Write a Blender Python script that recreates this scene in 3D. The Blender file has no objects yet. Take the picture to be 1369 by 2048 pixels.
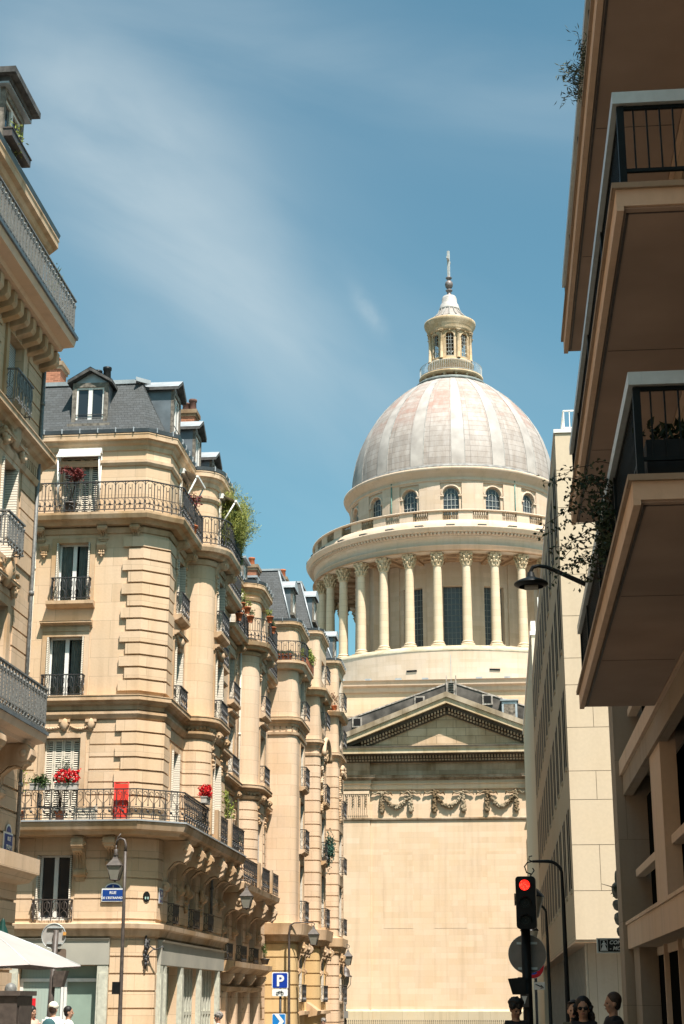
import bpy, math, random
from mathutils import Vector, Matrix
R=math.radians; pi=math.pi
sin,cos=math.sin,math.cos
sc=bpy.context.scene
# ---------------------------------------------------------------- camera
cam=bpy.data.cameras.new('camera'); camo=bpy.data.objects.new('camera',cam); sc.collection.objects.link(camo)
cam.sensor_fit='VERTICAL'; cam.sensor_height=36; cam.lens=55.79; cam.clip_end=3000; cam.clip_start=.1
camo.location=(0,0,1.7); camo.rotation_euler=(R(90+17.0926),0,R(5.5386)); sc.camera=camo
# ---------------------------------------------------------------- sun and sky
SUN_EL,SUN_AZ=62.,31.          # degrees up; degrees east of south
w=bpy.data.worlds.new('World'); sc.world=w; w.use_nodes=True
nt=w.node_tree; nt.nodes.clear()
def N(t,k,**kw):
    n=t.nodes.new(k)
    for a,b in kw.items(): setattr(n,a,b)
    return n
sky=N(nt,'ShaderNodeTexSky',sky_type='NISHITA',sun_disc=False); sky.sun_elevation=R(SUN_EL); sky.sun_rotation=R(180-SUN_AZ)
sky.air_density=1.0; sky.dust_density=1.6; sky.ozone_density=1.0
bg=N(nt,'ShaderNodeBackground'); bg.inputs[1].default_value=.079
out=N(nt,'ShaderNodeOutputWorld')
tint=N(nt,'ShaderNodeMix',data_type='RGBA',blend_type='MULTIPLY'); tint.inputs[0].default_value=1; tint.inputs[7].default_value=(.69,1.09,.95,1)
nt.links.new(sky.outputs[0],tint.inputs[6])
tc=N(nt,'ShaderNodeTexCoord')
def M(t,op,a,b=None,c=None,clamp=False):
    n=N(t,'ShaderNodeMath',operation=op); n.use_clamp=clamp
    for i,v in enumerate((a,b,c)):
        if v is None: continue
        if hasattr(v,'links'): t.links.new(v,n.inputs[i])
        else: n.inputs[i].default_value=v
    return n.outputs[0]
WISPS=[(-0.224, 0.53, -0.72, 0.16, 0.06, 3.1, 0.5), (-0.263, 0.608, -0.55, 0.12, 0.065, 8.3, 0.42), (-0.14, 0.449, -0.75, 0.13, 0.035, 5.7, 0.26), (-0.078, 0.452, -1.05, 0.018, 0.006, 1.9, 0.36, 20.0, 40.0), (-0.037, 0.636, -0.3, 0.3, 0.05, 12.4, 0.22), (-0.126, 0.404, -0.5, 0.2, 0.09, 15.1, 0.26), (-0.331, 0.693, -0.4, 0.25, 0.1, 19.0, 0.22)]
f=None
# thin cirrus: streaked noise in a frame turned so that the wisps run down to the right
def wisp(px,py,ang,lx,ly,seed,amt,nsx=3.,nsy=9.):
    """soft elongated wisp round a sky direction (px right, py up, in tangent units of the street axis)"""
    ca,sa=math.cos(ang),math.sin(ang)
    sep=N(nt,'ShaderNodeSeparateXYZ'); nt.links.new(tc.outputs['Generated'],sep.inputs[0])
    u=M(nt,'DIVIDE',sep.outputs[0],sep.outputs[1]); v=M(nt,'DIVIDE',sep.outputs[2],sep.outputs[1])
    front=M(nt,'GREATER_THAN',sep.outputs[1],.05)
    a=M(nt,'SUBTRACT',u,px); b=M(nt,'SUBTRACT',v,py)
    s_=M(nt,'ADD',M(nt,'MULTIPLY',a,ca),M(nt,'MULTIPLY',b,sa)); t_=M(nt,'SUBTRACT',M(nt,'MULTIPLY',b,ca),M(nt,'MULTIPLY',a,sa))
    g=M(nt,'EXPONENT',M(nt,'MULTIPLY',M(nt,'ADD',M(nt,'POWER',M(nt,'ABSOLUTE',M(nt,'DIVIDE',s_,lx)),2.2),M(nt,'POWER',M(nt,'ABSOLUTE',M(nt,'DIVIDE',t_,ly)),2.)),-1.))
    cb=N(nt,'ShaderNodeCombineXYZ'); nt.links.new(M(nt,'MULTIPLY',s_,nsx),cb.inputs[0]); nt.links.new(M(nt,'MULTIPLY',t_,nsy),cb.inputs[1]); cb.inputs[2].default_value=seed
    no=N(nt,'ShaderNodeTexNoise'); no.inputs['Scale'].default_value=1; no.inputs['Detail'].default_value=6; no.inputs['Roughness'].default_value=.5; no.inputs['Distortion'].default_value=.6; nt.links.new(cb.outputs[0],no.inputs[0])
    mr=N(nt,'ShaderNodeMapRange',interpolation_type='SMOOTHSTEP'); mr.inputs[1].default_value=.2; mr.inputs[2].default_value=.8; nt.links.new(no.outputs[0],mr.inputs[0])
    return M(nt,'MULTIPLY',M(nt,'MULTIPLY',M(nt,'MULTIPLY',g,mr.outputs[0]),front),amt)
for c in WISPS:
    v=wisp(*c); f=v if f is None else M(nt,'ADD',f,v,clamp=True)
mixc=N(nt,'ShaderNodeMix',data_type='RGBA'); nt.links.new(f,mixc.inputs[0]); nt.links.new(tint.outputs[2],mixc.inputs[6]); mixc.inputs[7].default_value=(4.6,5.2,5.4,1)
nt.links.new(mixc.outputs[2],bg.inputs[0]); nt.links.new(bg.outputs[0],out.inputs[0])
sl=bpy.data.lights.new('sun','SUN'); sl.energy=5.0; sl.angle=R(.5); sl.color=(1,.935,.86)
so=bpy.data.objects.new('sun',sl); sc.collection.objects.link(so)
sd=Vector((sin(R(SUN_AZ))*cos(R(SUN_EL)),-cos(R(SUN_AZ))*cos(R(SUN_EL)),sin(R(SUN_EL))))
so.rotation_euler=sd.to_track_quat('Z','Y').to_euler(); so.location=(20,-20,60)
vs=sc.view_settings; vs.view_transform='Standard'; vs.look='None'; vs.exposure=.98; vs.gamma=1
sc.cycles.max_bounces=6; sc.cycles.diffuse_bounces=2; sc.cycles.use_denoising=True
# ---------------------------------------------------------------- materials
MT={}
def col(c): return (c[0],c[1],c[2],1)
def mat(name,c,rough=.8,var=.12,scale=3.,metal=0.,bump=.0,spec=.3,emit=None,rand=0.,c2=None):
    if name in MT: return MT[name]
    m=bpy.data.materials.new(name); m.use_nodes=True; t=m.node_tree; b=t.nodes['Principled BSDF']
    b.inputs['Roughness'].default_value=rough; b.inputs['Metallic'].default_value=metal; b.inputs['Specular IOR Level'].default_value=spec
    tcn=N(t,'ShaderNodeTexCoord'); no=N(t,'ShaderNodeTexNoise'); no.inputs['Scale'].default_value=scale; no.inputs['Detail'].default_value=5
    t.links.new(tcn.outputs['Object'],no.inputs[0])
    mx=N(t,'ShaderNodeMix',data_type='RGBA'); c2=c2 or tuple(x*(1-2*var) for x in c); cc=tuple(min(1,x*(1+var)) for x in c)
    mx.inputs[6].default_value=col(c2); mx.inputs[7].default_value=col(cc)
    mr=N(t,'ShaderNodeMapRange'); mr.inputs[1].default_value=.3; mr.inputs[2].default_value=.7; t.links.new(no.outputs[0],mr.inputs[0])
    f=mr.outputs[0]
    if rand:
        g=N(t,'ShaderNodeNewGeometry'); f=M(t,'ADD',M(t,'MULTIPLY',f,1-rand),M(t,'MULTIPLY',g.outputs['Random Per Island'],rand))
    t.links.new(f,mx.inputs[0]); t.links.new(mx.outputs[2],b.inputs['Base Color'])
    if bump:
        bp=N(t,'ShaderNodeBump'); bp.inputs['Strength'].default_value=bump; bp.inputs['Distance'].default_value=.02; t.links.new(no.outputs[0],bp.inputs['Height']); t.links.new(bp.outputs[0],b.inputs['Normal'])
    if emit: b.inputs['Emission Color'].default_value=col(c); b.inputs['Emission Strength'].default_value=emit
    MT[name]=m; return m
def stone(name,c,bw=1.1,bh=.42,mort=.010,var=.10,stain=.25,mcol=.62,bump=.25,tintv=(1,.9,.72),rough=.85,joint=True,patch=0.):
    """limestone laid in blocks (UV in metres) with weather stains"""
    if name in MT: return MT[name]
    m=bpy.data.materials.new(name); m.use_nodes=True; t=m.node_tree; b=t.nodes['Principled BSDF']
    b.inputs['Roughness'].default_value=rough; b.inputs['Specular IOR Level'].default_value=.2
    uv=N(t,'ShaderNodeUVMap',uv_map='UVMap'); g=N(t,'ShaderNodeNewGeometry')
    br=N(t,'ShaderNodeTexBrick'); br.inputs['Scale'].default_value=1; br.inputs['Brick Width'].default_value=bw; br.inputs['Row Height'].default_value=bh
    br.inputs['Mortar Size'].default_value=mort; br.inputs['Mortar Smooth'].default_value=.3; br.inputs['Bias'].default_value=0
    br.inputs['Color1'].default_value=col([x*(1+var) for x in c]); br.inputs['Color2'].default_value=col([x*(1-var)*q for x,q in zip(c,(1,.985,.95))]); br.inputs['Mortar'].default_value=col([x*mcol for x in c])
    t.links.new(uv.outputs[0],br.inputs[0])
    n1=N(t,'ShaderNodeTexNoise'); n1.inputs['Scale'].default_value=.55; n1.inputs['Detail'].default_value=6; n1.inputs['Roughness'].default_value=.6; t.links.new(g.outputs['Position'],n1.inputs[0])
    mp=N(t,'ShaderNodeMapping'); mp.inputs['Scale'].default_value=(2.6,2.6,.22); t.links.new(g.outputs['Position'],mp.inputs[0])
    n2=N(t,'ShaderNodeTexNoise'); n2.inputs['Scale'].default_value=1; n2.inputs['Detail'].default_value=5; t.links.new(mp.outputs[0],n2.inputs[0])
    n3=N(t,'ShaderNodeTexNoise'); n3.inputs['Scale'].default_value=14; n3.inputs['Detail'].default_value=4; t.links.new(g.outputs['Position'],n3.inputs[0])
    r1=N(t,'ShaderNodeMapRange'); r1.inputs[1].default_value=.38; r1.inputs[2].default_value=.7; t.links.new(n1.outputs[0],r1.inputs[0])
    r2=N(t,'ShaderNodeMapRange'); r2.inputs[1].default_value=.5; r2.inputs[2].default_value=.78; t.links.new(n2.outputs[0],r2.inputs[0])
    a=N(t,'ShaderNodeMix',data_type='RGBA',blend_type='MULTIPLY'); t.links.new(M(t,'MULTIPLY',r1.outputs[0],stain*1.6,clamp=True),a.inputs[0]); t.links.new(br.outputs[0],a.inputs[6]); a.inputs[7].default_value=col(tintv)
    a2=N(t,'ShaderNodeMix',data_type='RGBA',blend_type='MULTIPLY'); t.links.new(M(t,'MULTIPLY',r2.outputs[0],stain,clamp=True),a2.inputs[0]); t.links.new(a.outputs[2],a2.inputs[6]); a2.inputs[7].default_value=(.45,.41,.36,1)
    a3=N(t,'ShaderNodeMix',data_type='RGBA',blend_type='MULTIPLY'); a3.inputs[0].default_value=.35; t.links.new(a2.outputs[2],a3.inputs[6])
    cr=N(t,'ShaderNodeMapRange'); cr.inputs[3].default_value=.75; cr.inputs[4].default_value=1.15; t.links.new(n3.outputs[0],cr.inputs[0])
    cb=N(t,'ShaderNodeCombineColor'); [t.links.new(cr.outputs[0],cb.inputs[i]) for i in range(3)]; t.links.new(cb.outputs[0],a3.inputs[7])
    last=a3.outputs[2]
    if patch:
        b2=N(t,'ShaderNodeTexBrick'); b2.inputs['Scale'].default_value=1; b2.inputs['Brick Width'].default_value=bw*2.1; b2.inputs['Row Height'].default_value=bh*1; b2.inputs['Mortar Size'].default_value=0; b2.offset=.37; b2.squash=1
        b2.inputs['Color1'].default_value=(1,1,1,1); b2.inputs['Color2'].default_value=(.80,.74,.68,1); b2.inputs['Bias'].default_value=-.35; t.links.new(uv.outputs[0],b2.inputs[0])
        a4=N(t,'ShaderNodeMix',data_type='RGBA',blend_type='MULTIPLY'); a4.inputs[0].default_value=patch; t.links.new(last,a4.inputs[6]); t.links.new(b2.outputs[0],a4.inputs[7]); last=a4.outputs[2]
    t.links.new(last,b.inputs['Base Color'])
    bp=N(t,'ShaderNodeBump'); bp.inputs['Strength'].default_value=bump; bp.inputs['Distance'].default_value=.02
    t.links.new(M(t,'SUBTRACT',M(t,'MULTIPLY',n3.outputs[0],.6),br.outputs['Fac']),bp.inputs['Height']); t.links.new(bp.outputs[0],b.inputs['Normal'])
    MT[name]=m; return m
def glass(name,c=(.02,.025,.03),rough=.05,trans=0.):
    if name in MT: return MT[name]
    m=bpy.data.materials.new(name); m.use_nodes=True; t=m.node_tree; b=t.nodes['Principled BSDF']
    b.inputs['Base Color'].default_value=col(c); b.inputs['Roughness'].default_value=rough; b.inputs['Specular IOR Level'].default_value=.6
    tcn=N(t,'ShaderNodeTexCoord'); no=N(t,'ShaderNodeTexNoise'); no.inputs['Scale'].default_value=1.3; t.links.new(tcn.outputs['Object'],no.inputs[0])
    bp=N(t,'ShaderNodeBump'); bp.inputs['Strength'].default_value=.08; bp.inputs['Distance'].default_value=.05; t.links.new(no.outputs[0],bp.inputs['Height']); t.links.new(bp.outputs[0],b.inputs['Normal'])
    if trans:
        o=t.nodes['Material Output']; ms=N(t,'ShaderNodeMixShader'); tr=N(t,'ShaderNodeBsdfTransparent'); tr.inputs[0].default_value=(.8,.85,.85,1)
        fr=N(t,'ShaderNodeFresnel'); fr.inputs[0].default_value=1.5; t.links.new(M(t,'ADD',fr.outputs[0],1-trans,clamp=True),ms.inputs[0]); t.links.new(tr.outputs[0],ms.inputs[1]); t.links.new(b.outputs[0],ms.inputs[2]); t.links.new(ms.outputs[0],o.inputs[0])
    MT[name]=m; return m
def stripes(name,c,c2,period,axis='V',rough=.7,duty=.5,bump=.5):
    """parallel boards or louvres, measured in UV metres"""
    if name in MT: return MT[name]
    m=bpy.data.materials.new(name); m.use_nodes=True; t=m.node_tree; b=t.nodes['Principled BSDF']; b.inputs['Roughness'].default_value=rough
    uv=N(t,'ShaderNodeUVMap',uv_map='UVMap'); sx=N(t,'ShaderNodeSeparateXYZ'); t.links.new(uv.outputs[0],sx.inputs[0])
    fr=M(t,'FRACT',M(t,'DIVIDE',sx.outputs[0 if axis=='U' else 1],period)); st=M(t,'GREATER_THAN',fr,duty)
    mx=N(t,'ShaderNodeMix',data_type='RGBA'); t.links.new(st,mx.inputs[0]); mx.inputs[6].default_value=col(c); mx.inputs[7].default_value=col(c2)
    t.links.new(mx.outputs[2],b.inputs['Base Color'])
    bp=N(t,'ShaderNodeBump'); bp.inputs['Strength'].default_value=bump; bp.inputs['Distance'].default_value=.02; t.links.new(fr,bp.inputs['Height']); t.links.new(bp.outputs[0],b.inputs['Normal'])
    MT[name]=m; return m
# warm Paris limestones
S_B1=stone('limestone of the near corner building',(0.582,0.423,0.291),1.3,.40,.006,.05,.35)
S_B2=stone('limestone of the chamfered building',(0.624,0.458,0.313),1.25,.62,.006,.06,.32)
S_B2T=stone('dressed limestone trim',(0.582,0.428,0.296),9,9,.0,.05,.8,tintv=(.8,.7,.55))
S_B3=stone('limestone of the second bowed building',(0.645,0.478,0.34),1.25,.6,.006,.06,.28)
S_B4=stone('limestone of the rounded building',(0.624,0.463,0.329),1.3,.5,.006,.05,.28)
S_OCH=stone('ochre washed limestone',(.60,.42,.215),1.3,.6,.006,.05,.28)
S_DIRT=stone('soot stained limestone',(0.343,0.263,0.186),9,9,.0,.08,.8,tintv=(.6,.5,.4))
S_PAN=stone('church ashlar wall',(0.666,0.502,0.357),1.25,.42,.005,.035,.25,mcol=.82,patch=.4)
S_PAND=stone('weathered shade-warmed church ashlar',(.56,.375,.25),1.3,.5,.012,.14,.6,mcol=.7,tintv=(.6,.55,.45),patch=.8)  # weather stains over a redder base that paints warmth into the shaded parts
S_PANM=stone('church moulding stone',(0.416,0.325,0.241),9,9,.0,.08,.9,tintv=(.5,.43,.33))
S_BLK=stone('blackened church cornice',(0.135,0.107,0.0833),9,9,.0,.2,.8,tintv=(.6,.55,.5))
S_DRUM=stone('drum limestone',(0.624,0.492,0.384),1.6,.5,.005,.045,.25,mcol=.82,patch=.4)
S_COLM=stone('column drums',(0.624,0.497,0.358),60,.62,.014,.05,.2,mcol=.75)
S_LANT=stone('lantern sandstone',(.54,.43,.30),.9,.4,.006,.14,.5,tintv=(.8,.66,.45))
S_PANEL=stone('pale stone cladding panels',(.58,.475,.345),1.35,9,.0,.02,.1,bump=.1)
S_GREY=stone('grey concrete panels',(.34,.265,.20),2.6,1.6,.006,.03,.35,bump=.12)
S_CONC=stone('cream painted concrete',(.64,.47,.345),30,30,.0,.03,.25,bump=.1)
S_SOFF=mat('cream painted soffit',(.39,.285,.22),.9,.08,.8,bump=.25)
M_LEAD=None
def leadmat(name,c,rust):
    m=bpy.data.materials.new(name); m.use_nodes=True; t=m.node_tree; b=t.nodes['Principled BSDF']; b.inputs['Roughness'].default_value=.62; b.inputs['Specular IOR Level'].default_value=.35
    uv=N(t,'ShaderNodeUVMap',uv_map='UVMap'); g=N(t,'ShaderNodeNewGeometry')
    br=N(t,'ShaderNodeTexBrick'); br.offset=0; br.inputs['Scale'].default_value=1; br.inputs['Brick Width'].default_value=4.26/2; br.inputs['Row Height'].default_value=.62; br.inputs['Mortar Size'].default_value=.02; br.inputs['Mortar Smooth'].default_value=.2
    br.inputs['Color1'].default_value=col([x*1.1 for x in c]); br.inputs['Color2'].default_value=col([x*.9 for x in c]); br.inputs['Mortar'].default_value=col([x*.55 for x in c]); t.links.new(uv.outputs[0],br.inputs[0])
    mp=N(t,'ShaderNodeMapping'); mp.inputs['Scale'].default_value=(1.4,1.4,.35); t.links.new(g.outputs['Position'],mp.inputs[0])
    n2=N(t,'ShaderNodeTexNoise'); n2.inputs['Scale'].default_value=1.2; n2.inputs['Detail'].default_value=7; n2.inputs['Roughness'].default_value=.7; t.links.new(mp.outputs[0],n2.inputs[0])
    r=N(t,'ShaderNodeMapRange'); r.inputs[1].default_value=.35; r.inputs[2].default_value=.7; t.links.new(n2.outputs[0],r.inputs[0])
    a=N(t,'ShaderNodeMix',data_type='RGBA',blend_type='MULTIPLY'); t.links.new(M(t,'MULTIPLY',r.outputs[0],.8),a.inputs[0]); t.links.new(br.outputs[0],a.inputs[6]); a.inputs[7].default_value=(.60,.53,.47,1)
    last=a.outputs[2]
    if rust:   # rusty sheets in a belt round the upper dome, each sheet its own strength
        b3=N(t,'ShaderNodeTexBrick'); b3.offset=0; b3.inputs['Scale'].default_value=1; b3.inputs['Brick Width'].default_value=4.26/2; b3.inputs['Row Height'].default_value=.62; b3.inputs['Mortar Size'].default_value=0; b3.inputs['Color1'].default_value=(0,0,0,1); b3.inputs['Color2'].default_value=(1,1,1,1); t.links.new(uv.outputs[0],b3.inputs[0])
        sx=N(t,'ShaderNodeSeparateXYZ'); t.links.new(g.outputs['Position'],sx.inputs[0])
        bell=M(t,'SUBTRACT',1,M(t,'POWER',M(t,'DIVIDE',M(t,'SUBTRACT',sx.outputs[2],62.0),3.6),2),clamp=True)
        n4=N(t,'ShaderNodeTexNoise'); n4.inputs['Scale'].default_value=.33; n4.inputs['Detail'].default_value=6; n4.inputs['Roughness'].default_value=.65; t.links.new(g.outputs['Position'],n4.inputs[0])
        r4=N(t,'ShaderNodeMapRange'); r4.inputs[1].default_value=.40; r4.inputs[2].default_value=.52; t.links.new(n4.outputs[0],r4.inputs[0])
        rgb=N(t,'ShaderNodeRGBToBW'); t.links.new(b3.outputs[0],rgb.inputs[0])
        f=M(t,'MULTIPLY',M(t,'MULTIPLY',bell,r4.outputs[0]),M(t,'ADD',M(t,'MULTIPLY',rgb.outputs[0],.75),.25))
        f=M(t,'MULTIPLY',f,M(t,'ADD',M(t,'MULTIPLY',r.outputs[0],.6),.55),clamp=True)
        a5=N(t,'ShaderNodeMix',data_type='RGBA'); t.links.new(M(t,'MULTIPLY',f,.9,clamp=True),a5.inputs[0]); t.links.new(last,a5.inputs[6]); a5.inputs[7].default_value=(.36,.20,.155,1); last=a5.outputs[2]
    t.links.new(last,b.inputs['Base Color'])
    bp=N(t,'ShaderNodeBump'); bp.inputs['Strength'].default_value=.4; bp.inputs['Distance'].default_value=.04; t.links.new(M(t,'SUBTRACT',M(t,'MULTIPLY',n2.outputs[0],.4),br.outputs['Fac']),bp.inputs['Height']); t.links.new(bp.outputs[0],b.inputs['Normal'])
    return m
M_LEAD=leadmat('weathered lead sheets',(.395,.35,.32),True)
M_LEAD2=leadmat('stained lead of the lantern roof',(.34,.31,.285),False)
S_SLATE=stone('blue grey slates',(.068,.072,.074),.22,.12,.006,.14,.3,mcol=.6,bump=.6,tintv=(.85,.85,.9),rough=.5)
M_ZINC=mat('zinc sheet',(.40,.42,.43),.42,.12,2.5,metal=.25,bump=.1)
M_ZINCD=mat('dark zinc cheek',(.13,.15,.165),.45,.15,2.,metal=.2)
M_WOODG=mat('weathered grey timber',(.19,.165,.135),.8,.3,9,bump=.4)
M_BRICK=stone('red brick',(.27,.12,.075),.23,.075,.012,.25,.4,mcol=1.6)
M_TERRA=mat('terracotta',(.42,.13,.055),.8,.15,8)
M_IRON=mat('weathered black iron',(.035,.034,.034),.5,.25,14,spec=.5)
M_IRONG=mat('grey painted iron',(.16,.16,.15),.5,.2,14,spec=.5)
M_IRONB=mat('brown painted iron',(.075,.058,.048),.5,.2,10,spec=.5)
M_WHITE=mat('white window paint',(.74,.72,.67),.5,.05,6)
M_SHUT=mat('cream shutter paint',(.64,.57,.46),.6,.06,8)
M_LOUV=stripes('cream louvred shutter',(.62,.55,.44),(.26,.22,.17),.06,'V',bump=.6,duty=.62)
M_LOUVG=stripes('grey louvred shutter',(.45,.44,.41),(.2,.19,.18),.06,'V',bump=.6,duty=.62)
M_GLASS=glass('dark window glass')
M_GLASST=glass('clear window glass',trans=.93)
M_GLASSB=glass('church leaded glass',(.05,.055,.06),.25)
M_DARK=mat('dark interior',(.012,.011,.010),.9,.1)
M_CURT=mat('pale net curtain',(.62,.60,.53),.9,.1,5)
M_CURTG=mat('grey green curtain',(.50,.50,.43),.9,.15,5)
M_PAINT=mat('flaking grey green shopfront paint',(.40,.375,.31),.6,.1,.9,bump=.2,c2=(.34,.325,.275))
M_PAINTW=mat('chalky shopfront timber',(.50,.49,.40),.7,.1,7,bump=.3)
M_FROST=mat('frosted shop glass',(.27,.35,.29),.15,.06,1.5,spec=.6)
M_ALU=mat('pale aluminium rail',(.52,.56,.55),.4,.05,9,metal=.3)
M_BLACK=mat('black enamel',(.010,.011,.011),.45,.2,6,spec=.2)
M_RAILD=mat('dark green black railing',(.006,.010,.011),.5,.2,6,spec=.15)
M_GLASSK=mat('tinted dark glass',(.008,.008,.007),.3,.1,3,spec=.0)
M_LEAF=mat('mid green leaves',(.07,.11,.028),.6,.2,3,rand=.8,c2=(.025,.05,.014))
M_LEAFY=mat('yellow green leaves',(.26,.28,.05),.6,.2,3,rand=.8,c2=(.10,.14,.03))
M_LEAFD=mat('dark green leaves',(.03,.05,.018),.55,.2,3,rand=.8,c2=(.010,.018,.008))
M_LEAFS=mat('silvery olive leaves',(.10,.12,.08),.55,.2,3,rand=.8,c2=(.03,.045,.03))
M_LEAFT=mat('blue green leaves',(.06,.13,.09),.6,.2,3,rand=.8,c2=(.02,.06,.05))
M_LEAFR=mat('dark red maple leaves',(.20,.035,.03),.6,.2,3,rand=.8,c2=(.07,.016,.016))
M_FLOW=mat('scarlet petals',(.75,.015,.02),.6,.1,3,rand=.8,c2=(.4,.004,.012))
M_BARK=mat('brown bark',(.08,.055,.035),.9,.3,20)
M_TRUNKG=M_BARK
mat('dark weathered roof timber',(.09,.085,.08),.7,.3,6); mat('grey lead ribs',(.32,.31,.29),.6,.2,2); mat('pale glazing bars',(.48,.50,.47),.5,.1,5); mat('worn pinkish surround',(.38,.33,.28),.8,.3,4)
# ---------------------------------------------------------------- mesh builder
class Path:
    def __init__(s,pts):
        s.p=[(float(a),float(b)) for a,b in pts]; s.L=[0.]
        for a,b in zip(s.p,s.p[1:]): s.L.append(s.L[-1]+math.hypot(b[0]-a[0],b[1]-a[1]))
        s.len=s.L[-1]
    def seg(s,t):
        for i in range(len(s.p)-1):
            if t<=s.L[i+1]+1e-9 or i==len(s.p)-2: return i
    def at(s,t):
        i=s.seg(t); a,b=s.p[i],s.p[i+1]; l=s.L[i+1]-s.L[i]; k=(t-s.L[i])/l
        d=((b[0]-a[0])/l,(b[1]-a[1])/l)
        return (a[0]+(b[0]-a[0])*k,a[1]+(b[1]-a[1])*k),d,(d[1],-d[0])
    def off(s,t,o):
        p,d,n=s.at(t); return (p[0]+n[0]*o,p[1]+n[1]*o)
    def sub(s,a,b):
        r=[s.at(a)[0]]+[q for q,l in zip(s.p,s.L) if a+1e-6<l<b-1e-6]+[s.at(b-1e-9)[0]]
        return Path(r)
    def loc(s,q):
        best=None
        for i in range(len(s.p)-1):
            a,b=s.p[i],s.p[i+1]; l=s.L[i+1]-s.L[i]
            k=max(0,min(1,((q[0]-a[0])*(b[0]-a[0])+(q[1]-a[1])*(b[1]-a[1]))/l/l))
            d=math.hypot(a[0]+(b[0]-a[0])*k-q[0],a[1]+(b[1]-a[1])*k-q[1])
            if best is None or d<best[0]-1e-9: best=(d,s.L[i]+k*l)
        return best[1]
    def offset(s,o):
        return Path(s.mit(o))
    def mit(s,o):
        r=[]
        for i,p in enumerate(s.p):
            n=[]
            if i>0: a,b=s.p[i-1],p; l=math.hypot(b[0]-a[0],b[1]-a[1]); n.append(((b[1]-a[1])/l,-(b[0]-a[0])/l))
            if i<len(s.p)-1: a,b=p,s.p[i+1]; l=math.hypot(b[0]-a[0],b[1]-a[1]); n.append(((b[1]-a[1])/l,-(b[0]-a[0])/l))
            if len(n)==2:
                q=1+n[0][0]*n[1][0]+n[0][1]*n[1][1]; q=max(q,.3); m=((n[0][0]+n[1][0])/q,(n[0][1]+n[1][1])/q)
            else: m=n[0]
            r.append((p[0]+m[0]*o,p[1]+m[1]*o))
        return r
def rounded(pts):
    """polyline from (x,y,radius)"""
    r=[]
    for i,(x,y,q) in enumerate(pts):
        if not q or i in(0,len(pts)-1): r.append((x,y)); continue
        a=Vector(pts[i-1][:2])-Vector((x,y)); b=Vector(pts[i+1][:2])-Vector((x,y)); a.normalize(); b.normalize()
        ang=a.angle(b); t=q/math.tan(ang/2); P=Vector((x,y)); p0=P+a*t; p1=P+b*t; c=P+(a+b).normalized()*(q/sin(ang/2))
        v0=p0-c; v1=p1-c; n=7
        tot=v0.angle_signed(v1)
        for k in range(n+1):
            th=-tot*k/n; v=Vector((v0.x*cos(th)-v0.y*sin(th),v0.x*sin(th)+v0.y*cos(th))); r.append(tuple(c+v))
    return Path(r)
ORG={}
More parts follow.
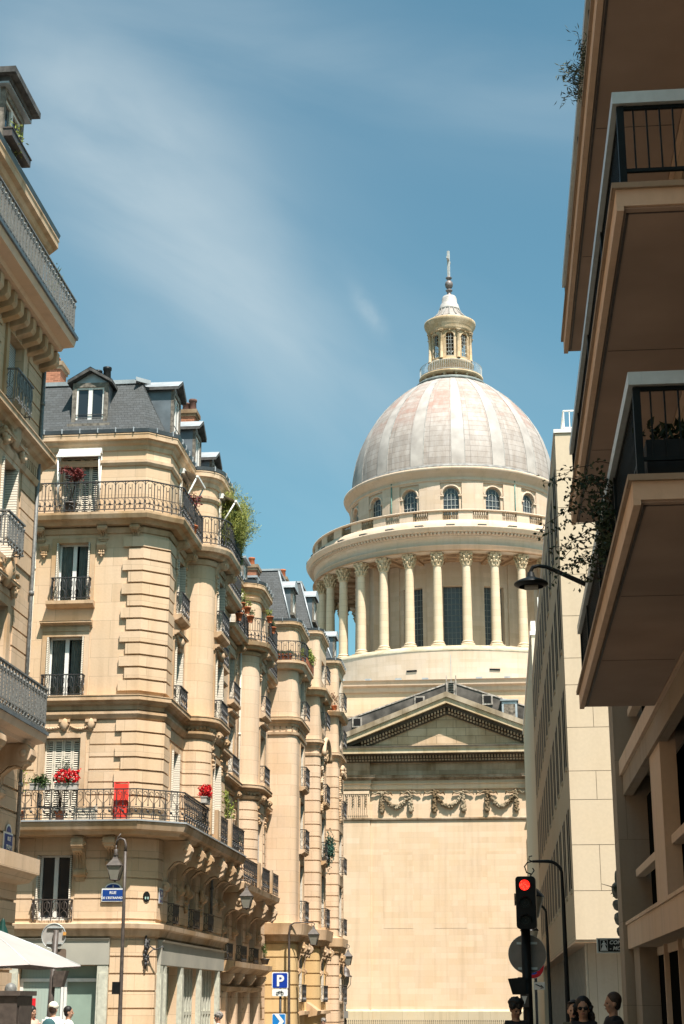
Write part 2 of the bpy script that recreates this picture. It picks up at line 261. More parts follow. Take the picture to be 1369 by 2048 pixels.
class MB:
    def __init__(s): s.v=[]; s.f=[]; s.u=[]; s.sm=[]
    def face(s,idx,uv=None,sm=False): s.f.append(tuple(idx)); s.u.append(uv); s.sm.append(sm)
    def poly(s,pts,uv=None,sm=False):
        n=len(s.v); s.v+= [tuple(p) for p in pts]; s.face(range(n,n+len(pts)),uv,sm)
    def box(s,x0,x1,y0,y1,z0,z1): s.ob((0,0,0),(1,0),(0,1),x0,x1,y0,y1,z0,z1)
    def ob(s,o,t,n,a0,a1,b0,b1,z0,z1):
        k=len(s.v)
        for z in(z0,z1):
            for a,b in((a0,b0),(a1,b0),(a1,b1),(a0,b1)): s.v.append((o[0]+t[0]*a+n[0]*b,o[1]+t[1]*a+n[1]*b,z))
        for q in((0,3,2,1),(4,5,6,7),(0,1,5,4),(1,2,6,5),(2,3,7,6),(3,0,4,7)): s.face([k+i for i in q])
    def tube(s,pts,r,n=6,cap=True,sm=True):
        pts=[Vector(p) for p in pts]; k=len(s.v); m=len(pts); pr=None
        rr=r if isinstance(r,(list,tuple)) else [r]*m
        for i,p in enumerate(pts):
            d=(pts[min(i+1,m-1)]-pts[max(i-1,0)]).normalized()
            if pr is None: x=d.orthogonal().normalized()
            else: x=(pr-d*pr.dot(d)); x=x.normalized() if x.length>1e-6 else d.orthogonal().normalized()
            pr=x; y=d.cross(x)
            for j in range(n):
                a=2*pi*j/n+pi/n; s.v.append(tuple(p+(x*cos(a)+y*sin(a))*rr[i]))
        for i in range(m-1):
            for j in range(n):
                a=k+i*n+j; b=k+i*n+(j+1)%n; s.face((a,b,b+n,a+n),None,sm)
        if cap and n>2: s.face([k+j for j in range(n)][::-1]); s.face([k+(m-1)*n+j for j in range(n)])
    def lathe(s,prof,c=(0,0),n=32,a0=0,a1=2*pi,sm=True,uvs=None):
        k=len(s.v); m=len(prof); full=abs(a1-a0-2*pi)<1e-6; N_=n+1; L=0; Ls=[0]
        for p,q in zip(prof,prof[1:]): L+=math.hypot(q[0]-p[0],q[1]-p[1]); Ls.append(L)
        R0=uvs or max(p[0] for p in prof)
        for j in range(N_):
            a=a0+(a1-a0)*j/n
            for r,z in prof: s.v.append((c[0]+r*cos(a),c[1]+r*sin(a),z))
        for j in range(n):
            for i in range(m-1):
                a=k+j*m+i; b=a+m; u0=(a0+(a1-a0)*j/n)*R0; u1=(a0+(a1-a0)*(j+1)/n)*R0
                v0=prof[i][1] if abs(prof[i][0]-prof[i+1][0])<1e-4 else Ls[i]; v1=prof[i+1][1] if abs(prof[i][0]-prof[i+1][0])<1e-4 else Ls[i+1]
                s.face((a,b,b+1,a+1),((u0,v0),(u1,v0),(u1,v1),(u0,v1)),sm)
    def sweep(s,path,prof,closed=True,caps=True,sm=False):
        """prof: (outward, z) counter-clockwise seen with outward to the right"""
        P=path; k=len(s.v); m=len(prof); rows=[P.mit(o) for o,z in prof]; n=len(P.p)
        for i in range(n):
            for j in range(m): s.v.append((rows[j][i][0],rows[j][i][1],prof[j][1]))
        mm=m if closed else m-1; L=[0]
        for a,b in zip(prof,prof[1:]+prof[:1]): L.append(L[-1]+math.hypot(b[0]-a[0],b[1]-a[1]))
        for i in range(n-1):
            for j in range(mm):
                a=k+i*m+j; b=k+i*m+(j+1)%m
                vert=abs(prof[j][0]-prof[(j+1)%m][0])<1e-4
                v0,v1=(prof[j][1],prof[(j+1)%m][1]) if vert else (L[j],L[j+1])
                u0,u1=P.L[i]+P.p[0][1]+P.p[0][0],P.L[i+1]+P.p[0][1]+P.p[0][0]
                s.face((a,a+m,b+m,b),((u0,v0),(u1,v0),(u1,v1),(u0,v1)),sm)
        if closed and caps:
            s.face([k+j for j in range(m)]); s.face([k+(n-1)*m+j for j in range(m)][::-1])
    def prism(s,o,t,n,poly,w):
        """profile poly [(out,z)] extruded w along t, centred on point o"""
        k=len(s.v); m=len(poly)
        for a in(-w/2,w/2):
            for q,z in poly: s.v.append((o[0]+t[0]*a+n[0]*q,o[1]+t[1]*a+n[1]*q,z))
        s.face([k+i for i in range(m)][::-1]); s.face([k+m+i for i in range(m)])
        for i in range(m): j=(i+1)%m; s.face((k+i,k+j,k+m+j,k+m+i))
    def blob(s,c,r,n=6,sq=(1,1,1),jit=.0):
        k=len(s.v); rows=max(3,n//2+1)
        for i in range(1,rows):
            th=pi*i/rows
            for j in range(n):
                a=2*pi*j/n; q=r*(1+random.uniform(-jit,jit)); s.v.append((c[0]+q*sq[0]*sin(th)*cos(a),c[1]+q*sq[1]*sin(th)*sin(a),c[2]+q*sq[2]*cos(th)))
        t0=len(s.v); s.v.append((c[0],c[1],c[2]+r*sq[2])); s.v.append((c[0],c[1],c[2]-r*sq[2]))
        for i in range(rows-2):
            for j in range(n): a=k+i*n+j; b=k+i*n+(j+1)%n; s.face((a,a+n,b+n,b),None,True)
        for j in range(n): s.face((k+j,k+(j+1)%n,t0),None,True); s.face((k+(rows-2)*n+(j+1)%n,k+(rows-2)*n+j,t0+1),None,True)
    def leaf(s,c,l,w,rnd=random,up=.3):
        d=Vector((rnd.gauss(0,1),rnd.gauss(0,1),rnd.gauss(0,1)+up)).normalized(); q=d.orthogonal().normalized(); q=(Matrix.Rotation(rnd.uniform(0,6.28),3,d)@q)
        m=d.cross(q)*w*.25; c=Vector(c); k=len(s.v)
        for p in(c,c+d*l*.5+q*w*.5+m,c+d*l,c+d*l*.5-q*w*.5+m): s.v.append(tuple(p))
        s.face((k,k+1,k+2)); s.face((k,k+2,k+3))
    def mesh(s,name,org=(0,0,0)):
        me=bpy.data.meshes.new(name); me.from_pydata([(a-org[0],b-org[1],c-org[2]) for a,b,c in s.v],[],s.f)
        ul=me.uv_layers.new(name='UVMap'); data=[0.]*(2*len(me.loops)); k=0; V=s.v
        for f,u in zip(s.f,s.u):
            if u is not None:
                for a,b in u: data[k]=a; data[k+1]=b; k+=2
            else:
                p0,p1,p2=V[f[0]],V[f[1]],V[f[2]]
                ax,ay,az=p1[0]-p0[0],p1[1]-p0[1],p1[2]-p0[2]; bx,by,bz=p2[0]-p0[0],p2[1]-p0[1],p2[2]-p0[2]
                nx,ny,nz=ay*bz-az*by,az*bx-ax*bz,ax*by-ay*bx; h=math.hypot(nx,ny)
                if h>abs(nz)*.5:
                    tx,ty=-ny/h,nx/h
                    for i in f: q=V[i]; data[k]=q[0]*tx+q[1]*ty; data[k+1]=q[2]*(1 if h>3*abs(nz) else 1.15); k+=2
                else:
                    for i in f: q=V[i]; data[k]=q[0]; data[k+1]=q[1]; k+=2
        ul.data.foreach_set('uv',data); me.polygons.foreach_set('use_smooth',s.sm); me.update()
        return me
    def build(s,name,m,parent=None,org=None,**tags):
        if not s.v: return None
        o0=ORG.get(parent,(0,0,0)) if parent else (0,0,0)
        org=org or o0
        o=bpy.data.objects.new(name,s.mesh(name,org)); sc.collection.objects.link(o); o.data.materials.append(m)
        if parent: o.parent=parent
        o.location=tuple(a-b for a,b in zip(org,o0)); ORG[o]=org
        for k,v in tags.items(): o['category' if k=='cat' else k]=v
        return o
def each(parent,name,m,calls):
    for c_ in calls:
        q=MB(); c_(q); q.build(name,m,parent)
def T(name,label,cat,loc,group=None):
    o=bpy.data.objects.new(name,None); sc.collection.objects.link(o); o.location=loc; o.empty_display_size=.3
    o['label']=label; o['category']=cat; ORG[o]=tuple(loc)
    if group: o['group']=group
    return o
def circ(c,r,n,a0=0,a1=2*pi): return [(c[0]+r*cos(a0+(a1-a0)*i/n),c[1]+r*sin(a0+(a1-a0)*i/n)) for i in range(n+1)]
# ---------------------------------------------------------------- facade kit
def ops_of(path,lst):
    r=[]
    for o in lst:
        a,b=path.loc(o[0]),path.loc(o[1]); r.append((min(a,b),max(a,b),o[2],o[3]))
    return r
def wall(mb,path,z0,z1,ops=(),rev=.24):
    zs=sorted({z0,z1}|{z for o in ops for z in o[2:4] if z0<z<z1})
    for za,zb in zip(zs,zs[1:]):
        zm=(za+zb)/2; cuts=sorted((o[0],o[1]) for o in ops if o[2]<zm<o[3]); t=0; iv=[]
        for a,b in cuts:
            if a>t+1e-4: iv.append((t,a))
            t=max(t,b)
        if t<path.len-1e-4: iv.append((t,path.len))
        for a,b in iv: mb.sweep(path.sub(a,b),[(0,za),(0,zb)],closed=False)
    for a,b,za,zb in ops:
        za=max(za,z0); zb=min(zb,z1)
        if zb<=za: continue
        A,B=path.at(a+1e-4)[0],path.at(b-1e-4)[0]; A2,B2=path.off(a+1e-4,-rev),path.off(b-1e-4,-rev)
        for p,q in((A,A2),(B2,B)): mb.poly([(p[0],p[1],za),(q[0],q[1],za),(q[0],q[1],zb),(p[0],p[1],zb)])
        mb.poly([(A[0],A[1],zb),(B[0],B[1],zb),(B2[0],B2[1],zb),(A2[0],A2[1],zb)][::-1]); mb.poly([(A[0],A[1],za),(B[0],B[1],za),(B2[0],B2[1],za),(A2[0],A2[1],za)])
def courses(mb,path,z0,z1,h,gap=.05,pr=.05,ops=(),s0=None,s1=None,alt=0.,mar=0.):
    s0=0 if s0 is None else s0; s1=path.len if s1 is None else s1; n=max(1,round((z1-z0)/h)); h=(z1-z0)/n
    for i in range(n):
        a=z0+i*h+gap/2; b=z0+(i+1)*h-gap/2; x0,x1=s0,s1
        if alt and i%2: x0+=alt; x1-=alt
        cuts=sorted((o[0]-mar,o[1]+mar) for o in ops if o[2]<b and o[3]>a); t=x0; iv=[]
        for p,q in cuts:
            if q<x0 or p>x1: continue
            if p>t+.03: iv.append((t,min(p,x1)))
            t=max(t,q)
        if t<x1-.03: iv.append((t,x1))
        for p,q in iv: mb.sweep(path.sub(p,q),[(-.005,a),(pr,a),(pr,b),(-.005,b)])
def cornice(h,d,z,style=0):
    """closed profile, top at z, height h, depth d"""
    if style==0: return [(-.02,z-h),(d*.18,z-h),(d*.22,z-h*.72),(d*.5,z-h*.6),(d*.62,z-h*.42),(d*.94,z-h*.38),(d*.94,z-h*.12),(d,z-h*.08),(d,z-.01),(-.02,z+.03)]
    if style==1: return [(-.02,z-h),(d*.85,z-h),(d*.85,z-h*.35),(d,z-h*.3),(d,z-.01),(-.02,z+.01)]
    if style==2: return [(-.02,z-h),(d*.3,z-h),(d*.6,z-h*.55),(d*.6,z-h*.5),(d,z-h*.3),(d,z),(-.02,z)]
def rod(mb,p,z0,z1,r):
    x,y=p; k=len(mb.v)
    for z in(z0,z1):
        for a,b in((-r,-r),(r,-r),(r,r),(-r,r)): mb.v.append((x+a,y+b,z))
    for q in((0,1,5,4),(1,2,6,5),(2,3,7,6),(3,0,4,7)): mb.face([k+i for i in q])
def stroke(mb,path,pts,r=.011,o=0,n=3):
    q=[]
    for s,z in pts:
        s=max(.001,min(path.len-.001,s)); p=path.off(s,o); q.append((p[0],p[1],z))
    mb.tube(q,r,n,cap=False,sm=False)
def arc(cx,cz,rx,rz,a0,a1,n=7): return [(cx+rx*cos(R(a0+(a1-a0)*i/n)),cz+rz*sin(R(a0+(a1-a0)*i/n))) for i in range(n+1)]
def rail(parent,path,z,h,style='scroll',m=None,name='railing',t=.011):
    mb=MB(); L=path.len
    mb.sweep(path,[(-.025,z+h-.035),(.025,z+h-.035),(.025,z+h),(-.025,z+h)])
    mb.sweep(path,[(-.012,z+.05),(.012,z+.05),(.012,z+.075),(-.012,z+.075)])
    if style=='scroll':      # circles on top, spears, flower scrolls below
        n=max(1,round(L/.42)); c=L/n
        mb.sweep(path,[(-.01,z+h*.40),(.01,z+h*.40),(.01,z+h*.40+.02),(-.01,z+h*.40+.02)]); mb.sweep(path,[(-.01,z+h*.16),(.01,z+h*.16),(.01,z+h*.16+.02),(-.01,z+h*.16+.02)])
        for i in range(n+1): rod(mb,path.at(min(i*c,L-.001)+.001)[0],z,z+h,t*1.2)
        for i in range(n):
            m0=(i+.5)*c
            rod(mb,path.at(m0)[0],z+h*.5,z+h*.97,t)
            mb.blob((*path.at(m0)[0],z+h*.48),.03,4)
            for q in(-1,1):
                stroke(mb,path,arc(m0+q*c*.27,z+h*.86,.055,.055,0,300,7),t)
                stroke(mb,path,[(m0+q*c*.1,z+h*.9),(m0+q*c*.1,z+h*.7),(m0+q*c*.25,z+h*.62),(m0+q*c*.42,z+h*.55),(m0+q*c*.42,z+h*.4)],t)
                stroke(mb,path,arc(m0+q*c*.25,z+h*.28,.08,.09,-90*q-90,200-90*q,7),t)
                rod(mb,path.at(m0+q*c*.33)[0],z+.06,z+h*.2,t*.8)
            mb.blob((*path.at(m0)[0],z+h*.28),.05,5)
    elif style=='arch':      # uprights above, tangled scrolls below
        n=max(1,round(L/.34)); c=L/n
        mb.sweep(path,[(-.01,z+h*.42),(.01,z+h*.42),(.01,z+h*.42+.02),(-.01,z+h*.42+.02)])
        for i in range(n*3+1): rod(mb,path.at(max(.002,min(i*c/3,L-.002)))[0],z+h*.42,z+h*.88,t*.8)
        for i in range(n+1): rod(mb,path.at(max(.002,min(i*c,L-.002)))[0],z,z+h,t*1.2)
        for i in range(n):
            m0=(i+.5)*c
            stroke(mb,path,arc(m0,z+h*.82,c*.5,h*.15,0,180,6),t)
            mb.blob((*path.at(m0)[0],z+h*.75),.03,4)
            for q in(-1,1):
                stroke(mb,path,arc(m0+q*c*.24,z+h*.3,c*.2,h*.1,-200,110,7),t)
                stroke(mb,path,arc(m0+q*c*.22,z+h*.14,c*.2,h*.09,-60,220,7),t)
            mb.blob((*path.at(m0)[0],z+h*.24),.045,5)
    elif style=='cast':      # dense cast panels with pierced strips
        n=max(1,round(L/.23)); c=L/n
        for q in(.2,.78): mb.sweep(path,[(-.01,z+h*q),(.01,z+h*q),(.01,z+h*q+.02),(-.01,z+h*q+.02)])
        for i in range(n+1):
            p=path.at(max(.002,min(i*c,L-.002)))[0]; rod(mb,p,z,z+h,.013)
            if i<n:
                m0=(i+.5)*c
                for q in(-.2,.2): rod(mb,path.at(m0+q*c)[0],z+h*.2,z+h*.78,.008)
                for j in range(7): mb.blob((*path.at(m0)[0],z+h*(.25+.08*j)),.016,4)
                stroke(mb,path,arc(m0,z+h*.88,c*.42,h*.07,0,360,7),.016); mb.blob((*path.at(m0)[0],z+h*.84),.04,4)
                stroke(mb,path,arc(m0-c*.2,z+h*.12,c*.3,h*.06,0,270,6),.016); mb.blob((*path.at(m0+c*.2)[0],z+h*.1),.035,4)
    elif style=='small':     # tight balconette scrolls
        n=max(1,round(L/.26)); c=L/n
        for i in range(n+1): rod(mb,path.at(max(.002,min(i*c,L-.002)))[0],z,z+h,t*1.2)
        for i in range(n):
            m0=(i+.5)*c
            stroke(mb,path,arc(m0,z+h*.7,c*.32,h*.2,-60,240,7),t*1.1); stroke(mb,path,arc(m0,z+h*.3,c*.36,h*.17,-250,80,7),t*1.1)
            rod(mb,path.at(m0)[0],z+h*.45,z+h*.95,t)
    elif style=='bars':
        n=max(1,round(L/.12)); c=L/n
        for i in range(n+1): rod(mb,path.at(max(.002,min(i*c,L-.002)))[0],z,z+h,t)
    return mb.build(name,m or M_IRON,parent)
def balconette(parent,path,s0,s1,z,h=.75,d=.26,style='small',m=None):
    e=.06; p=Path([path.off(s0-e,0),path.off(s0-e,d),path.off(s1+e,d),path.off(s1+e,0)]); return rail(parent,p,z,h,style,m)
def console(mb,path,s,w,z,h,d):
    o,t,n=path.at(s)
    P=[(-.02,z-h),(.10*d,z-h),(.16*d,z-h*.86),(.12*d,z-h*.72),(.2*d,z-h*.5),(.42*d,z-h*.38),(.62*d,z-h*.36),(.78*d,z-h*.40),(.95*d,z-h*.34),(d,z-h*.2),(.97*d,z-h*.08),(.9*d,z),(-.02,z)]
    mb.prism(o,t,n,P,w)
    for off,zz,r in((.84*d,z-h*.17,min(.19,.15*h)),(.12*d,z-h*.82,.09*h)):
        c=(o[0]+n[0]*off,o[1]+n[1]*off); W=w*.5+.04
        mb.tube([(c[0]-t[0]*W,c[1]-t[1]*W,zz),(c[0]+t[0]*W,c[1]+t[1]*W,zz)],r,10,sm=False)
        for q in(-1,1): mb.blob((c[0]+t[0]*W*q,c[1]+t[1]*W*q,zz),r*.45,6)
    for k in(-1,0,1): # raised ribs down the front
        a=o[0]+t[0]*w*.28*k,o[1]+t[1]*w*.28*k
        mb.tube([(a[0]+n[0]*q*d,a[1]+n[1]*q*d,z-h*zz) for q,zz in((.98,.2),(.8,.42),(.6,.38),(.42,.41),(.2,.53),(.13,.72),(.17,.86))],.03,4,cap=False)
def shutter_mesh(mb,o,t,n,a0,a1,b,z0,z1,slat=.07):
    f=.05; mb.ob(o,t,n,a0,a0+f,b,b+.035,z0,z1); mb.ob(o,t,n,a1-f,a1,b,b+.035,z0,z1); mb.ob(o,t,n,a0+f,a1-f,b,b+.035,z0,z0+f*1.6); mb.ob(o,t,n,a0+f,a1-f,b,b+.035,z1-f,z1)
    z=z0+f*1.6+.02; k0=len(mb.v)
    while z<z1-f-.03:
        A=(o[0]+t[0]*(a0+f)+n[0]*b,o[1]+t[1]*(a0+f)+n[1]*b); B=(o[0]+t[0]*(a1-f)+n[0]*b,o[1]+t[1]*(a1-f)+n[1]*b)
        mb.poly([(A[0]+n[0]*.035,A[1]+n[1]*.035,z),(B[0]+n[0]*.035,B[1]+n[1]*.035,z),(B[0],B[1],z+slat*.72),(A[0],A[1],z+slat*.72)]); z+=slat
CUR=random.Random(12)
def window(parent,path,s0,s1,z0,z1,kind='french',rev=.22,mf=None,mg=None,shut=True,name='window',far=False,label=None):
    """one casement window: pane, frame, shutters, curtain"""
    A=path.off(s0+.002,-rev); B=path.off(s1-.002,-rev); W=math.hypot(B[0]-A[0],B[1]-A[1]); t=((B[0]-A[0])/W,(B[1]-A[1])/W); n=(t[1],-t[0]); mf=mf or M_WHITE
    tr=kind=='curtain'
    mb=MB(); mb.poly([(A[0],A[1],z0),(B[0],B[1],z0),(B[0],B[1],z1),(A[0],A[1],z1)])
    g=mb.build(name,mg or (M_GLASST if tr else M_GLASS),parent,org=((A[0]+B[0])/2,(A[1]+B[1])/2,z0))
    if label: g['label']=label
    f=MB(); e=.06
    for a,b in((0,e),(W-e,W)): f.ob(A,t,n,a,b,.004,.05,z0,z1)
    f.ob(A,t,n,e,W-e,.004,.05,z1-e,z1); f.ob(A,t,n,e,W-e,.004,.05,z0,z0+e*1.5)
    if W>.7:
        f.ob(A,t,n,W/2-.065,W/2+.065,.006,.06,z0+e*1.5,z1-e)
        if not far:
            for a,b in((e,e+.05),(W-e-.05,W-e)): f.ob(A,t,n,a,b,.006,.045,z0+e*1.5,z1-e)
    if kind=='bars':
        for q in(.33,.66): f.ob(A,t,n,e,W-e,.006,.03,z0+(z1-z0)*q-.02,z0+(z1-z0)*q+.02)
    f.build('frame',mf,g)
    if tr:
        c=MB(); 
        for a,b in((e,W*.5-.12),(W*.5+.12,W-e)):
            k=12; pts=[(A[0]+t[0]*(a+(b-a)*i/k)-n[0]*(.05+.03*(i%2)),A[1]+t[1]*(a+(b-a)*i/k)-n[1]*(.05+.03*(i%2))) for i in range(k+1)]
            c.sweep(Path(pts),[(0,z0+.05),(0,z1-.03)],closed=False)
        c.build('curtain',CUR.choice((M_CURTG,M_CURT,M_CURT)),g)
        r=MB(); r.ob(A,t,n,-.1,W+.1,-.5,-.48,z0-.1,z1+.1); r.build('room_back',M_DARK,g)
    if kind=='closed':
        q=MB(); k=4
        for i in range(k): shutter_mesh(q,A,t,n,W*i/k+.005,W*(i+1)/k-.005,.07,z0+.02,z1-.02)
        q.build('shutter',M_SHUT,g)
    elif kind=='roller':
        q=MB(); q.ob(A,t,n,.01,W-.01,.07,.09,z0+.02,z1-.02); q.build('shutter',M_LOUVG,g)
    elif shut:
        for a in(0.012,W-.05):
            q=MB(); q.ob(A,t,n,a,a+.04,.06,rev-.01+.12*(not far),z0+.02,z1-.02); q.build('shutter',M_LOUV,g)
    return g
def surround(mb,path,s0,s1,z0,z1,w=.16,pr=.05,head=True,sill=True):
    for a,b in((s0-w,s0),(s1,s1+w)): mb.sweep(path.sub(max(0,a),min(path.len,b)),[(-.005,z0),(pr,z0),(pr,z1+w),(-.005,z1+w)])
    mb.sweep(path.sub(s0,s1),[(-.005,z1),(pr,z1),(pr,z1+w),(-.005,z1+w)])
    if head: mb.sweep(path.sub(max(0,s0-w-.08),min(path.len,s1+w+.08)),cornice(.2,.24,z1+w+.34)); mb.sweep(path.sub(max(0,s0-w),min(path.len,s1+w)),[(-.005,z1+w),(pr*1.4,z1+w),(pr*1.4,z1+w+.15),(-.005,z1+w+.15)])
    if sill: mb.sweep(path.sub(max(0,s0-w-.06),min(path.len,s1+w+.06)),[(-.01,z0-.22),(.12,z0-.22),(.28,z0-.12),(.28,z0-.01),(-.01,z0-.01)])
def garland(mb,path,s,z,w=1.2,drop=.28,r=.06,o=.09,n=16,jit=.25):
    for i in range(n+1):
        a=-1+2*i/n; zz=z-drop*(1-a*a); rr=r*(1.15-.45*abs(a)); p=path.off(max(.01,min(path.len-.01,s+a*w/2)),o); mb.blob((p[0],p[1],zz),rr,6,jit=jit)
def foliage(mb,c,rad,n,l=.08,w=.04,clumps=8,rnd=None,up=.4):
    rnd=rnd or random; cs=[]
    for i in range(clumps):
        d=Vector((rnd.gauss(0,1),rnd.gauss(0,1),rnd.gauss(0,1))).normalized()*rnd.uniform(.25,.85); cs.append((d,rnd.uniform(.25,.45)))
    for i in range(n):
        d,q=rnd.choice(cs); v=Vector((rnd.gauss(0,.5),rnd.gauss(0,.5),rnd.gauss(0,.5)))*q+d
        mb.leaf((c[0]+v.x*rad[0],c[1]+v.y*rad[1],c[2]+v.z*rad[2]),l*rnd.uniform(.6,1.3),w*rnd.uniform(.7,1.2),rnd,up)
# ================================================================ ground, road, pavements
def gz(y): return 0 if y<22 else (-.0186*(y-22) if y<65 else -.8)
def strip(name,x0,x1,dz,m,y0=-60,y1=118,step=4):
    mb=MB(); ys=[y0+i*(y1-y0)/44 for i in range(45)]+[22,65]; ys=sorted(set(ys))
    for a,b in zip(ys,ys[1:]):
        mb.poly([(x0,a,gz(a)+dz),(x1,a,gz(a)+dz),(x1,b,gz(b)+dz),(x0,b,gz(b)+dz)])
    for x in(x0,x1):
        for a,b in zip(ys,ys[1:]): mb.poly([(x,a,gz(a)-.3),(x,b,gz(b)-.3),(x,b,gz(b)+dz),(x,a,gz(a)+dz)])
    return mb.build(name,m,kind='structure')
M_ASPH=mat('asphalt',(.075,.068,.06),.9,.2,6,bump=.3); M_PAVE=mat('pale pavement asphalt',(.26,.225,.18),.9,.12,4,bump=.2); M_GRAN=mat('granite kerb',(.3,.29,.27),.8,.2,20)
g=MB(); g.poly([(-600,-400,-1.2),(600,-400,-1.2),(600,900,-1.2),(-600,900,-1.2)]); g.build('ground',mat('distant ground',(.14,.13,.11),.95,.2,.05),kind='structure')
strip('road',-8.6,-.4,0,M_ASPH); strip('pavement',-.12,9,.13,M_PAVE); strip('pavement',-12.5,-8.9,.13,M_PAVE,y1=36.2); strip('pavement',-12.5,-8.9,.13,M_PAVE,y0=49)
strip('kerb',-.4,-.12,.12,M_GRAN); strip('kerb',-8.9,-8.6,.12,M_GRAN,y1=36.2); strip('kerb',-8.9,-8.6,.12,M_GRAN,y0=49)
cr=MB(); cr.poly([(-90,36.2,gz(42)-.004),(-8.6,36.2,gz(42)-.004),(-8.6,49,gz(42)-.004),(-90,49,gz(42)-.004)]); cr.build('road',M_ASPH,kind='structure')
cb=MB()
for i in range(9): x=-8.1+i*.9; cb.poly([(x,30.5,gz(30.5)+.008),(x+.5,30.5,gz(30.5)+.008),(x+.5,33.5,gz(33.5)+.008),(x,33.5,gz(33.5)+.008)])
cb.build('road_marking',mat('white road paint',(.7,.7,.66),.7,.1,9),kind='structure')
sq=MB(); sq.poly([(-90,118,-.79),(90,118,-.79),(90,150,-.79),(-90,150,-.79)]); sq.build('plaza',M_PAVE,kind='structure')
# ================================================================ domed church
CXX,CYY=-3.78,164.
ch=T('domed_church','domed limestone church with a columned drum and pedimented end wall closing the street','church',(CXX,122,0))
def fpath(y,x0,x1): return Path([(x0,y),(x1,y)])
XL,XR=-9.67,2.32; XM=-3.68
# walls
m=MB(); Y0=122.; Y1=121.72
m.sweep(Path([(-26,Y1),(XL,Y1),(XL,Y0),(XR,Y0),(XR,Y1),(18,Y1)]),[(0,1.0),(0,14.8)],closed=False)
m.build('wall',S_PAN,ch)
m=MB(); m.sweep(Path([(-26,Y1-.25),(XL+.1,Y1-.25),(XL+.1,Y0-.25),(XR-.1,Y0-.25),(XR-.1,Y1-.25),(18,Y1-.25)]),[(0,-.9),(0,.9),(-.25,1.05)],closed=False); m.build('plinth',stone('church plinth',(.50,.42,.30),1.6,.9,.01,.05,.3),ch)
# entablature following the recessed middle bay
ep=Path([(-26,Y1),(XL,Y1),(XL,Y0),(XR,Y0),(XR,Y1),(18,Y1)])
m=MB(); m.sweep(ep,[(-.01,14.74),(.08,14.74),(.12,14.8),(.12,14.9),(.03,14.95),(-.01,14.95)]); m.build('astragal',S_PANM,ch)
m=MB(); m.sweep(ep,[(0,14.9),(0,17.04)],closed=False); m.build('frieze',S_PAN,ch)
m=MB(); m.sweep(ep,[(-.01,17.04),(.14,17.04),(.18,17.12),(.05,17.14),(.05,17.42),(.12,17.46),(.16,17.54),(.1,17.56),(.1,17.74),(-.01,17.74)]); m.build('architrave',S_PAN,ch)
m=MB(); m.sweep(ep,[(-.01,17.74),(.12,17.74),(.18,17.84),(.42,17.9),(.46,18.06),(.5,18.1),(-.01,18.18)])
for i in range(110):
    x=-13.4+i*.2; yy=(Y1 if x<XL or x>XR else Y0)-.2; m.box(x,x+.11,yy-.13,yy,17.8,17.895)
m.build('moulding',S_PANM,ch)
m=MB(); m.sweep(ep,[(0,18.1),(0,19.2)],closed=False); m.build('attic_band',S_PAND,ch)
# great horizontal cornice with two rows of dentils
gp=Path([(-26,Y1),(18,Y1)])
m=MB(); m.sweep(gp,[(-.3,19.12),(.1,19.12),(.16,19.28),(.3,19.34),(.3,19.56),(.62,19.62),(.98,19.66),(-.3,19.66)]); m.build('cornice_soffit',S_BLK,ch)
m=MB(); m.sweep(gp,[(-.3,19.665),(1.0,19.665),(1.0,19.95),(1.06,20.0),(1.1,20.1),(-.3,20.16)]); m.build('cornice',stone('pale cornice fascia',(.60,.48,.33),2.5,9,.01,.05,.5,tintv=(.75,.62,.45)),ch)
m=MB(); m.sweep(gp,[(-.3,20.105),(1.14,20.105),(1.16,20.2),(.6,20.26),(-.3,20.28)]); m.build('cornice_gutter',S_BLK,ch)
m=MB()
for i in range(92):
    x=-14.0+i*.235; m.box(x,x+.13,Y1-.5,Y1-.28,19.36,19.56)
    m.box(x,x+.16,Y1-.26,Y1-.14,19.18,19.3)
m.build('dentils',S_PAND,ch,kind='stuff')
# pediment: raking cornices as sloping boxes
AP=(XM,24.34); sl_=.392; EW=11.7
def rake(mb,zoff0,zoff1,y0,y1,half=EW):
    for q in(-1,1):
        a=(XM,AP[1]); b=(XM+q*half,AP[1]-sl_*half)
        pts=[(a[0],a[1]+zoff0),(b[0],b[1]+zoff0),(b[0],b[1]+zoff1),(a[0],a[1]+zoff1)]
        f=[(x,y0,z) for x,z in pts]; k=[(x,y1,z) for x,z in pts]
        mb.poly(f if q<0 else f[::-1]); mb.poly(k[::-1] if q<0 else k); mb.poly([f[0],f[1],k[1],k[0]]); mb.poly([f[3],f[2],k[2],k[3]]); mb.poly([f[1],f[2],k[2],k[1]])
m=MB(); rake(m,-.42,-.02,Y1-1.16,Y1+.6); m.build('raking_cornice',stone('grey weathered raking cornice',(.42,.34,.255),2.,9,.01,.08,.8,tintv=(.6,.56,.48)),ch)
m=MB(); rake(m,-.86,-.425,Y1-1.02,Y1+.5); m.build('raking_fascia',MT['pale cornice fascia'],ch)
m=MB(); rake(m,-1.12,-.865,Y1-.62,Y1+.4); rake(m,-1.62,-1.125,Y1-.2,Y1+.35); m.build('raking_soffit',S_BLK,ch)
m=MB()
for q in(-1,1):
    for i in range(44):
        x=XM+q*(.12+i*.235); z=AP[1]-sl_*abs(x-XM+q*.06)-1.12; 
        if z-.3<20.3: continue
        m.box(min(x,x+q*.13),max(x,x+q*.13),Y1-.56,Y1-.2,z-.2,z-.005); m.box(min(x,x+q*.16),max(x,x+q*.16),Y1-.34,Y1-.19,z-.42,z-.27)
m.build('raking_dentils',S_PAND,ch,kind='stuff')
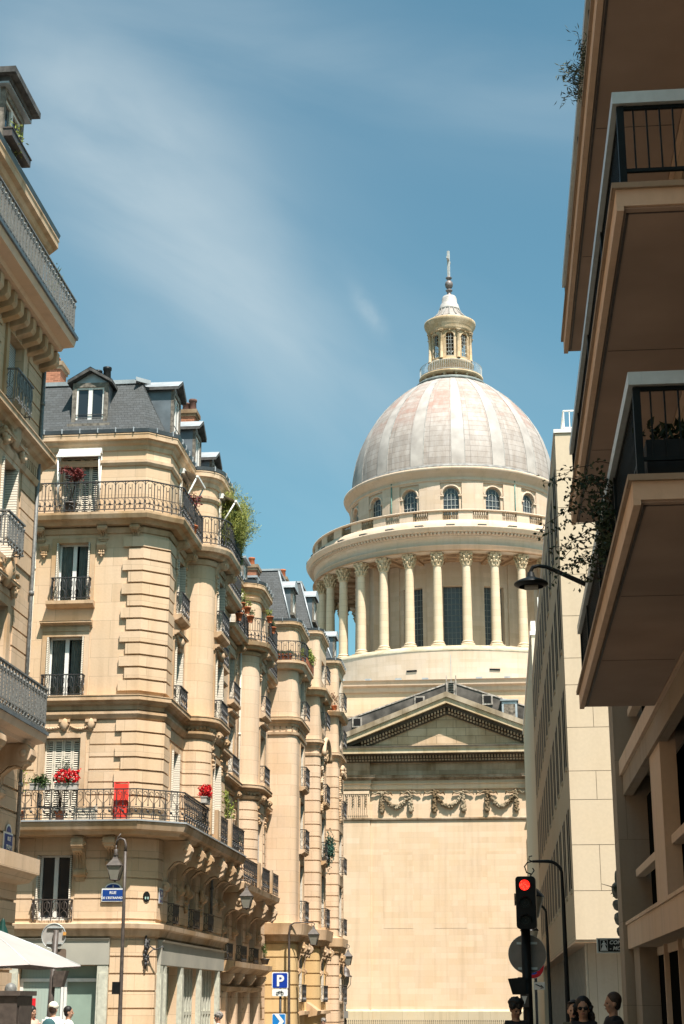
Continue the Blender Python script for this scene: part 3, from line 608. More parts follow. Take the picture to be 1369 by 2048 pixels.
m=MB(); m.poly([(XM-EW,Y1,20.1),(XM+EW,Y1,20.1),(XM,Y1,AP[1]-1.0)]); m.build('tympanum',stone('tympanum blocks',(.60,.44,.295),1.5,.62,.03,.12,.5,mcol=.6,tintv=(.7,.62,.5),patch=.7),ch)  # block colour reddened as well, to warm the shade on the pediment
# roof and lead parapet gable behind the pediment
GY=126.; GA=(-3.42,26.05); gs=.345
def gz2(x,top=0): return GA[1]+top-gs*abs(x-GA[0])
m=MB(); w_=18.
for q in(-1,1):
    m.poly([(GA[0],GY,GA[1]),(GA[0]+q*w_,GY,GA[1]-gs*w_),(GA[0]+q*w_,GY,15),(GA[0],GY,15)]); m.poly([(GA[0],GY,GA[1]),(GA[0]+q*w_,GY,GA[1]-gs*w_),(GA[0]+q*w_,140,GA[1]-gs*w_),(GA[0],140,GA[1])])
m.build('gable_wall',mat('dark lead covered gable',(.12,.105,.092),.95,.35,1.1,spec=.1,c2=(.05,.045,.04),bump=.3),ch)
m=MB()
for q in(-1,1):
    for k in range(40):
        x0=GA[0]+q*(.35+k*.42); x1=x0+q*.42; z0,z1=gz2(x0),gz2(x1); m.poly([(x0,GY-.06,z0-.02),(x1,GY-.06,z1-.02),(x1,GY-.06,z1+.09),(x0,GY-.06,z0+.09)]); m.poly([(x0,GY-.06,z0+.09),(x1,GY-.06,z1+.09),(x1,GY+.3,z1+.09),(x0,GY+.3,z0+.09)])
m.build('coping',mat('pinkish worn coping',(.42,.36,.31),.8,.35,5),ch)
for x,z,s_ in((-5.98,24.55,.42),(-11.0,22.95,.40),(-.55,24.6,.42)):
    h=MB(); h.box(x-s_,x+s_,GY-.1,GY,z-s_,z+s_); hb=h.build('wall_opening',mat('worn pinkish surround',(.38,.33,.28),.8,.3,4),ch); k=MB(); k.box(x-s_*.68,x+s_*.68,GY-.13,GY-.102,z-s_*.62,z+s_*.72); k.build('hole',M_DARK,hb)
lm=MB(); lm.box(GA[0]-.42,GA[0]-.34,GY-.16,GY-.05,24.7,26.6); lm.box(GA[0]+.34,GA[0]+.42,GY-.16,GY-.05,24.7,26.6); lm.box(GA[0]-.42,GA[0]+.42,GY-.08,GY-.03,24.7,26.1)
ll=lm.build('louvre_frame',mat('worn pinkish surround',(1,1,1)),ch); lm=MB()
for i in range(7): lm.box(GA[0]-.2,GA[0]+.2,GY-.2,GY-.085,24.8+i*.19,24.86+i*.19)
lm.build('louvre_slats',M_BLACK,ll); lm=MB(); lm.box(GA[0]-.02,GA[0]+.02,GY,GY+.04,26,28.3); lm.build('lightning_rod',M_ZINC,ll)
d=MB(); X=2.15-.98; d.box(X-.62,X+.62,GY-.7,GY+.6,22.9,24.35); db=d.build('dormer',M_ZINCD,ch)
d=MB(); d.box(X-.72,X+.72,GY-.85,GY+.7,24.36,24.46); d.box(X-.6,X-.45,GY-.74,GY-.703,22.95,24.3); d.box(X+.45,X+.6,GY-.74,GY-.703,22.95,24.3); d.box(X-.45,X+.45,GY-.74,GY-.703,24.1,24.3); d.build('frame',M_ZINC,db)
d=MB(); d.box(X-.44,X+.44,GY-.73,GY-.703,23.0,24.09); d.build('boarded_window',mat('rusty boards',(.22,.18,.14),.8,.4,4),db)
d=MB(); d.sweep(Path([(-22,131),(16,131)]),[(0,20),(0,24.2),(.0,24.25),(-6,24.8)],closed=False); d.sweep(Path([(-22,131),(16,131)]),cornice(.35,.4,24.25)); d.build('transept_wall',S_PAN,ch)
# central block under the drum
m=MB(); bp=Path([(-26,170),(-26,140),(18.5,140),(18.5,170)])
m.sweep(bp,[(0,20),(0,28.3)],closed=False); m.build('crossing_wall',S_PAN,ch)
m=MB(); m.sweep(bp,[(-.01,27.9),(.15,27.95),(.2,28.1),(.2,28.35),(.45,28.5),(.5,28.85),(.62,28.95),(-.01,29.0)]); m.build('crossing_cornice',S_DRUM,ch)
m=MB(); m.poly([(-26,140,28.99),(18.5,140,28.99),(18.5,180,29.3),(-26,180,29.3)]); m.build('crossing_roof',M_ZINC,ch)
for x in(-13.6,-11.2,-8.5,-6.1,-1.3,1.2,3.6): m=MB(); m.box(x-.28,x+.28,139.6,140.6,29.0,29.16); m.build('roof_vent',M_ZINC,ch)
# drum pedestal
m=MB(); c=(CXX,CYY)
m.lathe([(17.3,28.9),(17.3,32.3),(17.35,33.0),(17.35,33.08)],c,96); m.build('drum_base',S_DRUM,ch)
m=MB(); m.lathe([(17.3,33.05),(17.4,33.12),(15.6,33.95),(15.4,34.0),(10,34.02)],c,96); m.build('drum_step',stone('step stone',(.50,.44,.33),2,9,.0,.06,.6,tintv=(.75,.68,.58)),ch)
for a in(-103,-77):
    m=MB(); x,y=CXX+17.36*cos(R(a)),CYY+17.36*sin(R(a)); m.ob((x,y),(-sin(R(a)),cos(R(a))),(cos(R(a)),sin(R(a))),-.5,.5,-.1,.02,31.2,31.36); m.build('vent_slot',M_BLACK,ch)
# inner drum wall with windows, pilasters and radial piers
def ringpath(r,n=128): return Path(circ(c,r,n,-pi*1.5,pi*.5)[::1])
class RP(Path): pass
def cyl_wall(mb,r,z0,z1,ops,n=4,rev=.3):
    """ops: (angle centre, half angle, za, zb) ; wall of r seen from outside"""
    cuts=sorted({-180.,180.}|{a+s_*h for a,h,_,_ in ops for s_ in(-1,1)})
    for a,b in zip(cuts,cuts[1:]):
        k=max(1,round((b-a)/4)); zs=[z0,z1]; mid=(a+b)/2
        hit=[o for o in ops if abs(o[0]-mid)<o[1]]
        segs=[(z0,z1)] if not hit else [(z0,hit[0][2]),(hit[0][3],z1)]
        for za,zb in segs:
            if zb-za<.01: continue
            mb.lathe([(r,za),(r,zb)],c,k,R(a-90),R(b-90),sm=False,uvs=r)
    for a,h,za,zb in ops:
        for q in(-1,1):
            t=R(a+q*h-90); p=(CXX+r*cos(t),CYY+r*sin(t)); p2=(CXX+(r-rev)*cos(t),CYY+(r-rev)*sin(t)); mb.poly([(p[0],p[1],za),(p2[0],p2[1],za),(p2[0],p2[1],zb),(p[0],p[1],zb)])
        for z in(za,zb): mb.lathe([(r-rev,z),(r,z)],c,3,R(a-h-90),R(a+h-90),sm=False)
def polar(r,a): t=R(a-90); return (CXX+r*cos(t),CYY+r*sin(t))
WA=[k*22.5 for k in range(-3,4)]
wops=[(a,5.7,34.1,41.1) for a in(-22.5,0,22.5)]+[(a,5.7,34.1,41.1) for a in(-157.5,-180+.01,157.5)][:0]
m=MB(); cyl_wall(m,10.6,34.0,44.2,wops,rev=.6)
for a in(-33.5,-11.25,11.25,33.5):   # flat pilasters between the windows
    p=polar(10.6,a); t=R(a-90); m.ob(p,(-sin(t),cos(t)),(cos(t),sin(t)),-.55,.55,-.1,.14,34.02,43.5)
m.build('drum_wall',S_DRUM,ch)
for k in range(4):      # four massive radial piers
    a=45+90*k
    m=MB(); p=polar(10.4,a); t=R(a-90); m.ob(p,(-sin(t),cos(t)),(cos(t),sin(t)),-1.3,1.3,-.5,2.2,34.01,43.6); m.ob(p,(-sin(t),cos(t)),(cos(t),sin(t)),-.7,.7,2.2,2.9,34.01,43.6); m.build('pier',S_DRUM,ch)
for a in(-22.5,0,22.5):
    m=MB(); W=5.7; r=10.0; p=polar(r,a-W); q=polar(r,a+W); m.poly([(*p,34.1),(*q,34.1),(*q,41.1),(*p,41.1)]); gw=m.build('window',M_GLASSB,ch)
    m=MB(); L=math.hypot(q[0]-p[0],q[1]-p[1]); t=((q[0]-p[0])/L,(q[1]-p[1])/L); n=(t[1],-t[0])
    for i in range(6): m.ob(p,t,n,L*i/5-.025,L*i/5+.025,.01,.06,34.1,41.1)
    for i in range(13): m.ob(p,t,n,0,L,.012,.05,34.1+i*7/12-.02,34.1+i*7/12+.02)
    m.build('glazing_bars',mat('grey glazing bars',(.22,.23,.21),.5,.1,5),gw)
# colonnade ceiling
m=MB(); m.lathe([(10.5,43.52),(15.2,43.52)],c,96,sm=False)
for k in range(32):
    for rr in(12.0,13.4):
        a=k*11.25; p=polar(rr,a); t=R(a-90); m.ob(p,(-sin(t),cos(t)),(cos(t),sin(t)),-.5,.5,-.04,.04,43.35,43.52)
    p=polar(12.6,a+5.6); t=R(a+5.6-90); m.ob(p,(-sin(t),cos(t)),(cos(t),sin(t)),-.25,.25,-2,1.9,43.3,43.515)
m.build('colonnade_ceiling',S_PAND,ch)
# thirty two Corinthian columns
CR=14.35
def column_meshes():
    sh=MB(); pr=[]; 
    for i in range(13):
        k=i/12; pr.append((.47-.075*k**1.8,34.62+k*(42.25-34.62)))
    sh.lathe(pr,(0,0),20); a=sh.mesh('column')
    b=MB(); b.box(-.66,.66,-.66,.66,34.0,34.2); b.lathe([(.65,34.2),(.68,34.28),(.65,34.37),(.55,34.40),(.53,34.45),(.59,34.5),(.57,34.57),(.49,34.62),(.47,34.64)],(0,0),20); b=b.mesh('base')
    k=MB(); k.lathe([(.40,42.2),(.45,42.24),(.45,42.3),(.38,42.33),(.39,42.7),(.44,43.0),(.56,43.25)],(0,0),16)
    rnd=random.Random(4)
    for tier,(z,hh,rr) in enumerate(((42.32,.42,.43),(42.6,.44,.46))):
        for j in range(8):
            th=2*pi*(j+.5*tier)/8; u=(cos(th),sin(th)); pts=[(u[0]*(rr-.02),u[1]*(rr-.02),z),(u[0]*(rr+.03),u[1]*(rr+.03),z+hh*.6),(u[0]*(rr+.16),u[1]*(rr+.16),z+hh*.92),(u[0]*(rr+.22),u[1]*(rr+.22),z+hh*.74)]
            k.tube(pts,[.10,.10,.085,.05],5,sm=False)
    for j in range(4):
        th=pi/4+j*pi/2; u=(cos(th),sin(th)); k.blob((u[0]*.68,u[1]*.68,43.16),.13,8); k.tube([(u[0]*.4,u[1]*.4,42.8),(u[0]*.52,u[1]*.52,43.05),(u[0]*.68,u[1]*.68,43.24)],.06,5)
    for j in range(4):
        th=j*pi/2; u=(cos(th),sin(th)); k.blob((u[0]*.58,u[1]*.58,43.34),.1,6,jit=.2)
    kk=[(0.74*cos(pi/4+j*pi/2),.74*sin(pi/4+j*pi/2)) for j in range(4)]; pl=[]
    for j in range(4):
        a_,b_=kk[j],kk[(j+1)%4]; pl.append(a_); mx_,my_=(a_[0]+b_[0])/2,(a_[1]+b_[1])/2; pl.append((mx_*.86,my_*.86))
    n0=len(k.v); k.v+= [(x,y,43.28) for x,y in pl]+[(x*1.04,y*1.04,43.44) for x,y in pl]; k.face(list(range(n0,n0+8))[::-1]); k.face(range(n0+8,n0+16))
    for j in range(8): k.face((n0+j,n0+(j+1)%8,n0+8+(j+1)%8,n0+8+j))
    return a,b,k.mesh('capital')
csh,cba,cca=column_meshes()
for me,mm in((csh,S_COLM),(cba,S_COLM),(cca,S_PANM)): me.materials.append(mm)
S_CAP=stone('capital stone',(.60,.48,.33),9,9,.0,.05,.45,tintv=(.8,.7,.56)); cca.materials[0]=S_CAP
for k in range(32):
    a=-5.625+11.25*k; p=polar(CR,a); o=bpy.data.objects.new('column',csh); sc.collection.objects.link(o); o.parent=ch; o.location=(p[0]-ORG[ch][0],p[1]-ORG[ch][1],0); o.rotation_euler=(0,0,R(a)); ORG[o]=(p[0],p[1],0)
    for nm,me in(('base',cba),('capital',cca)):
        q=bpy.data.objects.new(nm,me); sc.collection.objects.link(q); q.parent=o
        if nm=='capital': q.scale=(1.02,1.02,1.12); q.location=(0,0,43.44*(1-1.12)+.02)
# entablature above the columns
m=MB(); m.lathe([(13.9,43.5),(14.86,43.5),(14.86,43.72),(14.9,43.76),(14.9,44.0),(14.95,44.04),(15.05,44.14),(14.88,44.18),(14.88,44.75),(14.96,44.8),(15.1,44.95)],c,128); m.build('entablature',S_DRUM,ch)
m=MB(); m.lathe([(15.0,44.9),(15.1,45.0),(15.12,45.29),(15.62,45.31),(15.7,45.34),(15.72,45.55),(15.86,45.62),(15.9,45.78),(15.2,45.86),(15.1,45.9)],c,128); m.build('drum_cornice',S_DRUM,ch)
m=MB()
for k in range(256):
    a=k*360/256; p=polar(15.1,a); t=R(a-90); m.ob(p,(-sin(t),cos(t)),(cos(t),sin(t)),-.1,.1,0,.42,45.08,45.285)
m.build('modillions',S_DRUM,ch,kind='stuff')
# parapet with balusters
m=MB(); m.lathe([(15.12,45.86),(15.12,46.6),(14.7,46.62),(14.7,45.9)],c,128,uvs=15); m.lathe([(14.72,47.5),(15.2,47.5),(15.24,47.56),(15.24,47.64),(14.7,47.66)],c,128)
for k in range(32):
    a=k*11.25-5.625; m.lathe([(15.08,46.6),(15.08,47.52)],c,3,R(a-2.7-90),R(a+2.7-90),sm=False); 
    for q in(-2.7,2.7): p=polar(15.08,a+q); p2=polar(14.75,a+q); m.poly([(*p,46.6),(*p2,46.6),(*p2,47.52),(*p,47.52)])
    m.lathe([(14.75,46.6),(14.75,47.52)],c,3,R(a-2.7-90),R(a+2.7-90),sm=False)
pa=m.build('parapet',S_DRUM,ch)
b_=MB(); b_.lathe([(.1,46.6),(.1,46.68),(.06,46.74),(.11,46.92),(.115,47.02),(.06,47.26),(.05,47.36),(.09,47.42),(.09,47.5)],(0,0),8)
bm=MB()
for k in range(32):
    for j in range(7):
        a=k*11.25+(j-3)*.85; p=polar(14.93,a); n0=len(bm.v); bm.v+=[(x+p[0],y+p[1],z) for x,y,z in b_.v]
        for f_,s_ in zip(b_.f,b_.sm): bm.face([i+n0 for i in f_],None,s_)
bm.build('balusters',S_PANM,ch,kind='stuff')
for k in range(32):
    if 8<k<24: continue
    m=MB(); a=k*11.25; p=polar(15.5,a); t=R(a-90); m.ob(p,(-sin(t),cos(t)),(cos(t),sin(t)),-.42,.42,-.2,.39,45.80,45.95); m.build('gutter_box',mat('lead gutter outlets',(.1,.095,.085),.7,.2,3),ch)
# upper drum with round headed windows
m=MB(); cyl_wall(m,11.2,46.0,52.4,[(a,5.6,46.4,51.75) for a in WA],rev=.16)
m.build('upper_drum',S_DRUM,ch)
for a in WA:      # recessed panel, archivolt, window
    r=11.03; m=MB(); W=.80; zc=50.5; zb=46.4; zt=51.76; hw=1.12
    def P3(x,z,dr=0): aa=a+math.degrees(x/r); p=polar(r+dr,aa); return (p[0],p[1],z)
    arcp=[(W*cos(pi-pi*i/12),zc+W*sin(pi*i/12)) for i in range(13)]
    for i in range(12):
        x0,z0=arcp[i]; x1,z1=arcp[i+1]; m.poly([P3(x0,z0),P3(x1,z1),P3(x1,zt),P3(x0,zt)]); m.poly([P3(x0,z0),P3(x0,z0,-.3),P3(x1,z1,-.3),P3(x1,z1)])
    for q in(-1,1):
        m.poly([P3(q*hw,zb),P3(q*W,zb),P3(q*W,zt),P3(q*hw,zt)]); m.poly([P3(q*W,zb),P3(q*W,zb,-.3),P3(q*W,zc,-.3),P3(q*W,zc)])
    wd=m.build('window_bay',S_DRUM,ch)
    m=MB(); m.tube([P3(-W-.14,zc-.05,.06)]+[P3((W+.14)*cos(pi-pi*i/14),zc+(W+.14)*sin(pi*i/14),.06) for i in range(15)]+[P3(W+.14,zc-.05,.06)],.11,6)
    for q in(-1,1): p=P3(q*(W+.2),0,.03); t=R(a-90); m.ob(p,(-sin(t),cos(t)),(cos(t),sin(t)),-.27,.27,-.05,.12,zc-.2,zc-.04)
    m.build('archivolt',S_DRUM,wd)
    m=MB(); m.poly([P3(-W-.05,zb,-.28),P3(W+.05,zb,-.28)]+[P3(x*1.02,z,-.28) for x,z in arcp[::-1]]); m.build('pane',M_GLASSB,wd)
    m=MB()
    for x in(-.4,0,.4): m.tube([P3(x,zb,-.24),P3(x,zc+(.66 if x else .45)*1.0,-.24)],.028,4,cap=False)
    for z in(47.6,48.2,48.8,49.4,50.0): m.tube([P3(-W,z,-.24),P3(0,z,-.24),P3(W,z,-.24)],.024,4,cap=False)
    m.tube([P3(.42*cos(pi*i/8),50.3+.42*sin(pi*i/8),-.24) for i in range(9)],.026,4,cap=False); m.tube([P3(.74*cos(pi*i/8),zc+.74*sin(pi*i/8),-.24) for i in range(9)],.035,4,cap=False)
    m.build('glazing_bars',mat('pale glazing bars',(.48,.50,.47),.5,.1,5),wd)
m=MB(); m.lathe([(11.2,51.9),(11.32,51.95),(11.32,52.1),(11.24,52.15),(11.24,52.35),(11.5,52.5),(11.55,52.72),(11.8,52.86),(11.9,53.1),(11.88,53.22),(11.2,53.4),(10.95,53.5)],c,128); m.build('dome_cornice',S_DRUM,ch)
for a in(-33,35):
    m=MB(); p=polar(11.25,a); m.tube([(*p,46.6),(*p,52.3)],.07,6); m.build('downpipe',mat('verdigris pipe',(.12,.22,.18),.6,.2,5),ch)
# dome
DP=[(10.98,53.35),(10.95,53.8),(10.93,54.4),(10.88,55.2),(10.72,56.4),(10.42,57.7),(9.98,59.0),(9.38,60.3),(8.6,61.6),(7.7,62.8),(6.7,63.9),(5.7,64.8),(4.8,65.5),(3.9,66.0),(3.2,66.25)]
m=MB(); m.lathe(DP,c,128,uvs=10.86); m.build('dome',M_LEAD,ch)
m=MB()
for k in range(16):
    for q in(-3.6,3.6):
        a=k*22.5+q+4.2; m.tube([(*polar(r+.02,a),z) for r,z in DP[1:-1]],(.03 if q<0 else .05),4,cap=False,sm=False)
m.build('dome_ribs',mat('grey lead ribs',(.32,.31,.29),.6,.2,2),ch)
for k in range(16):      # smooth raised gores between the ribs
    a=k*22.5+4.2; m=MB(); m.lathe([(r+.05,z) for r,z in DP[1:-1]],c,3,R(a-3.6-90),R(a+3.6-90),uvs=10.86); m.build('dome_gore',mat('smooth lead gore',(.41,.372,.34),.6,.12,.7,c2=(.31,.275,.25)),ch)
m=MB(); m.lathe([(10.98,53.32),(11.12,53.36),(11.12,53.72),(10.97,53.8)],c,128); m.build('dome_foot',mat('grey lead flashing',(.24,.235,.225),.6,.2,2),ch)
m=MB(); m.lathe([(3.3,66.1),(3.95,65.98),(4.05,66.15),(3.85,66.4),(3.3,66.5)],c,48); m.build('dome_collar',mat('green grey lead collar',(.17,.19,.18),.6,.2,2),ch)
# lantern
m=MB(); m.lathe([(2.65,66.3),(2.65,67.0),(2.9,67.05)],c,48); m.lathe([(2.6,66.95),(3.3,66.98),(3.5,67.08),(3.54,67.25),(2.3,67.3)],c,48)
for k in range(16):
    a=k*22.5+11.25; p=polar(2.6,a); t=R(a-90); m.prism(p,(-sin(t),cos(t)),(cos(t),sin(t)),[(0,66.2),(.12,66.25),(.3,66.6),(.7,66.8),(.72,66.97),(0,66.97)],.26)
lb=m.build('lantern_base',S_LANT,ch)
m=MB(); p=polar(2.66,0); m.box(p[0]-.28,p[0]+.28,p[1]-.03,p[1]+.3,66.35,66.88); m.build('opening',M_DARK,lb)
m=MB(); 
for z in(68.42,67.4): m.tube([(CXX+3.42*cos(2*pi*i/48),CYY+3.42*sin(2*pi*i/48),z) for i in range(49)],.035,4,cap=False)
for k in range(96):
    p=polar(3.42,k*3.75); rod(m,p,67.28,68.42,.018)
m.build('lantern_railing',mat('pale grey railing',(.42,.45,.45),.5,.1,5),ch)
m=MB(); cyl_wall(m,2.28,67.3,72.6,[(k*45.,11.2,69.3,72.05) for k in range(-3,4)]+[(179.99,.001,69.3,72)],rev=.25); m.lathe([(2.3,67.3),(2.48,67.35),(2.48,68.6),(2.58,68.7),(2.5,68.95),(2.3,69.0)],c,48)
ln=m.build('lantern',S_LANT,ch)
for k in range(-3,4):
    a=k*45.; r=2.27; W=.44
    def P4(x,z,dr=0): p=polar(r+dr,a+math.degrees(x/r)); return(p[0],p[1],z)
    m=MB(); ap=[(W*cos(pi-pi*i/8),71.65+W*sin(pi*i/8)) for i in range(9)]
    for i in range(8): m.poly([P4(*ap[i]),P4(*ap[i+1]),P4(ap[i+1][0],72.06),P4(ap[i][0],72.06)])
    m.tube([P4(-W-.07,71.6,.03)]+[P4((W+.07)*cos(pi-pi*i/8),71.65+(W+.07)*sin(pi*i/8),.03) for i in range(9)]+[P4(W+.07,71.6,.03)],.05,5); m.blob(P4(0,72.3,.1),.13,6); m.build('arch',S_LANT,ln)
    m=MB()
    for x in(-.13,.13): m.tube([P4(x,69.3,-.1),P4(x,71.9,-.1)],.022,4,cap=False)
    for z in(69.4,69.85,70.3,70.75,71.2,71.6): m.tube([P4(-W,z,-.1),P4(W,z,-.1)],.018,4,cap=False)
    m.tube([P4(-W,69.6,-.2),P4(-.1,69.95,-.2),P4(.1,69.6,-.2),P4(W,69.95,-.2)],.05,4); m.build('window_bars',mat('pale glazing bars',(1,1,1)),ln)
for k in range(8):
    a=22.5+45*k; p=polar(2.42,a); m=MB(); m.lathe([(.24,69.0),(.24,69.1),(.16,69.2),(.14,72.0),(.18,72.05)],p,12)
    for j in range(8): m.blob((p[0]+.17*cos(j*pi/4),p[1]+.17*sin(j*pi/4),72.18+.08*(j%2)),.09,5)
    t=R(a-90); m.ob(p,(-sin(t),cos(t)),(cos(t),sin(t)),-.25,.25,-.25,.25,72.32,72.42); m.build('lantern_column',S_LANT,ch)
m=MB(); m.lathe([(2.2,72.4),(2.5,72.42),(2.5,72.75),(2.55,72.85),(2.58,73.1),(2.82,73.5),(2.88,73.75),(2.86,73.9),(2.2,74.1)],c,64); m.build('lantern_cornice',S_LANT,ch)
m=MB(); m.lathe([(2.3,74.0),(2.12,74.12),(2.05,74.35),(1.75,74.62),(1.35,75.1),(1.12,75.6)],c,48); m.build('lantern_roof',M_LEAD2,ch)
m=MB()
for k in range(16): m.tube([(*polar(r+.02,k*22.5),z) for r,z in((2.05,74.4),(1.77,74.65),(1.37,75.1),(1.14,75.6))],.06,4,cap=False)
m.build('lantern_roof_ribs',mat('grey lead ribs',(1,1,1)),ch)
m=MB(); m.lathe([(1.12,75.55),(1.2,75.6),(1.16,75.75),(1.0,76.3),(.86,76.45),(.84,77.0),(.72,77.3),(.35,77.45)],c,32); m.build('lantern_cap',mat('pale lead cap',(.46,.43,.40),.6,.15,2),ch)
m=MB(); m.lathe([(.4,77.4),(.26,77.55),(.22,77.9),(.34,78.0),(.4,78.1),(.3,78.2),(.2,78.25),(.25,78.4)],c,20)
m.lathe([(.22,78.35),(.38,78.5),(.46,78.8),(.40,79.1),(.22,79.3)],c,20); m.lathe([(.2,79.28),(.18,79.45),(.34,79.58),(.36,79.66),(.2,79.78),(.14,79.85)],c,20); m.build('finial',mat('purplish metal finial',(.20,.17,.16),.5,.25,3,metal=.2),ch)
m=MB(); m.ob((CXX,CYY),(.42,.91),(-.91,.42),-.12,.12,-.12,.12,79.8,83.0); m.ob((CXX,CYY),(.12,.99),(-.99,.12),-.85,.85,-.11,.11,81.75,82.0); m.build('cross',mat('pale grey metal cross',(.45,.45,.43),.5,.15,3),ch)
# garlands on the frieze
def church_garland(xc,w_):
    m=MB(); y=Y0-.02; rnd=random.Random(int(xc*10)); n=30
    for i in range(n+1):
        a=-1+2*i/n; z=16.86-1.12*(1-a*a); rr=.21-.06*abs(a); x=xc+a*w_*.43
        for j in range(3): m.blob((x+rnd.uniform(-.06,.06),y-.12+rnd.uniform(-.07,.02),z+rnd.uniform(-rr*.6,rr*.6)),rr*.6,5,jit=.3)
    for q in(-1,1):
        x=xc+q*w_*.44
        m.tube([(x+.12*cos(2*pi*i/8),y-.06,16.98+.12*sin(2*pi*i/8)) for i in range(9)],.035,4,cap=False)
        for i in range(13):
            for j in range(3): m.blob((x+rnd.uniform(-.10,.10)*(.7+i*.03),y-.12+rnd.uniform(-.05,.03),16.7-i*.1),.10+.005*i,5,jit=.3)
        m.blob((x,y-.12,15.42),.2,7,jit=.2)
        for k in(-1,1):   # ribbon flutter
            pts=[(x,y-.1,16.85),(x+k*.25,y-.16,16.82+rnd.uniform(-.05,.1)),(x+k*.5,y-.12,16.72),(x+k*.7,y-.2,16.82),(x+k*.82,y-.1,16.6)]
            m.tube(pts,[.04,.09,.06,.09,.03],5,sm=False)
    return m.build('garland',stone('soot flecked carved stone',(.34,.275,.19),9,9,.0,.1,1.0,tintv=(.45,.38,.3)),ch)
for xc in(-7.68,-3.68,.32): church_garland(xc,2.5)
m=MB(); x=XL-.15        # fluted panels over the side pilasters
while x>-14:
    m.box(x-.07,x,Y1-.07,Y1+.01,15.1,16.7); x-=.16
m.box(-26,XL-.04,Y1-.1,Y1+.01,16.72,16.95); m.build('triglyphs',S_PAN,ch,kind='stuff')
m=MB(); x=XL-.3
while x>-14:
    for j in range(4): m.blob((x,Y1-.12,16.55-j*.2),.07,5,jit=.3)
    x-=.48
m.build('pendants',S_PANM,ch,kind='stuff')
m=MB(); m.tube([(2.5,121.4,-.8),(2.5,121.4,14.5)],.06,8); m.build('downpipe',M_WHITE,ch)
# stone kerb and iron fence at the foot of the church
fe=T('iron_fence','dark spiked iron fence on a low base in front of the church wall','fence',(-3,112,-.8))
m=MB()
for i in range(190): x=-16+i*.13; rod(m,(x,112),-.7,.32,.014); m.blob((x,112,.36),.03,4,(1,1,2))
m.box(-16,9,111.98,112.02,.1,.14); m.box(-16,9,111.98,112.02,-.5,-.46); m.build('bars',M_IRON,fe); m=MB(); m.box(-16,9,111.8,112.2,-.8,-.6); m.build('base',S_GREY,fe)

for xc,zc_,ww,hh in((-7.6,9.6,2.2,5.6),(-3.7,9.6,2.4,5.6),(.2,9.6,2.2,5.6)):
    m=MB(); m.box(xc-ww/2,xc+ww/2,Y0-.012,Y0+.05,zc_-hh/2,zc_+hh/2); m.build('walled_up_window',S_PAN,ch)
# ================================================================ left side: the buildings of the street
W0=-10.8
def pot(mb,c,r=.14,h=.22): mb.lathe([(r*.65,c[2]),(r,c[2]+h*.85),(r*1.12,c[2]+h*.85),(r*1.12,c[2]+h),(r*.9,c[2]+h),(r*.85,c[2]+h*.7)],(c[0],c[1]),12)
def mansard(b,path,z0,h,inset,m=None,back=6,zm=None):
    mb=MB(); mb.sweep(path,[(.02,z0),(-inset,z0+h)],closed=False); rf=mb.build('roof',m or S_SLATE,b)
    mb=MB(); ip=path.mit(-inset); n=len(mb.v)
    top=[(x,y,z0+h) for x,y in ip]; mb.poly(top); ip2=path.offset(-inset); 
    mb.sweep(ip2,[(-.12,z0+h-.05),(.1,z0+h-.06),(.12,z0+h+.08),(-.12,z0+h+.1)]); mb.build('roof_cap',M_ZINC,b); return rf
def gutter(b,path,z,d=.55,clips=True):
    mb=MB(); mb.sweep(path,[(d-.14,z-.02),(d+.02,z),(d+.06,z+.12),(d-.02,z+.14),(0,z+.16),(0,z+.02)]); g_=mb.build('gutter',M_ZINCD,b)
    if not clips: return
    mb=MB(); s=.3
    while s<path.len-.1: p=path.off(s,d+.05); o,t,n=path.at(s); mb.ob(o,t,n,-.015,.015,d-.05,d+.08,z+.0,z+.17); s+=.62
    mb.build('gutter_clips',M_ZINC,g_,kind='stuff')
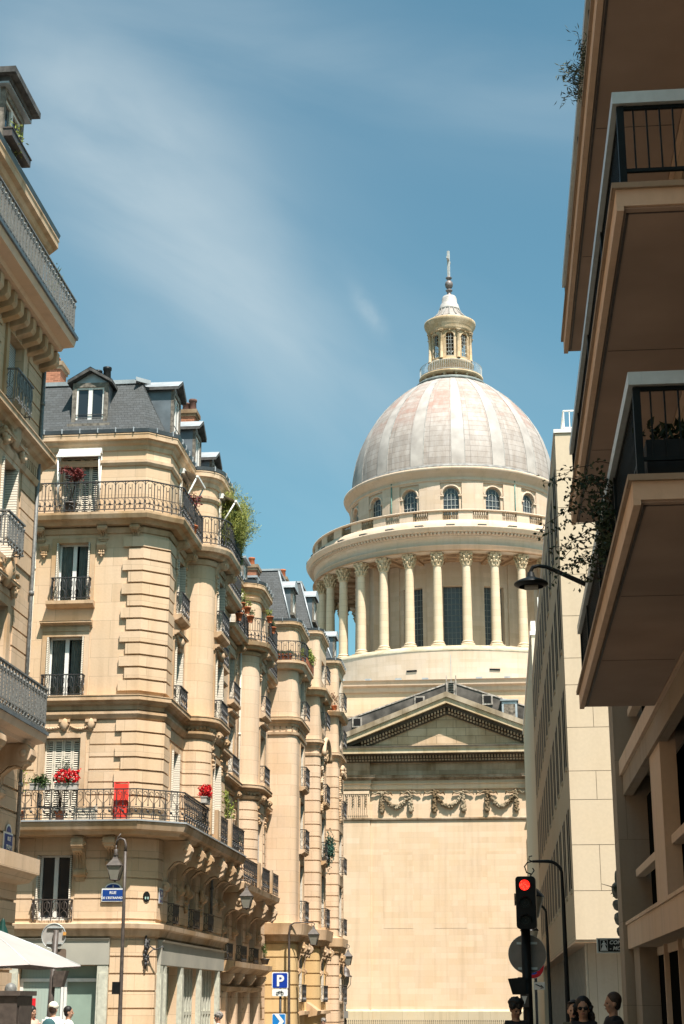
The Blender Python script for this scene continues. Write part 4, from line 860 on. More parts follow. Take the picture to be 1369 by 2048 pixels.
def dormer(b,o,t,n,w,z0,z1,depth,style='gable',open_=True,cheek=None):
    """o: wall point below, t along, n out of the wall"""
    mb=MB(); mb.ob(o,t,n,-w/2,w/2,-depth,-.04,z0,z1); d=mb.build('dormer',cheek or M_ZINCD,b,org=(o[0],o[1],z0))
    mb=MB()
    if style=='gable':
        h=w*.32; e=.16; P=[(-w/2-e,z1-.06),(0,z1+h),(w/2+e,z1-.06),(w/2+e,z1+.05),(0,z1+h+.13),(-w/2-e,z1+.05)]
        for a,bb in((0,1),(1,2)):
            A=P[a],P[bb],P[5-bb] if 0 else P[(5-bb)%6],P[(5-a)%6]
        def q3(u,v,d_): return (o[0]+t[0]*u+n[0]*d_,o[1]+t[1]*u+n[1]*d_,v)
        for (u0,v0),(u1,v1),(u2,v2),(u3,v3) in((P[0],P[1],P[4],P[5]),(P[1],P[2],P[3],P[4])):
            f=[q3(u0,v0,.24),q3(u1,v1,.24),q3(u2,v2,.24),q3(u3,v3,.24)]; k=[q3(u0,v0,-depth),q3(u1,v1,-depth),q3(u2,v2,-depth),q3(u3,v3,-depth)]
            mb.poly(f); mb.poly([f[3],f[2],k[2],k[3]]); mb.poly([f[0],k[0],k[1],f[1]]); mb.poly([f[0],f[3],k[3],k[0]]); mb.poly([f[1],k[1],k[2],f[2]])
        mb.build('dormer_roof',mat('dark weathered roof timber',(.09,.085,.08),.7,.3,6),d)
        g=MB(); g.poly([q3(-w/2,z1,-.02),q3(w/2,z1,-.02),q3(0,z1+h,-.02)]); g.build('gable',M_ZINC,d)
        z=MB(); z.poly([q3(-w/2-e,z1+.056,.25),q3(0,z1+h+.137,.25),q3(0,z1+h+.137,-depth),q3(-w/2-e,z1+.056,-depth)]); z.poly([q3(w/2+e,z1+.056,.25),q3(0,z1+h+.137,.25),q3(0,z1+h+.137,-depth),q3(w/2+e,z1+.056,-depth)]); z.build('zinc_covering',M_ZINC,d)
    elif style=='flat':
        mb.ob(o,t,n,-w/2-.15,w/2+.15,-depth,.2,z1+.001,z1+.1); mb.build('dormer_roof',M_ZINC,d)
    else:   # curved zinc hood
        def q3(u,v,d_): return (o[0]+t[0]*u+n[0]*d_,o[1]+t[1]*u+n[1]*d_,v)
        rr=w/2+.14; A=[(rr*cos(pi-pi*i/12),z1+.6*rr*sin(pi*i/12)) for i in range(13)]
        for p,q in zip(A,A[1:]): mb.poly([q3(*p,.2),q3(*q,.2),q3(*q,-depth),q3(*p,-depth)],None,True)
        mb.poly([q3(*p,.19) for p in A]); mb.build('dormer_roof',M_ZINC,d)
    f=MB(); fw=.14
    for a,bb in((-w/2,-w/2+fw),(w/2-fw,w/2)): f.ob(o,t,n,a,bb,-.035,.07,z0,z1)
    f.ob(o,t,n,-w/2+fw,w/2-fw,-.035,.07,z1-.16,z1); f.ob(o,t,n,-w/2-.12,w/2+.12,-.03,.16,z0-.12,z0-.002); f.build('surround',M_WOODG,d)
    f=MB(); f.ob(o,t,n,-w/2+fw,w/2-fw,-.038,-.03,z0,z1-.16); wn=f.build('pane',M_GLASS,d)
    f=MB()
    for a,bb in((-w/2+fw,-w/2+fw+.06),(w/2-fw-.06,w/2-fw),(-.07,.07)): f.ob(o,t,n,a,bb,-.028,.02,z0,z1-.16)
    f.ob(o,t,n,-w/2+fw,w/2-fw,-.028,.015,z0,z0+.08); f.ob(o,t,n,-w/2+fw,w/2-fw,-.028,.015,z1-.23,z1-.16); f.build('window_frame',M_WHITE,d)
    if style=='gable' and open_:
        f=MB(); f.tube([(o[0]+t[0]*(-w/2+fw)+n[0]*.05,o[1]+t[1]*(-w/2+fw)+n[1]*.05,z0+.35),(o[0]+t[0]*(w/2-fw)+n[0]*.05,o[1]+t[1]*(w/2-fw)+n[1]*.05,z0+.35)],.015,4); f.build('guard_rail',M_IRON,d)
    return d
def chimney(b,x0,x1,y0,y1,z0,z1,pots=(),m=None,pm=None):
    mb=MB(); mb.box(x0,x1,y0,y1,z0,z1); c_=mb.build('chimney',m or M_BRICK,b,org=((x0+x1)/2,(y0+y1)/2,z0))
    mb=MB(); mb.box(x0-.1,x1+.1,y0-.1,y1+.1,z1,z1+.16); mb.box(x0-.05,x1+.05,y0-.05,y1+.05,z1-.12,z1-.002); mb.build('chimney_cap',S_DIRT,c_)
    for x,y,h in pots:
        mb=MB(); mb.lathe([(.16,z1+.16),(.14,z1+.16+h*.8),(.17,z1+.16+h*.85),(.17,z1+.16+h),(.12,z1+.16+h),(.12,z1+.2)],(x,y),12); mb.build('chimney_pot',pm or M_TERRA,c_)
def awning(b,path,s0,s1,z,d=.5,arm=1.5):
    o,t,n=path.at(s0); W=s1-s0; mb=MB(); mb.ob(o,t,n,0,W,.02,.2,z-.12,z+.06); aw=mb.build('awning',M_WHITE,b)
    mb=MB(); mb.ob(o,t,n,-.02,W+.02,d-.08,d,z-.3,z-.22); 
    for a in(.03,W-.03):
        p=(o[0]+t[0]*a,o[1]+t[1]*a); mb.tube([(p[0]+n[0]*.06,p[1]+n[1]*.06,z-arm),(p[0]+n[0]*(d-.05),p[1]+n[1]*(d-.05),z-.26)],.03,5); mb.tube([(p[0]+n[0]*.05,p[1]+n[1]*.05,z-arm),(p[0]+n[0]*.05,p[1]+n[1]*.05,z-.1)],.02,4)
    mb.build('awning_arm',M_WHITE,aw)
    mb=MB(); A=[(o[0]+t[0]*a+n[0]*q,o[1]+t[1]*a+n[1]*q,zz) for a,q,zz in((0,.2,z-.02),(W,.2,z-.02),(W,d-.04,z-.22),(0,d-.04,z-.22))]; mb.poly(A); mb.build('cloth',mat('off white awning cloth',(.66,.62,.55),.9,.05,4),aw)
def body(b,m,x0,x1,y0,y1,z0,z1):
    mb=MB(); mb.box(x0,x1,y0,y1,z0,z1); return mb.build('rear_wall',m,b)
KR=random.Random(77)
def wk(alt='french',p=.45): return 'curtain' if KR.random()<p else alt
# ---------------------------------------------------------------- near corner building (left edge of the picture)
b1=T('corner_building','limestone corner building at the far left with a long cast iron balcony below its roof','building',(W0,30,0))
P1=Path([(W0,-45),(W0,35.5),(-12.0,36.8),(-22,36.8)])
def win(path,ys,za,zb,x=W0): return ops_of(path,[((x,a),(x,c_),za,zb) for a,c_ in ys])
YB=[(23.4,24.7),(26.3,27.6),(29.2,30.5),(32.5,33.6)]
o5=win(P1,YB,17.35,18.75); o4=win(P1,YB,14.6,16.3); o3=win(P1,YB,11.2,13.3); o2=win(P1,YB,7.9,10.1); o1=win(P1,[(28,29.4)],4.9,6.5)
P1T=Path([(W0,-45),(W0,34.75),(-12.0,36.05),(-22,36.05)])
o5=win(P1T,YB[:3]+[(31.9,33.0)],17.35,18.75)
mb=MB(); wall(mb,P1,-.5,17.0,o4+o3+o2+o1); wall(mb,P1T,17.0,19.3,o5); mb.build('wall',S_B1,b1)
mb=MB(); courses(mb,P1,.3,4.3,.5,.06,.05,o1,s0=P1.loc((W0,20))); courses(mb,P1,4.7,6.7,.5,.06,.05,o1,s0=P1.loc((W0,20))); mb.build('rusticated_base',S_B1,b1)
mb=MB(); a_=P1.loc((W0,20)); e_=P1.len-4
for z0,z1,ops in((7.6,10.6,o2),(11.2,13.9,o3),(14.5,16.6,o4)): courses(mb,P1,z0,z1,.42,.045,.035,ops,s0=a_,s1=e_,mar=.5)
courses(mb,P1T,17.3,19.0,.42,.045,.035,o5,s0=a_,s1=P1T.len-4,mar=.35); mb.build('rustication',S_B1,b1)
for ops in(o2,o3,o4,o5):
    for s0,s1,za,zb in ops: mb=MB(); surround(mb,P1T if ops is o5 else P1,s0,s1,za,zb,.2,.06,head=ops is not o5 and ops is not o4,sill=False); mb.build('window_surround',S_B2T,b1)
for ops in(o2,o3,o4,o5):
    for s0,s1,za,zb in ops: window(b1,P1T if ops is o5 else P1,s0,s1,za,zb,'roller' if ops is o4 or ops is o2 else 'french',rev=.24)
for s0,s1,za,zb in o1: window(b1,P1,s0,s1,za,zb,'french',rev=.24)
for s0,s1,za,zb in o4[:]: balconette(b1,P1,s0,s1,14.55,.8,.3,'small',M_IRONG)
for s0,s1,za,zb in o3[:]: balconette(b1,P1,s0,s1,11.2,.8,.3,'cast',M_IRONG)
s_end=P1.loc((W0,35.45)); cp=P1.sub(P1.loc((W0,18)),P1.len-2)
ct=P1T.sub(P1T.loc((W0,18)),P1T.len-2); mb=MB(); mb.sweep(ct,cornice(.6,.36,19.75)); mb.sweep(ct,[(-.01,19.1),(.1,19.1),(.14,19.25),(.14,19.32),(-.01,19.32)]); mb.build('top_cornice',S_B2T,b1)
gutter(b1,ct,19.76,.32,False)
# upper balcony
bp_=P1.sub(P1.loc((W0,18)),P1.loc((W0,34.95)))
mb=MB(); mb.sweep(bp_,[(-.02,16.78),(.55,16.78),(.6,16.86),(.86,16.88),(.9,17.05),(-.02,17.1)]); 
sl_b=mb.build('balcony_slab',S_CONC,b1)
mb=MB(); mb.sweep(bp_,[(.84,17.052),(.95,17.052),(.96,17.13),(.0,17.14),(0,17.11)]); mb.build('balcony_edge',M_ZINCD,b1)
mb=MB(); s=P1.loc((W0,20))
while s<s_end:
    o,t,n=P1.at(s); mb.prism(o,t,n,[(-.01,16.3),(.12,16.34),(.40,16.42),(.46,16.5),(.46,16.77),(-.01,16.77)],.24); s+=.5
mb.build('balcony_brackets',S_B2T,b1,kind='stuff')
rail(b1,Path(bp_.mit(.84)+[(W0+.02,34.9)]),17.14,.98,'cast',M_IRONG)
# mid cornice
mb=MB(); mb.sweep(cp,cornice(.45,.38,14.3)); mb.sweep(cp,[(-.01,13.4),(.08,13.42),(.12,13.55),(-.01,13.56)]); mb.build('mid_cornice',S_B2T,b1)
mb=MB(); s=P1.loc((W0,33.8))
while s<s_end: o,t,n=P1.at(s); mb.ob(o,t,n,-.045,.045,0,.07,13.62,13.84); s+=.16
mb.build('dentils',S_B2T,b1,kind='stuff')
for s0,s1,za,zb in o3+o2:
    mb=MB(); sm=(s0+s1)/2
    for k in range(2):
        s=s0-.1 if k else s1+.1; garland(mb,P1,s,zb+.75,.35,.45,.09,.14,8)
    mb.blob((*P1.off(sm,.16),zb+.65),.25,8,(.5,.8,1.4)); garland(mb,P1,sm,zb+.8,.9,.2,.1,.12,12); mb.build('carved_swag',S_B2T,b1)
# lower balcony
lp=P1.sub(P1.loc((W0,18)),P1.loc((W0,34.35)))
mb=MB(); mb.sweep(lp,[(-.02,7.0),(.6,7.02),(.64,7.1),(.86,7.14),(.9,7.3),(-.02,7.36)]); mb.build('balcony_slab',S_CONC,b1)
mb=MB(); mb.sweep(lp,[(.84,7.302),(.93,7.302),(.93,7.37),(.0,7.38),(0,7.361)]); mb.build('balcony_edge',M_ZINCD,b1)
rl=Path([P1.off(lp.len-1+P1.loc((W0,18)),0)]) if 0 else None
q=lp.mit(.84); rail(b1,Path(q+[lp.off(lp.len-.01,.02)]),7.37,.98,'cast',M_IRONG)
for y in(26.,28.8,31.4,33.6):
    mb=MB(); console(mb,P1,P1.loc((W0,y)),.34,7.0,1.25,.78); mb.build('console',S_B2T,b1)
mb=MB(); mb.sweep(cp,[(-.01,4.15),(.3,4.2),(.42,4.35),(.5,4.38),(.5,4.72),(.3,4.76),(-.01,4.8)]); mb.build('ground_cornice',S_B1,b1)
mb=MB(); mb.poly([(*p,19.9) for p in P1.p]+[(-22,-45,19.9)]); mb.build('roof_deck',M_ZINC,b1)
rp=Path([(W0-.1,14),(W0-.1,34.6),(-12.2,35.9),(-22,35.9)]); mansard(b1,rp,19.85,2.0,1.5)
dm=dormer(b1,(W0+.06,31.5),(0,1),(1,0),1.5,19.95,21.55,1.6,'flat',cheek=mat('pale painted dormer cheek',(.46,.44,.41),.6,.1,3))
mb=MB(); mb.ob((W0+.05,31.45),(0,1),(1,0),-1.02,1.02,-1.7,.40,21.72,21.87); mb.ob((W0+.05,31.45),(0,1),(1,0),-.86,.86,-1.6,.24,21.6,21.72); mb.build('dormer_cornice',MT['dark weathered roof timber'],b1)
def planter_box(label,c,t,L,m,leafm,grp=None,flow=None,n=140,hh=.3,spread=.2,leaf=(.09,.05)):
    w_=T('window_box',label,'flower box',(c[0],c[1],c[2]),grp); nn=(t[1],-t[0]); mb=MB(); mb.ob((c[0],c[1]),t,nn,-L/2,L/2,-.1,.1,c[2],c[2]+.18); mb.ob((c[0],c[1]),t,nn,-L/2-.02,L/2+.02,-.12,.12,c[2]+.18,c[2]+.21); mb.build('box',m,w_)
    mb=MB(); foliage(mb,(c[0],c[1],c[2]+.2+hh*.45),(abs(t[0])*L*.5+spread*abs(t[1])+.04,abs(t[1])*L*.5+spread*abs(t[0])+.04,hh),n,*leaf); mb.build('foliage',leafm,w_)
    if flow:
        mb=MB(); rnd=random.Random(3)
        for i in range(64):
            u=rnd.uniform(-.5,.5)*L; v=rnd.uniform(-.16,.16); z=c[2]+.32+rnd.uniform(-.1,.28)
            x,y=c[0]+t[0]*u+nn[0]*v,c[1]+t[1]*u+nn[1]*v
            for j in range(12): mb.leaf((x+rnd.gauss(0,.028),y+rnd.gauss(0,.028),z+rnd.gauss(0,.028)),.06,.06,rnd)
        mb.build('flowers',flow,w_)
    return w_
planter_box('dark planter box with straggling plants hung below the topmost dormer at the left',(W0+.42,31.0,20.0),(0,1),1.45,M_IRONB,M_LEAFY,n=220,hh=.42,leaf=(.12,.035))
def potplant(label,c,r=.15,h=.25,potm=None,leafm=None,rad=(.3,.3,.3),n=150,leaf=(.09,.05),stem=0.,cat='potted plant',grp=None,up=.4,clumps=8):
    w_=T('potted_plant',label,cat,c,grp); mb=MB(); pot(mb,c,r,h); mb.build('pot',potm or M_TERRA,w_); rnd=random.Random(int(c[0]*97+c[1]*31))
    cz=c[2]+h+stem+rad[2]*.7; mb=MB()
    for i in range(5):
        a=rnd.uniform(0,6.28); mb.tube([(c[0],c[1],c[2]+h*.6),(c[0]+rad[0]*.2*cos(a),c[1]+rad[1]*.2*sin(a),c[2]+h+stem*.6),(c[0]+rad[0]*.5*cos(a),c[1]+rad[1]*.5*sin(a),cz)],[.02,.014,.006],4)
    mb.build('stem',M_BARK,w_); mb=MB(); foliage(mb,(c[0],c[1],cz),rad,n,*leaf,clumps=clumps,rnd=rnd,up=up); mb.build('foliage',leafm or M_LEAF,w_); return w_
potplant('spiky plant behind the upper balcony end of the far left building',(-10.25,34.1,17.14),.14,.3,None,M_LEAFY,(.25,.35,.5),110,(.2,.045),.3)
# ---------------------------------------------------------------- chamfered corner building with bow
b2=T('corner_building','limestone corner building with chamfered corner, slate mansard and a red folded chair on its balcony','building',(-11.2,56,0))
LOW=Path([(-24,50),(-11.5,50),(W0,50.62),(W0,62.8)])
UP=rounded([(-24,50,0),(-11.5,50,0),(W0,50.62,0),(W0,54.15,.12),(-9.9,54.15,.68),(-9.9,57.3,.6),(W0,57.3,.12),(W0,62.8,0)])
def sx(path,x0,x1,za,zb): return ops_of(path,[((x0,50),(x1,50),za,zb)])
def ey(path,ys,za,zb,x=W0): return ops_of(path,[((x,a),(x,c_),za,zb) for a,c_ in ys])
g0=sx(LOW,-14.5,-13.38,4.08,6.08)+ey(LOW,[(52.4,53.3),(56.0,57.1),(58.9,59.9)],4.1,6.0)
gsh=sx(LOW,-14.9,-12.42,-.3,2.72)+ey(LOW,[(52.0,54.4),(54.8,57.8),(58.2,61.6)],-.5,2.75)
BW=[(55.0,56.3)]; FL=[(52.15,53.3),(60.6,61.6)]
o1=sx(UP,-14.5,-13.3,7.16,9.78)+ey(UP,FL,7.16,9.7)+ey(UP,BW,7.16,9.7,-9.9)
o2=sx(UP,-14.58,-13.34,11.08,13.12)+ey(UP,FL,11.1,13.2)+ey(UP,BW,11.1,13.3,-9.9)
o3=sx(UP,-14.42,-13.28,14.3,16.32)+ey(UP,FL,14.3,16.3)+ey(UP,BW,14.3,16.3,-9.9)
o4=sx(UP,-14.4,-13.12,17.3,19.4)+ey(UP,FL,17.3,19.3)+ey(UP,BW,17.3,19.3,-9.9)
mb=MB(); wall(mb,LOW,-1,6.95,g0+gsh,rev=.3); wall(mb,UP,6.95,20.0,o1+o2+o3+o4,rev=.26); mb.build('wall',S_B2,b2)
body(b2,S_B2,-24,-22,50.2,62.7,-1,20)
# interior shell so that windows look into dark rooms
mb=MB(); mb.sweep(Path([(-22,50.9),(-12.2,50.9),(-11.6,51.6),(-11.6,62)]),[(0,-1),(0,19.9)],closed=False); mb.build('interior',M_DARK,b2)
q=UP.loc((-12.15,50)); q2=UP.loc((W0,51.55))
mb=MB()
courses(mb,UP,7.55,10.35,.42,.05,.03,o1,s0=UP.loc((-15.2,50)),s1=UP.len,mar=.3)
courses(mb,LOW,4.1,6.6,.62,.05,.03,g0,s0=LOW.loc((-15.4,50)),s1=LOW.len,mar=.12)
courses(mb,LOW,-.6,3.5,.52,.05,.04,(),s0=LOW.loc((-12.05,50)),s1=LOW.loc((W0,50.9)))
mb.build('rustication',S_B2,b2)
mb=MB(); courses(mb,UP,7.5,10.35,.405,.06,.11,(),s0=q,s1=q2,alt=.2); mb.build('quoins',S_B2,b2)
mb=MB(); courses(mb,UP,11.25,16.5,.405,.065,.11,(),s0=q,s1=q2,alt=.2); mb.build('quoins',S_B2,b2)
for ops in(o1,o2,o3):
    for s0,s1,za,zb in ops:
        mb=MB(); surround(mb,UP,s0,s1,za,zb,.17,.05,head=ops is o2 ,sill=ops is not o1); mb.build('window_surround',S_B2T,b2)
# horizontal mouldings
mb=MB(); mb.sweep(UP,cornice(.55,.26,20.1)); mb.sweep(UP,[(-.01,19.0),(.05,19.0),(.1,19.1),(.1,19.2),(-.01,19.22)]); mb.build('top_cornice',S_B2T,b2); gutter(b2,UP,20.12,.24)
mb=MB(); mb.sweep(UP,[(-.01,16.62),(.06,16.62),(.1,16.75),(.1,16.8),(-.01,16.8)]); mb.sweep(UP,[(-.02,16.85),(.3,16.86),(.4,16.98),(.55,17.0),(.6,17.14),(.6,17.22),(-.02,17.26)]); mb.build('balcony_slab',S_B2T,b2)
mb=MB(); mb.sweep(UP,cornice(.45,.34,11.12)); mb.sweep(UP,[(-.01,10.38),(.08,10.38),(.16,10.52),(.16,10.6),(-.01,10.6)]); mb.build('mid_cornice',S_B2T,b2)
mb=MB(); s=UP.loc((-10.7,54.15))+.1
while s<UP.loc((W0,57.3)): o,t,n=UP.at(s); mb.blob((o[0]+n[0]*.06,o[1]+n[1]*.06,10.72+.06*sin(s*9)),.085,5,jit=.3); s+=.13
mb.build('carved_frieze',S_B2T,b2,kind='stuff')
LB=Path([(-24,50),(-11.5,50),(W0,50.62),(W0,62.5)])
mb=MB(); mb.sweep(LB,[(-.02,6.62),(.72,6.64),(.78,6.74),(.9,6.78),(.96,6.96),(.96,7.02),(-.02,7.06)]); mb.build('balcony_slab',S_B2T,b2)
mb=MB(); mb.sweep(LB,[(.9,7.022),(1.0,7.022),(1.0,7.07),(0,7.075),(0,7.062)]); mb.build('balcony_edge',M_ZINC,b2)
mb=MB(); mb.sweep(LOW,[(-.02,3.55),(.12,3.6),(.2,3.78),(.3,3.82),(.32,3.96),(-.02,4.02)]); mb.build('ground_cornice',S_B2T,b2)
# railings
LR=Path(LB.mit(.88)+[(W0+.02,62.5)]); 
rail(b2,LR.sub(LR.loc((-15.6,49.12)),LR.loc((-9.92,55.4))),7.07,.96,'scroll')
rail(b2,LR.sub(LR.loc((-9.92,56.9)),LR.loc((-9.92,58.6))),7.07,.96,'scroll'); rail(b2,LR.sub(LR.loc((-9.92,59.1)),LR.len),7.07,.96,'scroll')
for y0_,y1_ in((55.88,56.5),(58.7,59.0)): mb=MB(); mb.box(-10.05,-9.8,y0_,y1_,7.07,8.1); mb.build('stone_pier',S_B2T,b2)
UR=Path(UP.mit(.54)); rail(b2,UR.sub(UR.loc((-15.8,49.4)),UR.len-.1),17.24,1.05,'arch')
for s0,s1,za,zb in o2: balconette(b2,UP,s0,s1,za+.02,.72,.28)
for s0,s1,za,zb in o3: balconette(b2,UP,s0,s1,za+.02,.76,.26)
for s0,s1,za,zb in g0: balconette(b2,LOW,s0,s1,4.05,.66,.2,'small',M_IRONB)
# windows
for i,(s0,s1,za,zb) in enumerate(o1): window(b2,UP,s0,s1,za,zb,'closed' if i==0 else wk(),rev=.24)
for i,(s0,s1,za,zb) in enumerate(o2): window(b2,UP,s0,s1,za,zb,'curtain' if i==0 else 'french',rev=.24)
for i,(s0,s1,za,zb) in enumerate(o3): window(b2,UP,s0,s1,za,zb,'curtain' if i==0 else 'french',rev=.24)
for i,(s0,s1,za,zb) in enumerate(o4): window(b2,UP,s0,s1,za,zb,'closed' if i==0 else 'french',rev=.24)
for i,(s0,s1,za,zb) in enumerate(g0): window(b2,LOW,s0,s1,za,zb,'french' if i==0 else 'roller',rev=.26,mf=None if i==0 else M_SHUT)
# consoles
for x in(-15.35,-12.95-.15,-12.1): mb=MB(); console(mb,LOW,LOW.loc((x,50)),.3,6.62,.95 if x>-12.5 else 1.35,.62); mb.build('console',S_B2T,b2)
for y in(51.6,53.9,55.5,58.2,60.3,62.0): mb=MB(); console(mb,LOW,LOW.loc((W0,y)),.34,6.62,1.75,.9); mb.build('console',S_B2T,b2)
for y in(55.1,57.8):
    mb=MB(); garland(mb,LOW,LOW.loc((W0,y)),5.1,.3,.5,.07,.1,8); mb.blob((W0+.12,y,5.3),.16,6,(.6,.8,1.3),.2); mb.build('carved_drop',S_B2T,b2)
for x in(-15.0,-14.75,-12.85,-11.75): mb=MB(); console(mb,UP,UP.loc((x,50)),.24,16.84,.48,.34); mb.build('bracket',S_B2T,b2) if x!=-14.75 else None
for x in(-14.85,-12.9):
    mb=MB(); mb.prism((x,50),(1,0),(0,-1),[(-.01,16.05),(.05,16.05),(.14,16.2),(.14,16.28),(-.01,16.3)],.3); [mb.blob((x+q*.07,49.93,16.0-r_*.08),.05,5,jit=.3) for q in(-1,0,1) for r_ in range(3-abs(q))]; mb.build('carved_capital',S_B2T,b2)
for x,y in((-10.75,52.0),(W0+.05,53.6),(-9.9,54.9),(-9.9,56.7),(W0,60.3)):
    mb=MB(); console(mb,UP,UP.loc((x,y)),.26,16.84,.62,.42); garland(mb,UP,UP.loc((x,y)),16.1,.2,.4,.05,.06,7); mb.build('bracket',S_B2T,b2)
for y in(54.9,56.5):
    mb=MB(); console(mb,UP,UP.loc((-9.9,y)),.24,10.68,.7,.32); garland(mb,UP,UP.loc((-9.9,y)),9.9,.2,.5,.06,.07,8); mb.build('bracket',S_B2T,b2)
for s0,s1,za,zb in o2[3:]+o2[1:2]:
    mb=MB(); sm=(s0+s1)/2; mb.blob((*UP.off(sm,.14),zb+.25),.2,7,(.6,1,1),.2); garland(mb,UP,sm,zb+.35,s1-s0,.12,.09,.1,10); mb.build('carved_keystone',S_B2T,b2)
mb=MB(); s=UP.loc((-14.55,50)); garland(mb,UP,UP.loc((-14.3,50)),10.22,1.0,.14,.045,.07,12); garland(mb,UP,UP.loc((-13.35,50)),10.2,.75,.14,.045,.07,12)
for x in(-13.85,-12.98): mb.blob((x,49.9,10.2),.14,7,(.9,.5,1.5),.15); mb.ob((x,50),(1,0),(0,-1),-.18,.18,0,.12,10.28,10.37)
mb.build('carved_swag',S_B2T,b2)
# awnings over the top floor windows
awning(b2,UP,o4[0][0]-.1,o4[0][1]+.1,19.55,.42,2.2); awning(b2,UP,o4[1][0]-.1,o4[1][1]+.1,19.5,.7,1.5); awning(b2,UP,o4[3][0]-.1,o4[3][1]+.2,19.45,.7,1.3)
# shopfront painted grey green
mb=MB()
mb.sweep(LOW.sub(LOW.loc((-24,50)),LOW.loc((-12.06,50))),[(-.02,2.74),(.12,2.74),(.14,3.44),(.2,3.52),(-.02,3.54)])
mb.sweep(LOW.sub(LOW.loc((W0,51.0)),LOW.len-.02),[(-.02,2.76),(.14,2.76),(.16,3.44),(.24,3.5),(-.02,3.53)])
mb.build('shop_fascia',M_PAINT,b2)
for x0,x1 in((-12.42,-12.08),(-15.2,-14.92)): mb=MB(); mb.ob((0,50),(1,0),(0,-1),x0,x1,-.02,.1,-.5,2.735); mb.ob((0,50),(1,0),(0,-1),x0+.06,x1-.06,.1,.125,-.3,2.5); mb.build('shop_pilaster',M_PAINTW,b2)
for y0,y1 in((50.98,51.45),(51.7,52.0),(54.4,54.8),(57.8,58.2),(61.6,62.0)):
    mb=MB(); mb.ob((W0,0),(0,1),(1,0),y0,y1,-.02,.13,-.8,2.755); mb.ob((W0,0),(0,1),(1,0),y0+.06,y1-.06,.13,.16,-.6,2.5); mb.build('shop_pilaster',M_PAINTW,b2)
mb=MB(); mb.poly([(-14.92,50.28,-.5),(-12.4,50.28,-.5),(-12.4,50.28,2.72),(-14.92,50.28,2.72)]); mb.poly([(-24,50.05,-.5),(-15.2,50.05,-.5),(-15.2,50.05,2.72),(-24,50.05,2.72)]) if 0 else None
sw=mb.build('shop_window',M_FROST,b2); mb=MB()
for x0,x1 in((-14.92,-14.8),(-13.6,-13.52),(-13.5,-13.42),(-12.5,-12.42),(-13.0-.04,-12.96) if 0 else (-13.42,-13.415)): mb.box(x0,x1,50.18,50.26,-.5,2.3)
mb.box(-14.92,-12.42,50.16,50.27,2.24,2.34); mb.build('frame',M_WHITE,sw)
mb=MB(); mb.sweep(Path([(-14.9+.02,50.2),(-13.62,50.2)]),[(0,-.5),(0,2.72)],closed=False); mb.build('panelled_door',stripes('pale green boarding',(.36,.43,.37),(.31,.38,.33),.1,'U',bump=.5,duty=.85),b2)
mb=MB(); mb.poly([(W0-.29,52,-.8),(W0-.29,54.4,-.8),(W0-.29,54.4,2.75),(W0-.29,52,2.75)]); mb.build('shop_window',M_GLASS if 0 else M_FROST,b2)
for y0,y1 in((54.8,57.8),(58.2,61.6)):
    mb=MB(); n_=6
    for i in range(n_):
        a=y0+(y1-y0)*i/n_; c_=y0+(y1-y0)*(i+1)/n_; mb.ob((W0,0),(0,1),(1,0),a+.03,a+.12,-.22,-.12,-.8,2.74); mb.ob((W0,0),(0,1),(1,0),c_-.12,c_-.03,-.22,-.12,-.8,2.74); mb.ob((W0,0),(0,1),(1,0),a+.12,c_-.12,-.22,-.12,1.2,1.32); mb.ob((W0,0),(0,1),(1,0),a+.12,c_-.12,-.22,-.15,-.8,1.2)
    sp=mb.build('shop_panelling',M_PAINTW,b2); mb=MB(); mb.poly([(W0-.27,y0,-.8),(W0-.27,y1,-.8),(W0-.27,y1,2.75),(W0-.27,y0,2.75)]); mb.build('glass',M_GLASS,sp)
# roof
RP2=Path([(-24,50.15),(-11.6,50.15),(-10.95,50.75),(-10.95,62.8)]); mansard(b2,RP2,20.2,2.35,1.15)
mb=MB(); ip=RP2.mit(-1.15); mb.poly([(ip[0][0],ip[0][1],22.6),(ip[1][0],ip[1][1],22.6),(-12.9,54.2,23.25),(-24,54.2,23.25)]); mb.poly([(ip[1][0],ip[1][1],22.6),(ip[2][0],ip[2][1],22.6),(-12.9,54.2,23.25)]); mb.poly([(ip[2][0],ip[2][1],22.6),(ip[3][0],ip[3][1],22.6),(-13.3,62.8,23.25),(-12.9,54.2,23.25)]); mb.build('upper_roof',M_ZINC,b2)
dormer(b2,(-13.68,50.5),(1,0),(0,-1),1.26,20.72,22.25,1.2,'gable')
for y in(52.3,56.4,60.0): dormer(b2,(-11.05,y),(0,1),(1,0),1.25,20.75,22.4,1.3,'gable')
chimney(b2,-12.15,-11.6,58.6,59.3,21,24.1,[(-11.75,58.95,.55),(-12.02,58.95,.4)],pm=mat('dark fired clay',(.12,.06,.045),.8,.2,5))
chimney(b2,-17.2,-15.6,53.2,54.0,21,24.1,[(-15.9,53.6,.3)]); 
chimney(b2,-14.75,-14.05,54.3,55.0,22.6,23.75,[(-14.55,54.6,.5),(-14.2,54.6,.62)],m=M_ZINCD,pm=M_BLACK)
